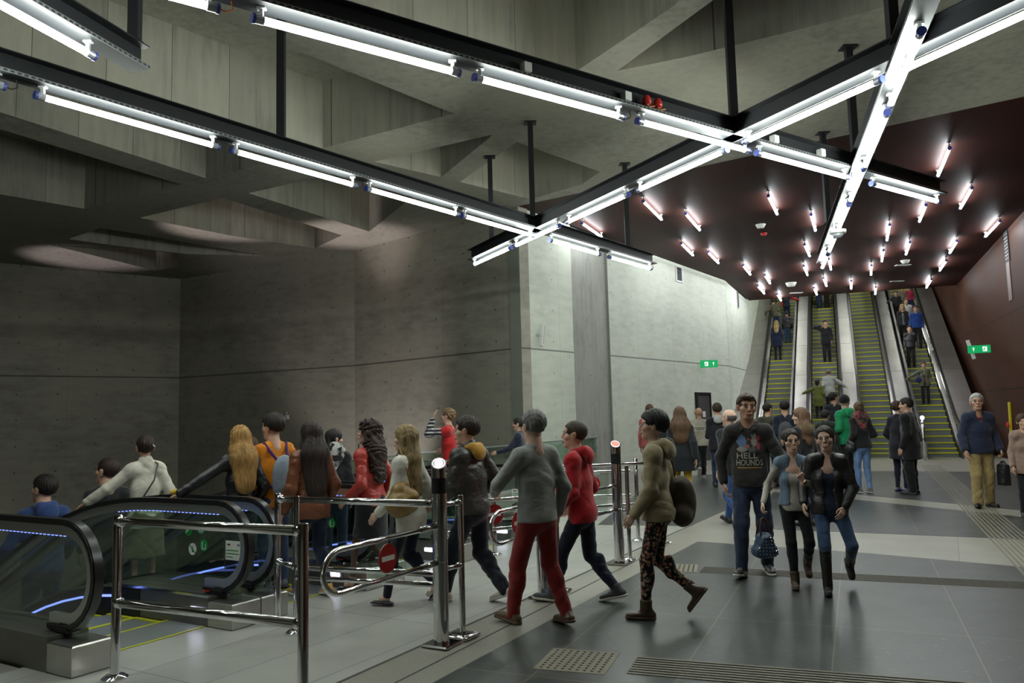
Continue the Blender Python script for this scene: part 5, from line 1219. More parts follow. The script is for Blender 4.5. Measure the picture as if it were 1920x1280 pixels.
def person(label, loc, top_z, az, sex='m', pose=None, hair=None, top=None, inner=None, pants=None, shoes=None, skin=SK, lod=0, group=None, extras=None, sleeves=True, hsize=1.0, cat='person', skirt=None, legs_skin=None, H=None, wf=1.0):
    SEED[0] += 1; seed = SEED[0]; P = pose or {}
    if lod and wf == 1.0: wf = 1.12
    loc = Vector(loc)
    if H is None:
        H = 1.7
        for _ in range(4):
            J = skeleton(H, sex, P); tz = J['head'][2] + .134 * H / 1.75 * hsize + (.03 if hair and hair.get('kind') in ('beanie',) else .008); H *= (top_z - loc.z) / tz
    J = skeleton(H, sex, P); s = H / 1.75
    root = empty('person', loc, -math.radians(az), label, cat, group)
    vc = (.010, .013, .020)[lod]; vh = (.0050, .0070, .011)[lod]; vd = (.0050, .0065, .010)[lod]
    sm = skinmat(skin)
    # body
    parts = head_parts(J, H, sex, skin, vh, P, P.get('face', lod == 0), hsize)
    body = torso_prims(J, H, sex, -.014, wf=wf)[1:] + [p for p in leg_prims(J, H, sex, -.012) if p[0] == 'c' or p is None] + arm_prims(J, H, sex, -.008)
    vb = .022 if lod else .016
    if legs_skin is not None: vb = .012
    parts.append(sdf_mesh(body, vb) + (0 if legs_skin is None else 6,))
    for i in (0, 1):
        if P.get('nohand', (0, 0))[i]: continue
        sd = -1 if i == 0 else 1; W_, E_ = J['wr'][i], J['elb'][i]; d = unit(W_ - E_)
        hd = (P.get('handdir') or [None, None])[i]; pn = (P.get('palm') or [None, None])[i]
        d = unit(hd) if hd is not None else d; pn = pn if pn is not None else (J['rx'] * -sd + J['fy'] * -.1)
        cu = (P.get('curl') or [.45, .45])[i]; sp = (P.get('spread') or [.05, .05])[i]
        parts.append(sdf_mesh(hand_prims(W_, d, pn, sd, s * (1. if sex == 'm' else .9), cu, sp, (P.get('thumb') or [.4, .4])[i]), vd) + (0,))
        if (P.get('nails') or [0, 0])[i]:
            mb_ = None
    for i in (0, 1):
        if shoes and shoes.get('kind') == 'flat': parts.append(sdf_mesh([cap(J['ank'][i], J['ank'][i] - np.array([0, 0, .02]) + J['feet'][i] * .06 * s, .034 * s, .028 * s, .01), cap(J['ank'][i], J['ank'][i] + (J['knee'][i] - J['ank'][i]) * .12, .032 * s, .034 * s, .01)], .01) + (0,))
    np_mesh('body', parts, root, [sm, M_eye, M_iris, M_lip, M_brow, M_teeth, legs_skin or sm])
    out = {'root': root, 'J': J, 'H': H, 's': s, 'R': Matrix.Translation(loc) @ Matrix.Rotation(-math.radians(az), 4, 'Z')}
    if hair:
        hm = hair['mat']; nm = 'beanie' if hair.get('kind') == 'beanie' else 'hair'
        np_mesh(nm, hair_build(J, H, sex, hair, vh * (1.15 if hair.get('kind') != 'long' else 1.3), seed, hsize), root, [hm]).matrix_local = Matrix.Identity(4)
    fo = folds(seed, 46)
    # legs
    if pants:
        t = pants.get('t', .012); pr = leg_prims(J, H, sex, t, cuffz=pants.get('cuff', .03), flare=pants.get('flare', 0))
        pr.append(cut(J['P'] + J['T'] * .085 * s, J['T']))
        if shoes and shoes.get('kind') == 'boot' and pants.get('tuck', 1):
            pass
        np_mesh(pants.get('name', 'trousers'), [sdf_mesh(pr, vc, fo, pants.get('fold', .005) * 1.4) + (0,)], root, [pants['mat']])
    if skirt:
        t = .02; P_ = J['P']; hm_ = skirt.get('len', .22) * H; fl = skirt.get('flare', .02)
        pr = [fcap(P_ + J['T'] * .06 * s, P_ - np.array([0, 0, 1]) * .05, .135 * s, .165 * s + t, J['fy'], .75, .03), fcap(P_ - np.array([0, 0, .04]), P_ - np.array([0, -.02, hm_]), .165 * s + t, .165 * s + t + fl, J['fy'], .8, .03), cut(P_ - np.array([0, 0, hm_]), (0, 0, -1)), cut(P_ + J['T'] * .09 * s, J['T'])]
        np_mesh('skirt', [sdf_mesh(pr, vc, folds(seed + 5, 30), .006) + (0,)], root, [skirt['mat']])
    if shoes:
        shoes = dict(shoes); shoes['sex'] = sex
        for i in (0, 1): shoe_build(J, H, i, shoes, .007 if lod == 0 else .011, root, lod)
    # upper clothing
    def upper(spec, nm, t, arms=True):
        pr = torso_prims(J, H, sex, t, hem=spec.get('hem', .03), wf=wf); n_arm = []
        cuts = [p for p in pr if p[0] == 'cut']; pr = [p for p in pr if p[0] != 'cut']
        body_ = pr + cuts
        if spec.get('collar', 'crew') == 'stand': body_ += [cap(J['N'] - J['T'] * .02, J['N'] + J['T'] * .035 * s - J['fy'] * .005, .075 * s, .070 * s, .015), sub(cap(J['N'] + J['T'] * .02 * s, J['N'] + J['T'] * .09 * s + J['fy'] * .02, .060 * s, .066 * s), .006)]
        else: body_ += [sub(cap(J['N'] + J['fy'] * .028 * s + J['T'] * .032 * s, J['N'] + J['T'] * .1 * s + J['fy'] * .03, spec.get('neck', .064) * s), .006)]
        if spec.get('open'):
            ow = spec['open']; f0 = J['P'] - np.array([0, 0, 1]) * .2 * H + J['fy'] * .15 * s; f1 = J['N'] + J['fy'] * .105 * s + J['T'] * .035 * s
            body_ += [sub(fcap(f0, f1, ow * 1.0 * s, ow * .75 * s, J['rx'], 1.0), .008)]
        if spec.get('vee'): body_ += [sub(fcap(J['N'] + J['fy'] * .09 * s, J['N'] + J['fy'] * .14 * s - J['T'] * spec['vee'] * s, .062 * s, .01 * s, J['fy'], 1.3), .006)]
        allp = body_
        if arms: allp = body_ + arm_prims(J, H, sex, t * .8 + spec.get('sleevet', .0), spec.get('sleeve', 1.0), cuff=spec.get('cuff', 0))
        # arms must not be cut by the hem: build them as a second volume welded in the same mesh
        if arms:
            t_a = t * .75 + spec.get('sleevet', .0); fa = spec.get('fold', .006) * .95; m_ = 1. if sex == 'm' else .86
            subs = [p for p in body_ if p[0] == '-']; cuts_ = [p for p in body_ if p[0] == 'cut']; solid = [p for p in body_ if p[0] not in ('-', 'cut')]
            up_ = [cap(J['S'][j], J['S'][j] + (J['elb'][j] - J['S'][j]) * .8, .044 * m_ * s + t_a, .040 * m_ * s + t_a, .05) for j in (0, 1)]
            m1 = sdf_mesh(solid + subs + up_ + cuts_, vc, fo, fa) + (0,)
            m2 = sdf_mesh(arm_prims(J, H, sex, t_a, spec.get('sleeve', 1.0), cuff=spec.get('cuff', 0)), vc, fo, fa) + (1,)
            return np_mesh(nm, [m1, m2], root, [spec['mat'], spec.get('sleevemat', spec['mat'])])
        return np_mesh(nm, [sdf_mesh(body_, vc, fo, spec.get('fold', .005)) + (0,)], root, [spec['mat']])
    if inner: out['inner'] = upper(dict(inner, hem=inner.get('hem', .02), fold=.004), inner.get('name', 'shirt'), .004, inner.get('arms', False))
    if top: out['top'] = upper(top, top.get('name', 'jacket'), top.get('t', .016), sleeves)
    for e in (extras or []): e(out)
    return out
# ---- worn extras
def hood(mat, liner=None, vol=1., name='hood'):
    def f(o):
        J, s = o['J'], o['s']; N, T, fy, rx = J['N'], J['T'], J['fy'], J['rx']
        def w(x, y, z): return N + (rx * x + fy * y + T * z) * s
        pr = [cap(w(-.055, .065, -.035), w(-.082, .0, .012), .026 * s, .034 * s * vol, .02), cap(w(-.082, .0, .012), w(-.055, -.085, .03), .034 * s * vol, .038 * s * vol, .02), cap(w(-.055, -.085, .03), w(.055, -.085, .03), .038 * s * vol, None, .02), cap(w(.055, -.085, .03), w(.082, 0, .012), .038 * s * vol, .034 * s * vol, .02), cap(w(.082, 0, .012), w(.055, .065, -.035), .034 * s * vol, .026 * s, .02),
              ell(w(0, -.125, -.03), A3(.095, .045, .075) * s * vol, .04, np.array([rx, fy, T]))]
        np_mesh(name, [sdf_mesh(pr, .009, folds(5, 55), .006) + (0,)], o['root'], [mat])
        if liner: np_mesh('hood_lining', [sdf_mesh([ell(w(0, -.118, .02), A3(.066, .045, .055) * s * vol, .02, np.array([rx, fy, T])), cap(w(-.04, -.095, .055), w(.04, -.095, .055), .022 * s, None, .02)], .009) + (0,)], o['root'], [liner])
    return f
def scarf(mat, name='scarf', vol=1., drape=0.):
    def f(o):
        J, s = o['J'], o['s']; N, T, fy, rx = J['N'], J['T'], J['fy'], J['rx']; pts = [N + (rx * math.cos(a) * .082 + fy * (math.sin(a) * .078 - .005) + T * (.012 + .02 * math.sin(a + PI))) * s for a in [2 * PI * k / 10 for k in range(11)]]
        pr = [cap(a, b, .034 * s * vol, None, .02) for a, b in zip(pts, pts[1:])]
        if drape: pr += [fcap(N - fy * .06 * s, N - fy * .135 * s - T * drape * s, .15 * s, .03 * s, fy, .45, .04), fcap(N + fy * .06 * s, N + fy * .13 * s - T * drape * .8 * s, .13 * s, .03 * s, fy, .45, .04)]
        np_mesh(name, [sdf_mesh(pr, .010, folds(9, 60), .006) + (0,)], o['root'], [mat])
    return f
def worldobj(o, name, label, cat, group=None):
    e = empty(name, (0, 0, 0), 0, label, cat, group); e.matrix_world = o['R']; return e
def np2(o, name, prims, vox, mat, parent, fn=None, amp=0.): return np_mesh(name, [sdf_mesh(prims, vox, fn, amp) + (0,)], parent, [mat])
def recenter(root):
    """move an empty whose parts are laid out in the wearer's frame to the parts' own base"""
    cs = [Vector(c) for ch in root.children for c in ch.bound_box]
    b = Vector((sum(c.x for c in cs) / len(cs), sum(c.y for c in cs) / len(cs), min(c.z for c in cs)))
    for ch in root.children: ch.location = ch.location - b
    root.matrix_world = root.matrix_world @ Matrix.Translation(b)
def backpack(label, mat, strapmat=None, w_=.15, h_=.22, dp=.07, z=.20, yoff=0):
    def f(o):
        J, s = o['J'], o['s']; P, T, fy, rx = J['P'], J['T'], J['fy'], J['rx']; c = P + (T * z - fy * (.135 + dp + yoff)) * s; e = worldobj(o, 'backpack', label, 'backpack'); R_ = np.array([rx, fy, T])
        np2(o, 'pack_body', [ell(c, A3(w_, dp, h_) * s, .02, R_), fcap(c - T * h_ * .5 * s, c + T * h_ * .35 * s, w_ * .95 * s, w_ * .8 * s, fy, dp / w_ * 1.0, .03)], .011, mat, e, folds(3, 50), .004)
        np2(o, 'pocket', [fcap(c - T * h_ * .45 * s - fy * dp * .75 * s, c - fy * dp * .75 * s - T * .01, w_ * .6 * s, w_ * .55 * s, fy, .35, .02)], .011, mat, e)
        for sx in (-1, 1):
            sh = J['S'][0 if sx < 0 else 1] - rx * sx * .035 * s
            pts = [c + (T * h_ * .8 + rx * sx * w_ * .5) * s + fy * dp * .6, sh + T * .068 * s - fy * .03 * s, sh + T * .03 * s + fy * .095 * s, P + (T * .2 + rx * sx * .135 + fy * .10) * s, c + (-T * h_ * .6 + rx * sx * w_ * .7) * s + fy * dp * .6]
            np2(o, 'strap', [cap(a, b, .017 * s, None, .01) for a, b in zip(pts, pts[1:])], .009, strapmat or mat, e)
        recenter(e)
    return f
def handbag(label, mat, pos, size=(.16, .07, .12), strap=None, strapmat=None, name='handbag', cat='bag', studs_=False, rot=0., shape='soft', handle_h=.12):
    """pos in the wearer's frame (metres); strap: list of points for a shoulder strap"""
    def f(o):
        J, s = o['J'], o['s']; e = worldobj(o, name, label, cat); c = np.array(pos, float); a = math.radians(rot); rx = np.array([math.cos(a), math.sin(a), 0]); fy = np.array([-math.sin(a), math.cos(a), 0]); T = np.array([0, 0, 1.]); R_ = np.array([rx, fy, T]); w_, d_, h_ = size
        rr_ = min(d_, w_) * .45; pr = [ell(c - T * h_ * .12, A3(w_, d_, h_ * .85), .02, R_), cap(c - rx * w_ * .65 - T * h_ * .55, c + rx * w_ * .65 - T * h_ * .55, d_ * .72, None, .03), cap(c - rx * w_ * .5 + T * h_ * .4, c + rx * w_ * .5 + T * h_ * .4, d_ * .45, None, .03)] if shape != 'box' else [fcap(c + rx * sx_ * (w_ - rr_) - T * (h_ - rr_), c + rx * sx_ * (w_ * .72 - rr_) + T * (h_ - rr_), rr_, rr_ * .8, fy, d_ / rr_ * .9, .03) for sx_ in (-1, 1)] + [fcap(c - rx * (w_ - rr_) - T * (h_ - rr_), c + rx * (w_ - rr_) - T * (h_ - rr_), rr_, None or rr_, fy, d_ / rr_ * .95, .03), fcap(c - T * h_ * .45, c + T * h_ * .45, w_ * .66, w_ * .55, fy, d_ / w_ * 1.25, .03)]
        b = np2(o, 'bag_body', pr, .008, mat, e, folds(2, 60), .003)
        if strap: 
            pts = [np.array(p, float) if not callable(p) else p(J, s) for p in strap]; MB().tube([tuple(p) for p in pts], .008, 8).build('strap', strapmat or mat, e, smooth=True)
        else:
            for sy in (-1, 1):
                pts = [c + rx * w_ * .55 * math.cos(t) + T * (h_ * .45 + handle_h * math.sin(t)) + fy * sy * d_ * .45 * (1 - math.sin(t) * .8) for t in [PI * k / 10 for k in range(11)]]
                MB().tube([tuple(p) for p in pts], .009, 8).build('handle', strapmat or mat, e, smooth=True)
        if studs_:
            bv = BVHTree.FromObject(b, bpy.context.evaluated_depsgraph_get()) if False else BVHTree.FromPolygons([v.co for v in b.data.vertices], [tuple(p.vertices) for p in b.data.polygons]); k = 0; stm = None
            for sy in (-1, 1):
                for i in range(7):
                    for j in range(6):
                        q = c + rx * (i - 3) * w_ * .27 + T * (j - 2.6) * h_ * .27; h = bv.ray_cast(Vector(q + fy * sy * .3), Vector(-fy * sy), .6)
                        if h[0] is None or k > 90: continue
                        if stm is None: st = MB().lathe([(.0075, 0), (.006, .004), (.001, .0075)], n=8).build('stud', M_steel, e); stm = st
                        else: st = stm.copy(); C.objects.link(st); st.parent = e
                        st.location = h[0]; st.rotation_mode = 'QUATERNION'; st.rotation_quaternion = h[1].to_track_quat('Z', 'Y'); k += 1
        recenter(e)
    return f
def strapline(mat, pts, r=.008, name='shoulder_strap'):
    def f(o):
        J, s = o['J'], o['s']; MB().tube([tuple(p(J, s)) for p in pts], r, 6).build(name, mat, o['root'], smooth=True)
    return f
def drape_on(o, target, verts, faces, centre, size, mat, name, front=True, mats=None, midx=None, lift=.003):
    """wrap flat artwork (x,y) on a garment from the front or the back"""
    J = o['J']; s = 1 if front else -1; fy, rx, T = J['fy'] * s, J['rx'] * s, J['T']
    bv = BVHTree.FromPolygons([v.co for v in target.data.vertices], [tuple(p.vertices) for p in target.data.polygons]); out = []
    flip = -1 if front else 1
    for v in verts:
        q = centre + (rx * (v[0] * -1 if front else v[0] * 1) * size if False else (-J['rx'] if front else J['rx']) * v[0] * size) + T * v[1] * size
        h = bv.ray_cast(Vector(q + fy * .4), Vector(-fy), .8)
        out.append((h[0] + Vector(fy) * (lift + (v[2] if len(v) > 2 else 0) * .0)) if h[0] is not None else Vector(q))
    me = mk(name, out, faces, mat, o['root'], mats=mats, midx=midx); return me
def grid_poly(cx, cy, w_, h_, n=6, fn=None):
    vs_ = [(cx + (i / n - .5) * w_, cy + (j / n - .5) * h_) for j in range(n + 1) for i in range(n + 1)]
    fs = [(j * (n + 1) + i, j * (n + 1) + i + 1, (j + 1) * (n + 1) + i + 1, (j + 1) * (n + 1) + i) for j in range(n) for i in range(n) if fn is None or fn((i + .5) / n * 2 - 1, (j + .5) / n * 2 - 1)]
    return vs_, fs
# ================================================================== THE CROWD
def ztop(loc, px, py):
    d = ray(px, py); return CZ + d[2] * math.hypot(loc[0], loc[1]) / math.hypot(d[0], d[1])
def ground(px, py): p = G(px, py, .0025); return p
def dn(px, k, x):
    """standing place on down escalator k seen under photo column px"""
    d = ray(px, 800); c = O + U * (PITCH * k + PITCH / 2 + x); t = (d[0] * c.y - d[1] * c.x) / (d[1] * V.x - d[0] * V.y); p = c + V * t
    z = zdown(p) - .012 if t > .5 else .003
    if t > .53: kk = int((t - .53) / .4); z = down_units[0][1](.53 + .4 * kk + .2) - .016
    return Vector((p.x, p.y, z))
def upl(px, py, k, x=0.):
    best = None
    for kk in range(0, 55):
        t = .53 + .4 * kk + .18; z = zup(.53 + .4 * kk + .2) - .016; c = R0 - P112 * (1.765 * (3 - k) + .5) + P112 * x + E22 * t; v = np.array([c.x, c.y, z - CZ]); w_ = v @ FW; yy = 640 - F * (v @ UP) / w_; xx = 960 + F * (v @ RT) / w_
        e = abs(yy - py)
        if best is None or e < best[0]: best = (e, Vector((c.x, c.y, z)), xx)
    return best[1]
cl = cloth
def HM(c, **k): return dict(mat=hairmat(c), **k)
BLK = (.018, .018, .02); NAVY = (.018, .024, .06); JEAN = (.04, .065, .13); JEAND = (.018, .026, .055); JEANL = (.13, .22, .40)
HB = (.018, .012, .009); HBR = (.055, .028, .015); HBL = (.36, .22, .08); HGR = (.22, .21, .20)
W_LF = [(-.05, .15, 0, 14, 6), (.05, -.17, 0, -38, 6)]; W_RF = [(-.05, -.17, 0, -38, 6), (.05, .15, 0, 14, 6)]
SW_L = [(-.15, .12, -.30), (.15, -.10, -.30)]; SW_R = [(-.15, -.10, -.30), (.15, .12, -.30)]
sh = lambda kind, c, k2='leather', **k: dict(kind=kind, mat=cl(k2, c), **k)
SOLEW = plain('sole_white', (.6, .58, .52), .6); SOLEB = plain('sole_brown', (.12, .07, .04), .6)
def at(px, py): return ground(px, py)
# ---------- nearest walkers
# man in grey sweater and red trousers
L = at(1016, 1172); p_grey = person('man in grey sweater and dark red trousers walking left, back to us', L, ztop(L, 1008, 768), -38, 'm',
    dict(feet=[(-.075, .12, 0, 6, 8), (.085, -.08, 0, -8, 12)], hands=[(-.12, .19, -.19), (.17, .02, -.30)], poles=[(-1, -.6, -.3), None], lean=.0, head=(8, 0, 0), curl=[.9, .5]), lod=0,
    hair=dict(mat=hairmat((.16, .155, .15)), kind='short', line=.022), top=dict(mat=cl('cotton', (.27, .28, .27)), name='sweater', t=.016, hem=.035, fold=.006, sleevet=.004),
    pants=dict(mat=cl('cotton', (.24, .022, .018)), t=.013, fold=.006, cuff=-.02), shoes=sh('sneaker', (.10, .06, .035), sole=SOLEB), skin=SKL, wf=1.04)
# boy in red hoodie
L = at(1097, 1128); person('boy in bright red hoodie and dark jeans walking left', L, ztop(L, 1074, 788), -68, 'm',
    dict(feet=[(-.04, .17, 0, 4, 4), (.04, -.17, 0, -14, 4)], hands=[(-.13, .10, -.28), (.13, .07, -.27)], lean=.02, head=(-8, 4, 0)), lod=0,
    hair=HM((.05, .035, .022), kind='crop'), top=dict(mat=cl('cotton', (.40, .014, .02)), name='hoodie', t=.024, hem=.06, fold=.009, cuff=1), extras=[hood(cl('cotton', (.42, .016, .022)), vol=1.0)],
    pants=dict(mat=cl('denim', (.012, .016, .035)), t=.006, cuff=.03), shoes=sh('high', (.075, .075, .085), 'cotton', sole=SOLEW, lace=cl('cotton', (.03, .05, .3))), skin=SK)
# woman in khaki jacket
def strap_back(o): pass
L = at(1230, 1158); kh = person('woman in khaki hooded jacket and floral leggings walking left', L, ztop(L, 1217, 768), -72, 'f',
    dict(feet=[(-.045, .04, 0, 0, 4), (.045, -.19, .015, -52, 4)], hipy=-.03, hands=[(-.13, .10, -.30), (.13, -.02, -.31)], lean=.0, head=(-6, 6, 0), curl=[.7, .6]), lod=0,
    hair=dict(mat=hairmat((.012, .012, .013)), kind='short', line=.006, vol=1.25), top=dict(mat=cl('cotton', (.35, .29, .175)), t=.032, hem=.045, fold=.008, sleevet=.002, collar='stand'),
    extras=[hood(cl('cotton', (.38, .32, .20)), cl('print', (.20, .13, .09), (.33, .27, .2)), 1.12)], pants=dict(mat=cl('floral', (.02, .02, .02)), t=.004, cuff=.04, fold=.002, name='leggings'),
    shoes=sh('boot', (.085, .052, .03), shaft=.22, sole=SOLEB), skin=SKL)
handbag('brown canvas shoulder bag behind the back of the woman in khaki jacket', cl('cotton', (.085, .07, .05)), (.12, -.24, .97), (.09, .12, .25), strap=[(.05, -.20, 1.15), (.10, -.17, 1.33), (.13, -.02, 1.43), (.14, .06, 1.35), (.13, -.10, 1.18)], name='shoulder_bag', rot=0)(kh)
MB().box(tuple(kh['J']['head'] + kh['J']['HR'] @ np.array([-.075, .03, .075])), (.006, .05, .012), Matrix.Rotation(.6, 3, 'X')).build('hair_clip', plain('brass', (.5, .35, .1), .3, 1), kh['root'])
# man in black leather jacket
L = at(893, 1128); person('man in black leather jacket with mustard hood walking left', L, ztop(L, 872, 780), -58, 'm',
    dict(feet=[(-.05, .17, 0, 8, 4), (.05, -.15, 0, -20, 4)], hands=[(-.15, .14, -.26), (.15, .06, -.235)], poles=[None, (1, -1.2, -.2)], lean=.02, head=(-20, 0, 0), nohand=(0, 1)), lod=0,
    hair=HM((.022, .015, .012), kind='short', line=.022), top=dict(mat=cl('leather', (.030, .027, .024)), t=.034, hem=.03, fold=.009, sleevet=.006, collar='stand'), extras=[hood(cl('cotton', (.46, .24, .035)), vol=.92)],
    pants=dict(mat=cl('denim', (.012, .013, .022)), t=.016, fold=.007, cuff=-.03), shoes=sh('sneaker', (.50, .46, .38), 'cotton', sole=SOLEW), skin=SK)
# woman in white coat
L = at(762, 1135); wc_ = person('woman with long blond hair in white coat stepping left', L, ztop(L, 778, 795), -66, 'f',
    dict(feet=[(-.04, .10, 0, 4, 4), (.045, -.17, .02, -40, 4)], hands=[(-.14, .12, -.28), (.13, -.02, -.30)], lean=.02, head=(-10, 4, 0)), lod=0,
    hair=dict(mat=hairmat((.24, .17, .075)), kind='long', len=.17, w=.075), top=dict(mat=cl('cotton', (.62, .60, .53)), name='coat', t=.026, hem=.10, fold=.006),
    pants=dict(mat=cl('cotton', (.012, .014, .03)), t=.003, cuff=.05, fold=.003), shoes=sh('flat', (.02, .02, .025)), skin=SKL)
handbag('mustard leather shoulder bag on the woman in white coat', cl('leather', (.25, .15, .035)), (-.145, -.06, 1.0), (.08, .17, .12), strap=[(-.14, .08, 1.06), (-.13, .03, 1.30), (-.115, -.02, 1.42), (-.13, -.09, 1.28), (-.145, -.16, 1.06)], name='shoulder_bag')(wc_)
# woman in red jacket
L = at(682, 1106); rj = person('woman with curly dark hair in coral red jacket and black skirt', L, ztop(L, 668, 785), -62, 'f',
    dict(feet=[(-.05, .05, 0, 2, 4), (.05, -.18, .02, -50, 4)], hands=[(-.14, .08, -.26), (.15, .03, -.28)], lean=.01, head=(-24, 6, 0)), lod=0,
    hair=dict(mat=hairmat((.035, .02, .015)), kind='long', len=.13, curly=1, w=.10, vol=1.12), top=dict(mat=cl('leather', (.45, .045, .035)), t=.026, hem=.015, fold=.008),
    skirt=dict(mat=cl('cotton', (.012, .012, .014)), len=.19, flare=.01), shoes=sh('flat', (.015, .015, .015)), legs_skin=cl('sheer', (.13, .075, .06)), skin=SKL)
handbag('small beige bag on a thin strap beside the black skirt', cl('leather', (.35, .25, .15)), (.19, .0, .92), (.035, .11, .08), strap=[(.19, .09, .98), (.13, .12, 1.22), (.02, .07, 1.44), (-.04, -.06, 1.47), (.06, -.15, 1.25), (.18, -.09, .98)], name='shoulder_bag')(rj)
# brown leather jacket
L = at(588, 1118); person('woman with long dark hair in brown leather jacket, back to us', L, ztop(L, 574, 790), -40, 'f',
    dict(feet=[(-.06, .10, 0, 0, 4), (.06, -.06, 0, -10, 4)], hands=[(-.17, .05, -.31), (.15, .06, -.28)], head=(-10, 0, 0)), lod=0,
    hair=dict(mat=hairmat((.028, .018, .015)), kind='long', len=.19, w=.125, vol=1.08), top=dict(mat=cl('leather', (.20, .065, .025)), t=.030, hem=.07, fold=.009, sleevet=.008, collar='stand'),
    pants=dict(mat=cl('denim', JEAND), t=.008), shoes=sh('sneaker', (.45, .25, .05), 'cotton', sole=SOLEW), skin=SK)
# orange shirt
L = dn(515, 1, .18); L.z = .003; o_ = person('man in orange shirt with grey-blue backpack entering the down escalator', L, ztop(L, 497, 775), -48, 'm',
    dict(hands=[(-.15, .06, -.30), (.15, .10, -.22)], head=(-16, 0, 0)), lod=0, hair=dict(mat=hairmat((.02, .015, .012)), kind='short', line=.016, vol=1.2), top=dict(mat=cl('cotton', (.72, .24, .012)), name='shirt', t=.016, hem=.05),
    pants=dict(mat=cl('denim', JEAN), t=.016), shoes=sh('sneaker', (.1, .1, .12)), skin=SK,
    extras=[backpack('grey-blue backpack with purple straps on the man in orange', cl('cotton', (.25, .30, .36)), cl('cotton', (.08, .02, .12)), .13, .21, .06, .22)])
# blond woman with black jacket, hand on the handrail
L = dn(452, 1, -.20); L.z = .003; person('woman with long blond hair in black jacket, hand on the handrail', L, ztop(L, 446, 797), -44, 'f',
    dict(hands=[(-.40, .06, -.215), (.15, .04, -.28)], poles=[(-.3, -1, -.1), None], handdir=[(-.6, .5, -.35), None], palm=[(0, 0, -1), None], curl=[.5, .5], head=(-4, 0, 0)), lod=0,
    hair=dict(mat=hairmat((.40, .22, .07)), kind='long', len=.15, w=.125, vol=1.04), top=dict(mat=cl('leather', (.016, .016, .019)), t=.026, hem=.02, fold=.008), pants=dict(mat=cl('denim', JEAND), t=.008), shoes=sh('sneaker', (.03, .03, .03)), skin=SKL,
    extras=[lambda o: np2(o, 'mustard_cuff', [cap(o['J']['wr'][0] - unit(o['J']['wr'][0] - o['J']['elb'][0]) * .04, o['J']['wr'][0] + np.array([-.04, .03, .018]), .036, .028, .02)], .008, cl('knit', (.62, .40, .03)), o['root'])])
# magenta person behind the orange shirt
L = dn(470, 2, .0); person('person in magenta hood mostly hidden behind the man in orange', L, ztop(L, 474, 817), -60, 'f', dict(), lod=1, hair=HM(HBR, kind='short'), top=dict(mat=cl('cotton', (.28, .015, .12)), name='jacket', t=.03), extras=[hood(cl('cotton', (.3, .02, .14)))], pants=dict(mat=cl('denim', JEAN)), shoes=sh('sneaker', BLK))
# woman in white jacket
L = dn(275, 1, .0); wj = person('woman in white jacket with hair slides on the down escalator', L, ztop(L, 266, 815), -46, 'f',
    dict(hands=[(-.30, .13, -.20), (.15, .10, -.20)], handdir=[(-.5, .6, -.5), None], palm=[(0, 0, -1), None], head=(10, 4, 0)), lod=0, hair=dict(mat=hairmat((.03, .016, .012)), kind='back', bun=0, vol=1.1), 
    top=dict(mat=cl('cotton', (.60, .57, .48)), t=.026, hem=.02, fold=.006, collar='stand', sleevet=.004), skirt=dict(mat=cl('cotton', (.13, .13, .08)), len=.26, flare=.03), shoes=sh('flat', (.1, .05, .03)), skin=SK,
    extras=[strapline(cl('leather', (.03, .02, .02)), [lambda J, s: J['N'] + (J['rx'] * .07 + J['fy'] * .03) * s + J['T'] * .05 * s, lambda J, s: J['N'] + (J['rx'] * .10 - J['fy'] * .09) * s + J['T'] * .0 * s, lambda J, s: J['P'] + (J['T'] * .36 + J['rx'] * .04 - J['fy'] * .142) * s, lambda J, s: J['P'] + (J['T'] * .22 - J['rx'] * .05 - J['fy'] * .135) * s, lambda J, s: J['P'] + (J['T'] * .06 - J['rx'] * .14 - J['fy'] * .11) * s], .010),
            lambda o: np2(o, 'blouse_hem', [fcap(o['J']['P'] - np.array([0, 0, .02]), o['J']['P'] - np.array([0, 0, .13]), .185, .20, (0, 1, 0), .8), cut(o['J']['P'] - np.array([0, 0, .15]), (0, 0, -1))], .011, cl('cotton', (.42, .47, .33)), o['root'], folds(4, 70), .006)])
for dx, dz in ((.035, .06), (.07, .03)): 
    p_ = wj['J']['head'] + wj['J']['HR'] @ np.array([dx, -.1, dz]); MB().box(tuple(p_), (.035, .012, .012), Matrix.Rotation(.8, 3, 'Y')).build('hair_slide', M_white, wj['root'])
# boy in black ahead of her, boy in blue hoodie
L = dn(205, 1, .12); person('boy in black shirt ahead of the woman in white jacket', L, ztop(L, 212, 857), -50, 'm', dict(face=False, head=(-24, 8, 0)), lod=0, hair=HM((.03, .018, .012), kind='crop'), top=dict(mat=cl('cotton', (.014, .014, .016)), name='shirt', t=.02), pants=dict(mat=cl('denim', BLK)), shoes=sh('sneaker', BLK), skin=SK)
L = dn(88, 1, -.05); person('boy in blue hooded top, lowest on the down escalator', L, ztop(L, 75, 890), -46, 'm', dict(face=False, head=(-26, 6, 0), hands=[(-.2, .1, -.28), (.16, .1, -.26)]), lod=0, hair=HM((.018, .013, .01), kind='short', line=.022), top=dict(mat=cl('cotton', (.03, .055, .16)), name='hoodie', t=.026), extras=[hood(cl('cotton', (.035, .065, .19)), vol=1.0)], pants=dict(mat=cl('denim', JEAN)), shoes=sh('sneaker', BLK), skin=SK)
# dark haired woman with black and white scarf
L = at(628, 1062); person('woman with black hair and black-white scarf between the two queueing women', L, ztop(L, 623, 803), -10, 'f', dict(head=(60, 0, 0)), lod=1, hair=dict(mat=hairmat((.012, .01, .012)), kind='back', tail=1), top=dict(mat=cl('cotton', (.02, .02, .024)), t=.024, hem=.05), extras=[scarf(cl('print', (.5, .5, .48), (.02, .02, .02)), drape=.2)], pants=dict(mat=cl('denim', JEAND)), shoes=sh('sneaker', BLK), skin=SKL)
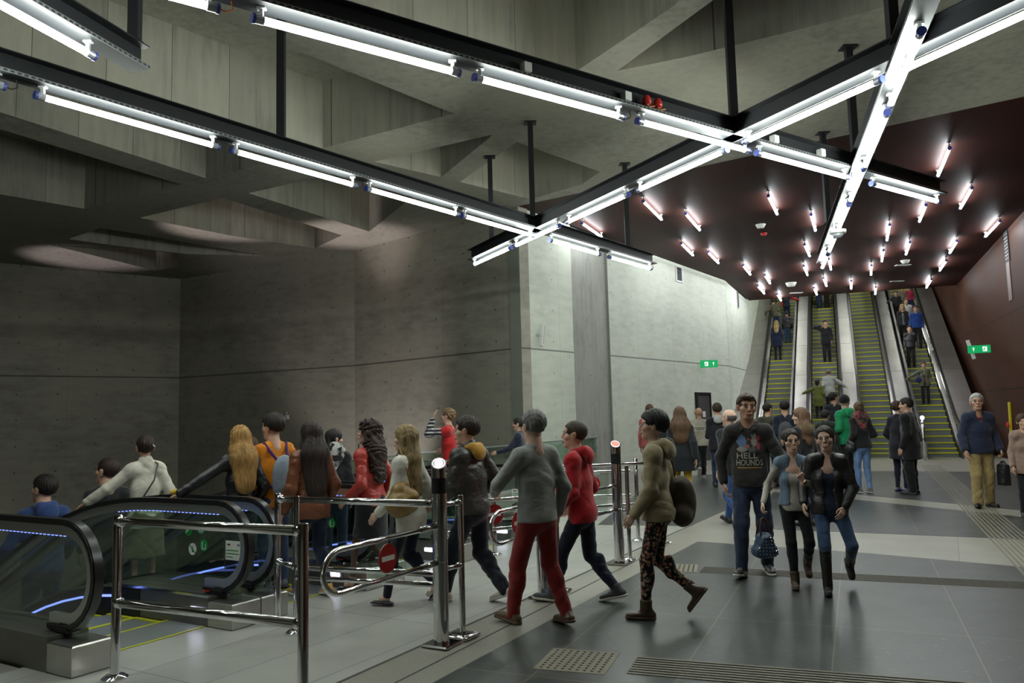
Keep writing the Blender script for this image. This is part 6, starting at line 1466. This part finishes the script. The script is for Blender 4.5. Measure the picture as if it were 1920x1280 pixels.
# red coat man scratching his head
L = dn(843, 3, .55); L = at(846, 966); person('person in red coat with striped sleeve raising a hand to the forehead', L, ztop(L, 846, 765), -80, 'm', dict(hands=[(-.10, .13, .10), (.14, .08, -.2)], poles=[(-.6, .6, -1), None], handdir=[(.2, -.2, 1), None], palm=[(0, -1, 0), None], head=(10, 10, 0)), lod=1, hair=dict(mat=hairmat((.20, .12, .06)), kind='short', line=.03, curly=1, vol=1.15),
    top=dict(mat=cl('cotton', (.42, .014, .014)), name='coat', t=.03, hem=.10, sleevemat=cl('stripe', (.02, .02, .03), (.5, .5, .5))), pants=dict(mat=cl('denim', BLK)), shoes=sh('sneaker', BLK), skin=SKL)
# navy jacket by the guard
L = at(978, 948); person('woman in navy jacket at the glass guard, arm reaching left', L, ztop(L, 975, 782), -82, 'f', dict(hands=[(-.12, .24, -.19), (.13, .05, -.28)], head=(0, 0, 0)), lod=1, hair=dict(mat=hairmat((.015, .012, .01)), kind='back'), top=dict(mat=cl('cotton', (.02, .026, .045)), t=.024, hem=.06), pants=dict(mat=cl('denim', JEAND)), shoes=sh('sneaker', BLK), skin=SK)
# ---------- the three walking toward us
L = at(1418, 1076); boy = person('tall boy in dark printed hoodie walking toward us beside two girls', L, ztop(L, 1402, 738), 196, 'm',
    dict(feet=[(-.065, -.05, 0, -6, 12), (.075, .10, 0, 9, 14)], hands=[(-.135, .10, -.27), (.165, -.02, -.30)], poles=[(-1.3, -.8, 0), (.8, -1, 0)], palm=[(.3, -.9, .1), None], curl=[1.1, .8], lean=-.005, head=(-14, 2, -3), smile=.3, face=True), lod=0, hsize=.98, wf=.95,
    hair=dict(mat=hairmat((.06, .036, .022)), kind='short', line=.028, fringe=1, fx=.01), top=dict(mat=cl('cotton', (.032, .031, .028)), name='hoodie', t=.024, hem=.03, fold=.008, cuff=1), extras=[hood(cl('cotton', (.034, .033, .030)))],
    pants=dict(mat=cl('denim', (.028, .042, .085)), t=.018, fold=.008, cuff=-.02), shoes=sh('sneaker', (.02, .02, .022), sole=SOLEW, stripe=M_grey, lace=M_grey), skin=(.50, .29, .20))
def print_hoodie(o):
    tg = o['top']; J, s = o['J'], o['s']; c0 = J['P'] + J['T'] * .24 * s; cream = plain('print_cream', (.42, .40, .34), .7); gold = plain('print_gold', (.42, .26, .06), .7)
    for t_, y, sz, m in (('HELL', .005, .062, cream), ('HOUNDS', -.062, .066, cream)):
        vs_, fs = text_mesh(t_, 1.0, 0); vs2 = [(v.x, v.y, v.z) for v in vs_]; 
        wd_x = max(v[0] for v in vs2) - min(v[0] for v in vs2); k = (.20 if t_ == 'HELL' else .25) / wd_x; off_ = -.02 if t_ == 'HELL' else 0
        vs2 = [(v[0] * k + off_, v[1] * sz * 1.25 + y, 0) for v in vs2]
        drape_on(o, tg, vs2, fs, c0, s, m, 'print_text')
    vs_, fs = grid_poly(0, -.108, .23, .010, 6); drape_on(o, tg, vs_, fs, c0, s, gold, 'print_line')
    blob = lambda e: (lambda x, y: x * x + y * y + .35 * math.sin(7 * x + e) * math.sin(6 * y - e) < .8)
    for cx, cy, w_, h_, col, e in ((-.065, .15, .10, .13, (.10, .16, .30), 1), (-.06, .07, .11, .06, (.25, .24, .22), 2), (.055, .155, .07, .14, (.22, .20, .18), 3), (.095, .175, .045, .05, (.40, .05, .07), 4), (.09, .10, .04, .09, (.30, .04, .06), 5), (.03, .065, .09, .06, (.08, .10, .11), 6), (-.015, .10, .05, .04, (.35, .10, .09), 7), (.0, .165, .02, .03, (.4, .05, .05), 8)):
        vs_, fs = grid_poly(cx, cy, w_, h_, 26, blob(e)); drape_on(o, tg, vs_, fs, c0, s, plain('print_ink_%d' % e, col, .8, nscale=120, namp=.6), 'print_patch', lift=.0025 + e * .0002)
print_hoodie(boy)
L = at(1500, 1098); g1 = person('girl in denim vest and cream top making a victory sign', L, ztop(L, 1486, 803), 192, 'f',
    dict(feet=[(-.075, -.15, .02, -48, 4), (.035, .07, 0, 2, 6)], hipx=.0, hands=[(-.035, .185, -.115), (.20, .03, -.275)], poles=[(-1, -.4, -1.2), None], handdir=[(.12, .10, 1), None], palm=[(0, 1, .1), None], curl=[[.04, .04, 1.9, 1.9], 1.2], spread=[[.22, -.22, 0, 0], .0], thumb=[1.3, .4], lean=.0, head=(-8, 2, 2), smile=1, face=True), lod=0, hsize=1.06,
    hair=dict(mat=hairmat((.03, .02, .016)), kind='back'), inner=dict(mat=cl('knit', (.48, .45, .40)), name='top', arms=True, hem=.035, neck=.070), sleeves=False,
    top=dict(mat=cl('denim', (.17, .24, .33)), name='denim_vest', t=.018, hem=.0, open=.075, fold=.003, collar='stand'), pants=dict(mat=cl('cotton', (.010, .010, .012)), t=.003, cuff=.05, fold=.003), shoes=sh('boot', (.085, .055, .035), shaft=.25, sole=SOLEB), skin=SKL)
def g1x(o):
    J, s = o['J'], o['s']; w_ = J['wr'][0]; d = unit(J['wr'][0] - J['elb'][0]); q = w_ - d * .012
    MB().tube([tuple(q - d * .012), tuple(q + d * .012)], .031 * s, 16).build('watch_strap', plain('pearl_strap', (.7, .66, .58), .3), o['root'], smooth=True)
    f = unit(np.array([.15, 1, 0]) - d * (np.array([.15, 1, 0]) @ d)); c = q + f * .028 * s; MB().tube([tuple(c), tuple(c + f * .010)], .022 * s, 18).build('watch_case', plain('watch_gold', (.65, .5, .3), .25, .8), o['root']); MB().tube([tuple(c + f * .0095), tuple(c + f * .0115)], .017 * s, 18).build('watch_dial', plain('dial_grey', (.2, .22, .22), .2), o['root'])
    # nails
    e = J['P'] + J['fy'] * .125 * s + J['T'] * .03 * s + J['rx'] * .06 * s; MB().box(tuple(e), (.012, .004, .03), Matrix.Rotation(.4, 3, 'Y')).build('belt_clasp', plain('brass', (.5, .35, .1), .3, 1), o['root'])
g1x(g1)
_w = g1['J']['wr'][1]
handbag('blue studded handbag carried by the girl in the denim vest', cl('leather', (.03, .065, .12)), (_w[0] + .01, _w[1] + .03, _w[2] - .385), (.105, .105, .115), strapmat=cl('leather', (.06, .02, .015)), studs_=True, shape='box', name='handbag', rot=25, handle_h=.20)(g1)
L = at(1566, 1108); g2p = person('smiling girl in black leather jacket, jeans and black knee boots', L, ztop(L, 1545, 797), 195, 'f',
    dict(feet=[(-.115, -.16, .03, -58, 12), (.05, .10, 0, 4, 6)], hipx=.0, hands=[(-.085, .09, -.285), (.17, .02, -.27)], poles=[(-1.2, -.6, -.1), None], palm=[(.3, -.8, 0), None], curl=[.7, .5], lean=.0, head=(14, 2, 6), smile=1, face=True), lod=0, hsize=1.06,
    hair=dict(mat=hairmat((.028, .02, .016)), kind='back', tail=1), inner=dict(mat=cl('cotton', (.014, .02, .045)), name='top', vee=.12, hem=.06, neck=.070), 
    top=dict(mat=cl('leather', (.016, .016, .017)), t=.024, hem=.045, open=.075, fold=.007, collar='stand'), pants=dict(mat=cl('denim', (.055, .10, .20)), t=.005, cuff=.2, fold=.003), shoes=sh('boot', (.012, .011, .011), shaft=.88, sole=M_blackrub), skin=SKL)
# ---------- old man on the right
L = at(1845, 950); om = person('white-haired man in navy jacket and tan trousers at the right', L, ztop(L, 1836, 737), 188, 'm',
    dict(feet=[(-.065, -.03, 0, 0, 10), (.07, .06, 0, 6, 26)], hands=[(-.17, .04, -.30), (.175, .06, -.30)], head=(16, 4, 0), curl=[1.3, .6], face=True), lod=0, wf=1.06,
    hair=dict(mat=hairmat((.42, .41, .40)), kind='short', line=.03), inner=dict(mat=cl('plaid', (.35, .02, .02)), vee=.05), top=dict(mat=cl('cotton', (.022, .028, .06)), t=.03, hem=.045, fold=.006, vee=.20, collar='stand', sleevet=.008),
    pants=dict(mat=cl('cotton', (.36, .26, .11)), t=.022, fold=.008, cuff=-.01, flare=.01), shoes=sh('sneaker', (.012, .012, .012)), skin=(.50, .29, .21))
def glasses(o):
    J, s = o['J'], o['s']; R = J['HR']; c = J['head']; w = lambda x, y, z: tuple(c + R @ (np.array([x, y, z]) * s * 1.03)); m = MB()
    for sx in (-1, 1):
        m.tube([w(sx * .032 + .019 * math.cos(a), .104, .004 + .014 * math.sin(a)) for a in [2 * PI * k / 14 for k in range(14)]], .0016, 5, closed=True); m.tube([w(sx * .051, .102, .008), w(sx * .078, .03, .008), w(sx * .082, -.01, .004)], .0016, 5)
    m.tube([w(-.013, .105, .008), w(0, .108, .010), w(.013, .105, .008)], .0016, 5); m.build('glasses', M_black, o['root'])
glasses(om)
_w = om['J']['wr'][0]; handbag('black briefcase bag in the hand of the white-haired man', cl('leather', (.014, .014, .016)), (_w[0] - .02, _w[1], _w[2] - .40), (.06, .17, .17), rot=30, handle_h=.14, shape='box', name='briefcase')(om)
# person cut by the right edge
L = at(1932, 968); person('person in beige pink coat cut off by the right edge', L, ztop(L, 1925, 775), 200, 'f', dict(), lod=1, hair=HM(HBR, kind='bob'), top=dict(mat=cl('cotton', (.30, .20, .16)), name='coat', t=.03, hem=.1), pants=dict(mat=cl('denim', BLK)), shoes=sh('sneaker', BLK))
# ---------- middle distance, walking away
L = at(1378, 985); person('bald man in dark jacket and blue jeans behind the tall boy', L, ztop(L, 1381, 766), -22, 'm', dict(feet=W_RF, hands=[(-.18, -.03, -.30), (.15, .1, -.3)], head=(-20, 0, 0)), lod=1, hair=dict(mat=hairmat((.12, .10, .09)), kind='bald'), top=dict(mat=cl('cotton', (.022, .024, .03)), t=.03, hem=.06, collar='stand'), pants=dict(mat=cl('denim', (.04, .10, .30)), t=.012, cuff=.08), shoes=sh('sneaker', BLK), skin=SKL, wf=1.08)
L = at(1282, 950); bp = person('woman with long brown hair in black coat and yellow trousers', L, ztop(L, 1268, 763), 8, 'f', dict(feet=W_LF, hands=SW_L), lod=1, hair=dict(mat=hairmat((.10, .055, .03)), kind='long', len=.10, w=.12, vol=1.3), wf=1.3, top=dict(mat=cl('cotton', (.016, .018, .022)), name='coat', t=.045, hem=.14), pants=dict(mat=cl('cotton', (.50, .33, .03)), t=.006), shoes=sh('sneaker', (.1, .1, .1)))
L = at(1315, 897); bg = person('bald man in beige jacket walking away along the pale wall', L, ztop(L, 1306, 764), 5, 'm', dict(feet=[(-.05, -.2, .03, -55, 5), (.05, .1, 0, 5, 5)], hands=SW_R), lod=1, hair=None, top=dict(mat=cl('cotton', (.42, .39, .31)), t=.03, hem=.04), pants=dict(mat=cl('cotton', (.015, .015, .018)), t=.018), shoes=sh('sneaker', (.4, .4, .38), sole=SOLEW), skin=SKD)
def backprint(o):
    c0 = o['J']['P'] + o['J']['T'] * .36 * o['s']
    for y, w_ in ((.0, .26), (-.035, .18)):
        for i in range(8): 
            vs_, fs = grid_poly((i - 3.5) * w_ / 8, y, w_ / 11, .022, 2); drape_on(o, o['top'], vs_, fs, c0, o['s'], plain('print_dark', (.04, .04, .04), .7), 'print_block', front=False)
backprint(bg)
L = at(1224, 915); person('man in pink shirt almost hidden behind the woman in khaki', L, ztop(L, 1217, 757), 10, 'm', dict(), lod=1, hair=HM((.09, .045, .025), kind='crop'), top=dict(mat=cl('cotton', (.42, .10, .10)), name='shirt', t=.02), pants=dict(mat=cl('denim', JEAN)), shoes=sh('sneaker', BLK))
L = at(1241, 918); person('woman with dark red hair and white collar walking away', L, ztop(L, 1241, 766), 12, 'f', dict(), lod=1, hair=dict(mat=hairmat((.05, .012, .012)), kind='bob', vol=1.1), top=dict(mat=cl('cotton', (.02, .02, .024)), t=.03, hem=.06), extras=[scarf(cl('cotton', (.6, .6, .58)), 'collar', .7)], pants=dict(mat=cl('denim', BLK)), shoes=sh('sneaker', BLK))
L = at(1352, 915); person('man in black jacket with grey hood walking away', L, ztop(L, 1347, 755), 10, 'm', dict(feet=W_LF, hands=[(-.1, .15, -.2), (.13, .1, -.25)]), lod=1, hair=HM((.045, .028, .018), kind='short', line=.02), top=dict(mat=cl('cotton', (.018, .018, .022)), t=.03, hem=.06), extras=[hood(cl('cotton', (.42, .42, .42)), vol=.95)], pants=dict(mat=cl('denim', (.03, .05, .12)), t=.014), shoes=sh('sneaker', BLK))
L = at(1516, 985); person('woman with light brown hair and fur-trimmed dark coat behind the girls', L, ztop(L, 1517, 763), -30, 'f', dict(head=(-45, 0, 0)), lod=1, hair=dict(mat=hairmat((.15, .085, .05)), kind='long', len=.09, w=.09, vol=1.05), top=dict(mat=cl('cotton', (.015, .015, .018)), name='coat', t=.036, hem=.12), extras=[hood(cl('cotton', (.12, .075, .04)), vol=1.15, name='fur_hood')], pants=dict(mat=cl('denim', JEAND)), shoes=sh('sneaker', BLK), skin=SKL)
L = at(1447, 912); person('young man in olive jacket with dark backpack waiting at the escalators', L, ztop(L, 1447, 755), 30, 'm', dict(head=(30, 0, 0)), lod=1, hair=HM(HB, kind='crop'), top=dict(mat=cl('cotton', (.07, .07, .05)), t=.03), pants=dict(mat=cl('denim', JEAND)), shoes=sh('sneaker', BLK), extras=[backpack('black backpack on the young man in olive', cl('cotton', (.018, .018, .016)), None, .13, .20, .07, .22)])
L = at(1480, 918); person('man in navy jacket with grey backpack waiting at the escalators', L, ztop(L, 1481, 750), 20, 'm', dict(), lod=1, hair=HM(HB, kind='short', line=.02), top=dict(mat=cl('cotton', (.02, .024, .045)), t=.03), pants=dict(mat=cl('denim', BLK)), shoes=sh('sneaker', BLK), extras=[backpack('grey backpack on the man in navy', cl('cotton', (.075, .08, .09)), cl('cotton', (.02, .02, .02)), .14, .23, .07, .20)])
L = at(1556, 915); person('person in dark green hooded coat behind the girl with black jacket', L, ztop(L, 1552, 768), 25, 'f', dict(head=(20, 0, 0)), lod=1, hair=HM(HB, kind='short'), top=dict(mat=cl('cotton', (.025, .032, .026)), name='coat', t=.05, hem=.12), extras=[hood(cl('cotton', (.028, .036, .03)), vol=1.2)], pants=dict(mat=cl('denim', BLK)), shoes=sh('sneaker', BLK))
L = at(1596, 914); person('man in bright green jacket and black beanie', L, ztop(L, 1597, 738), -20, 'm', dict(head=(55, 6, 0), hands=[(-.15, .1, -.2), (.12, .16, -.15)]), lod=1, hair=dict(mat=cl('knit', (.012, .012, .012)), kind='beanie'), top=dict(mat=cl('cotton', (.01, .26, .10)), t=.036, hem=.05), extras=[hood(cl('cotton', (.012, .30, .12)), vol=1.1)], pants=dict(mat=cl('denim', BLK)), shoes=sh('sneaker', BLK), skin=SKL)
L = at(1621, 924); sw = person('woman with hair bun, patterned scarf and light jeans, back to us', L, ztop(L, 1621, 752), -8, 'f', dict(feet=[(-.045, .02, 0, 0, 4), (.05, -.03, 0, 0, 10)], hands=[(-.13, .06, -.25), (.14, .1, -.2)], head=(20, 6, 0)), lod=1, hair=dict(mat=hairmat((.14, .085, .05)), kind='back', bun=1), top=dict(mat=cl('cotton', (.014, .014, .016)), name='pullover', t=.03, hem=.02), extras=[scarf(cl('print', (.25, .05, .06), (.07, .08, .06)), vol=1.15, drape=.24)], pants=dict(mat=cl('denim', (.14, .24, .45)), t=.008, cuff=.10), shoes=sh('sneaker', (.12, .13, .15), 'cotton', sole=SOLEW), skin=SKL)
handbag('black shoulder bag of the woman with the patterned scarf', cl('leather', (.015, .014, .016)), (-.22, .0, .96), (.05, .12, .12), strap=[(-.2, .08, 1.05), (-.15, .06, 1.3), (-.13, -.0, 1.42), (-.16, -.07, 1.25), (-.2, -.08, 1.05)], name='shoulder_bag')(sw)
L = at(1690, 921); person('woman with brown hair facing the man in the long black coat', L, ztop(L, 1685, 750), 60, 'f', dict(feet=[(-.04, .0, 0, 0, 2), (.05, .02, 0, 0, 14)], head=(10, 12, 0), hands=[(-.15, .08, -.26), (.12, .14, -.2)]), lod=1, hair=dict(mat=hairmat((.06, .03, .02)), kind='back'), top=dict(mat=cl('cotton', (.02, .018, .03)), name='cardigan', t=.03, hem=.16), inner=dict(mat=cl('cotton', (.02, .02, .2))), pants=dict(mat=cl('cotton', (.015, .018, .04)), t=.003), shoes=sh('flat', (.03, .06, .3)), skin=SKL)
L = at(1716, 926); person('man in long black coat talking with the brown-haired woman', L, ztop(L, 1708, 745), -45, 'm', dict(feet=[(-.06, .0, 0, 0, 10), (.06, .02, 0, 0, 10)], head=(-10, 0, 0)), lod=1, hair=HM(HB, kind='short', line=.02), top=dict(mat=cl('cotton', (.010, .010, .010)), name='coat', t=.045, hem=.16), pants=dict(mat=cl('cotton', (.010, .010, .011)), t=.03), shoes=sh('sneaker', (.01, .01, .01)), skin=SK, wf=1.1)
L = at(1572, 880); person('man in dark jacket leaning at the foot of the second escalator', L, ztop(L, 1577, 734), 20, 'm', dict(head=(50, 10, 0), lean=.06), lod=1, hair=HM(HB, kind='short'), top=dict(mat=cl('cotton', (.02, .024, .034)), t=.03), pants=dict(mat=cl('denim', BLK)), shoes=sh('sneaker', BLK), skin=SK)
# ---------- people riding the up escalators
def rider(label, px, feet_y, top_px, k, x, az, sex, pose, hair, top, pants, **kw):
    L = upl(px, feet_y, k, x); return person(label, L, ztop(L, top_px[0], top_px[1]), az, sex, pose, hair=hair, top=top, pants=pants, shoes=kw.pop('shoes', sh('sneaker', BLK)), lod=2, group=None, **kw)
rider('woman in olive green coat holding the rail of the second escalator', 1533, 790, (1532, 711), 1, -.22, 15, 'f', dict(hands=[(-.36, .08, -.14), (.14, .05, -.28)], head=(40, 0, 0)), dict(mat=hairmat(HB), kind='bob'), dict(mat=cl('cotton', (.12, .14, .03)), name='coat', t=.04, hem=.2), dict(mat=cl('denim', BLK)))
rider('man in light grey coat going up the second escalator', 1563, 778, (1558, 692), 1, .18, 22, 'm', dict(hands=[(-.14, .04, -.28), (.34, .08, -.2)]), dict(mat=hairmat((.15, .13, .11)), kind='short'), dict(mat=cl('cotton', (.42, .44, .40)), name='coat', t=.045, hem=.14), dict(mat=cl('denim', BLK)), wf=1.08)
rider('man in black holding a phone to his ear on the second escalator', 1558, 676, (1554, 600), 1, .12, 200, 'm', dict(hands=[(-.14, .04, -.29), (.11, .06, .06)], poles=[None, (1.2, -.2, -.6)], handdir=[None, (-.2, -.1, 1)]), dict(mat=hairmat(HB), kind='short'), dict(mat=cl('cotton', BLK), t=.035, hem=.08), dict(mat=cl('cotton', BLK), t=.02), wf=1.1)
rider('blond woman in long navy coat on the leftmost escalator', 1463, 676, (1461, 600), 0, -.15, 24, 'f', dict(), dict(mat=hairmat((.40, .28, .11)), kind='long', len=.09), dict(mat=cl('cotton', (.014, .02, .05)), name='coat', t=.045, hem=.17), dict(mat=cl('cotton', BLK), t=.005))
rider('person in black padded jacket and jeans on the leftmost escalator', 1484, 643, (1482, 583), 0, .22, 22, 'm', dict(), dict(mat=cl('knit', (.015, .015, .018)), kind='beanie'), dict(mat=cl('puffer', (.014, .016, .017)), t=.05, hem=.04), dict(mat=cl('denim', (.06, .12, .25)), t=.015))
rider('person in olive jacket leaning on the left rail, leftmost escalator', 1452, 622, (1449, 560), 0, -.3, 30, 'm', dict(hands=[(-.28, .05, -.16), (.14, .05, -.28)], side=-.06), dict(mat=hairmat((.03, .02, .015)), kind='short'), dict(mat=cl('cotton', (.13, .12, .08)), t=.04, hem=.05), dict(mat=cl('denim', (.04, .07, .14))))
rider('person with red sleeves stretching an arm to the right rail, leftmost escalator', 1481, 603, (1478, 545), 0, .12, 200, 'f', dict(hands=[(-.42, .05, -.14), (.16, .04, -.28)]), dict(mat=hairmat(HB), kind='bob'), dict(mat=cl('cotton', (.02, .03, .05)), t=.035, hem=.04, sleevemat=cl('cotton', (.5, .02, .03))), dict(mat=cl('denim', JEAND)))
rider('person in jeans near the ceiling edge, left side of the second escalator', 1540, 577, (1540, 525), 1, -.15, 200, 'm', dict(), HM(HB), dict(mat=cl('cotton', BLK), t=.03), dict(mat=cl('denim', (.02, .035, .08)), t=.02))
rider('person in black near the ceiling edge, right side of the second escalator', 1559, 580, (1560, 528), 1, .2, 200, 'm', dict(), HM(HB), dict(mat=cl('cotton', BLK), t=.03), dict(mat=cl('cotton', BLK), t=.02), wf=1.1)
rider('woman in olive cardigan with blue bag coming down the rightmost escalator', 1735, 762, (1731, 678), 3, -.05, 204, 'f', dict(hands=[(-.14, .05, -.26), (.36, .06, -.17)]), dict(mat=hairmat((.08, .03, .02)), kind='short'), dict(mat=cl('cotton', (.13, .15, .09)), name='cardigan', t=.035, hem=.08, open=.06), dict(mat=cl('cotton', (.02, .02, .02)), t=.012), inner=dict(mat=cl('print', (.12, .05, .05), (.15, .12, .1))), extras=[handbag('blue shoulder bag of the woman in olive cardigan on the escalator', cl('cotton', (.02, .03, .14)), (.2, .08, .95), (.10, .05, .11), strap=[(.2, .02, 1.05), (.12, .0, 1.42), (.2, .1, 1.05)], name='shoulder_bag')])
rider('young man in black coming down the rightmost escalator', 1711, 690, (1709, 610), 3, -.22, 202, 'm', dict(), HM(HB), dict(mat=cl('leather', BLK), t=.03), dict(mat=cl('cotton', BLK), t=.012))
rider('man in royal blue sweater coming down the rightmost escalator', 1728, 655, (1722, 572), 3, .2, 204, 'm', dict(head=(10, 0, 0)), dict(mat=hairmat((.05, .03, .02)), kind='short'), dict(mat=cl('cotton', (.02, .06, .25)), name='sweater', t=.03), dict(mat=cl('denim', BLK)), wf=1.12)
rider('blond woman in grey top behind the young man in black', 1703, 648, (1702, 569), 3, -.28, 204, 'f', dict(), dict(mat=hairmat((.40, .28, .12)), kind='long', len=.06), dict(mat=cl('cotton', (.03, .03, .034)), t=.03, open=.06), dict(mat=cl('cotton', BLK)), inner=dict(mat=cl('cotton', (.15, .17, .18))))
rider('person in white shirt behind the blond woman on the rightmost escalator', 1703, 632, (1697, 560), 3, -.05, 204, 'm', dict(), dict(mat=hairmat((.10, .07, .05)), kind='short'), dict(mat=cl('cotton', (.55, .55, .53)), name='shirt', t=.03), dict(mat=cl('denim', BLK)))
rider('person in dark jacket holding the left rail high on the rightmost escalator', 1692, 606, (1690, 545), 3, -.33, 204, 'm', dict(hands=[(-.14, .04, -.28), (.28, .06, -.16)]), HM(HB), dict(mat=cl('cotton', (.02, .022, .026)), t=.035), dict(mat=cl('denim', BLK)), wf=1.08)
rider('person in beige trousers near the ceiling edge, rightmost escalator', 1708, 590, (1706, 535), 3, .0, 204, 'm', dict(), HM(HB), dict(mat=cl('cotton', (.2, .16, .12)), t=.03), dict(mat=cl('cotton', (.22, .17, .11)), t=.012))
rider('person in pink and blue near the ceiling edge, rightmost escalator', 1722, 590, (1720, 535), 3, .3, 204, 'f', dict(), HM(HB), dict(mat=cl('cotton', (.4, .03, .07)), t=.03), dict(mat=cl('denim', (.02, .04, .12)), t=.012))
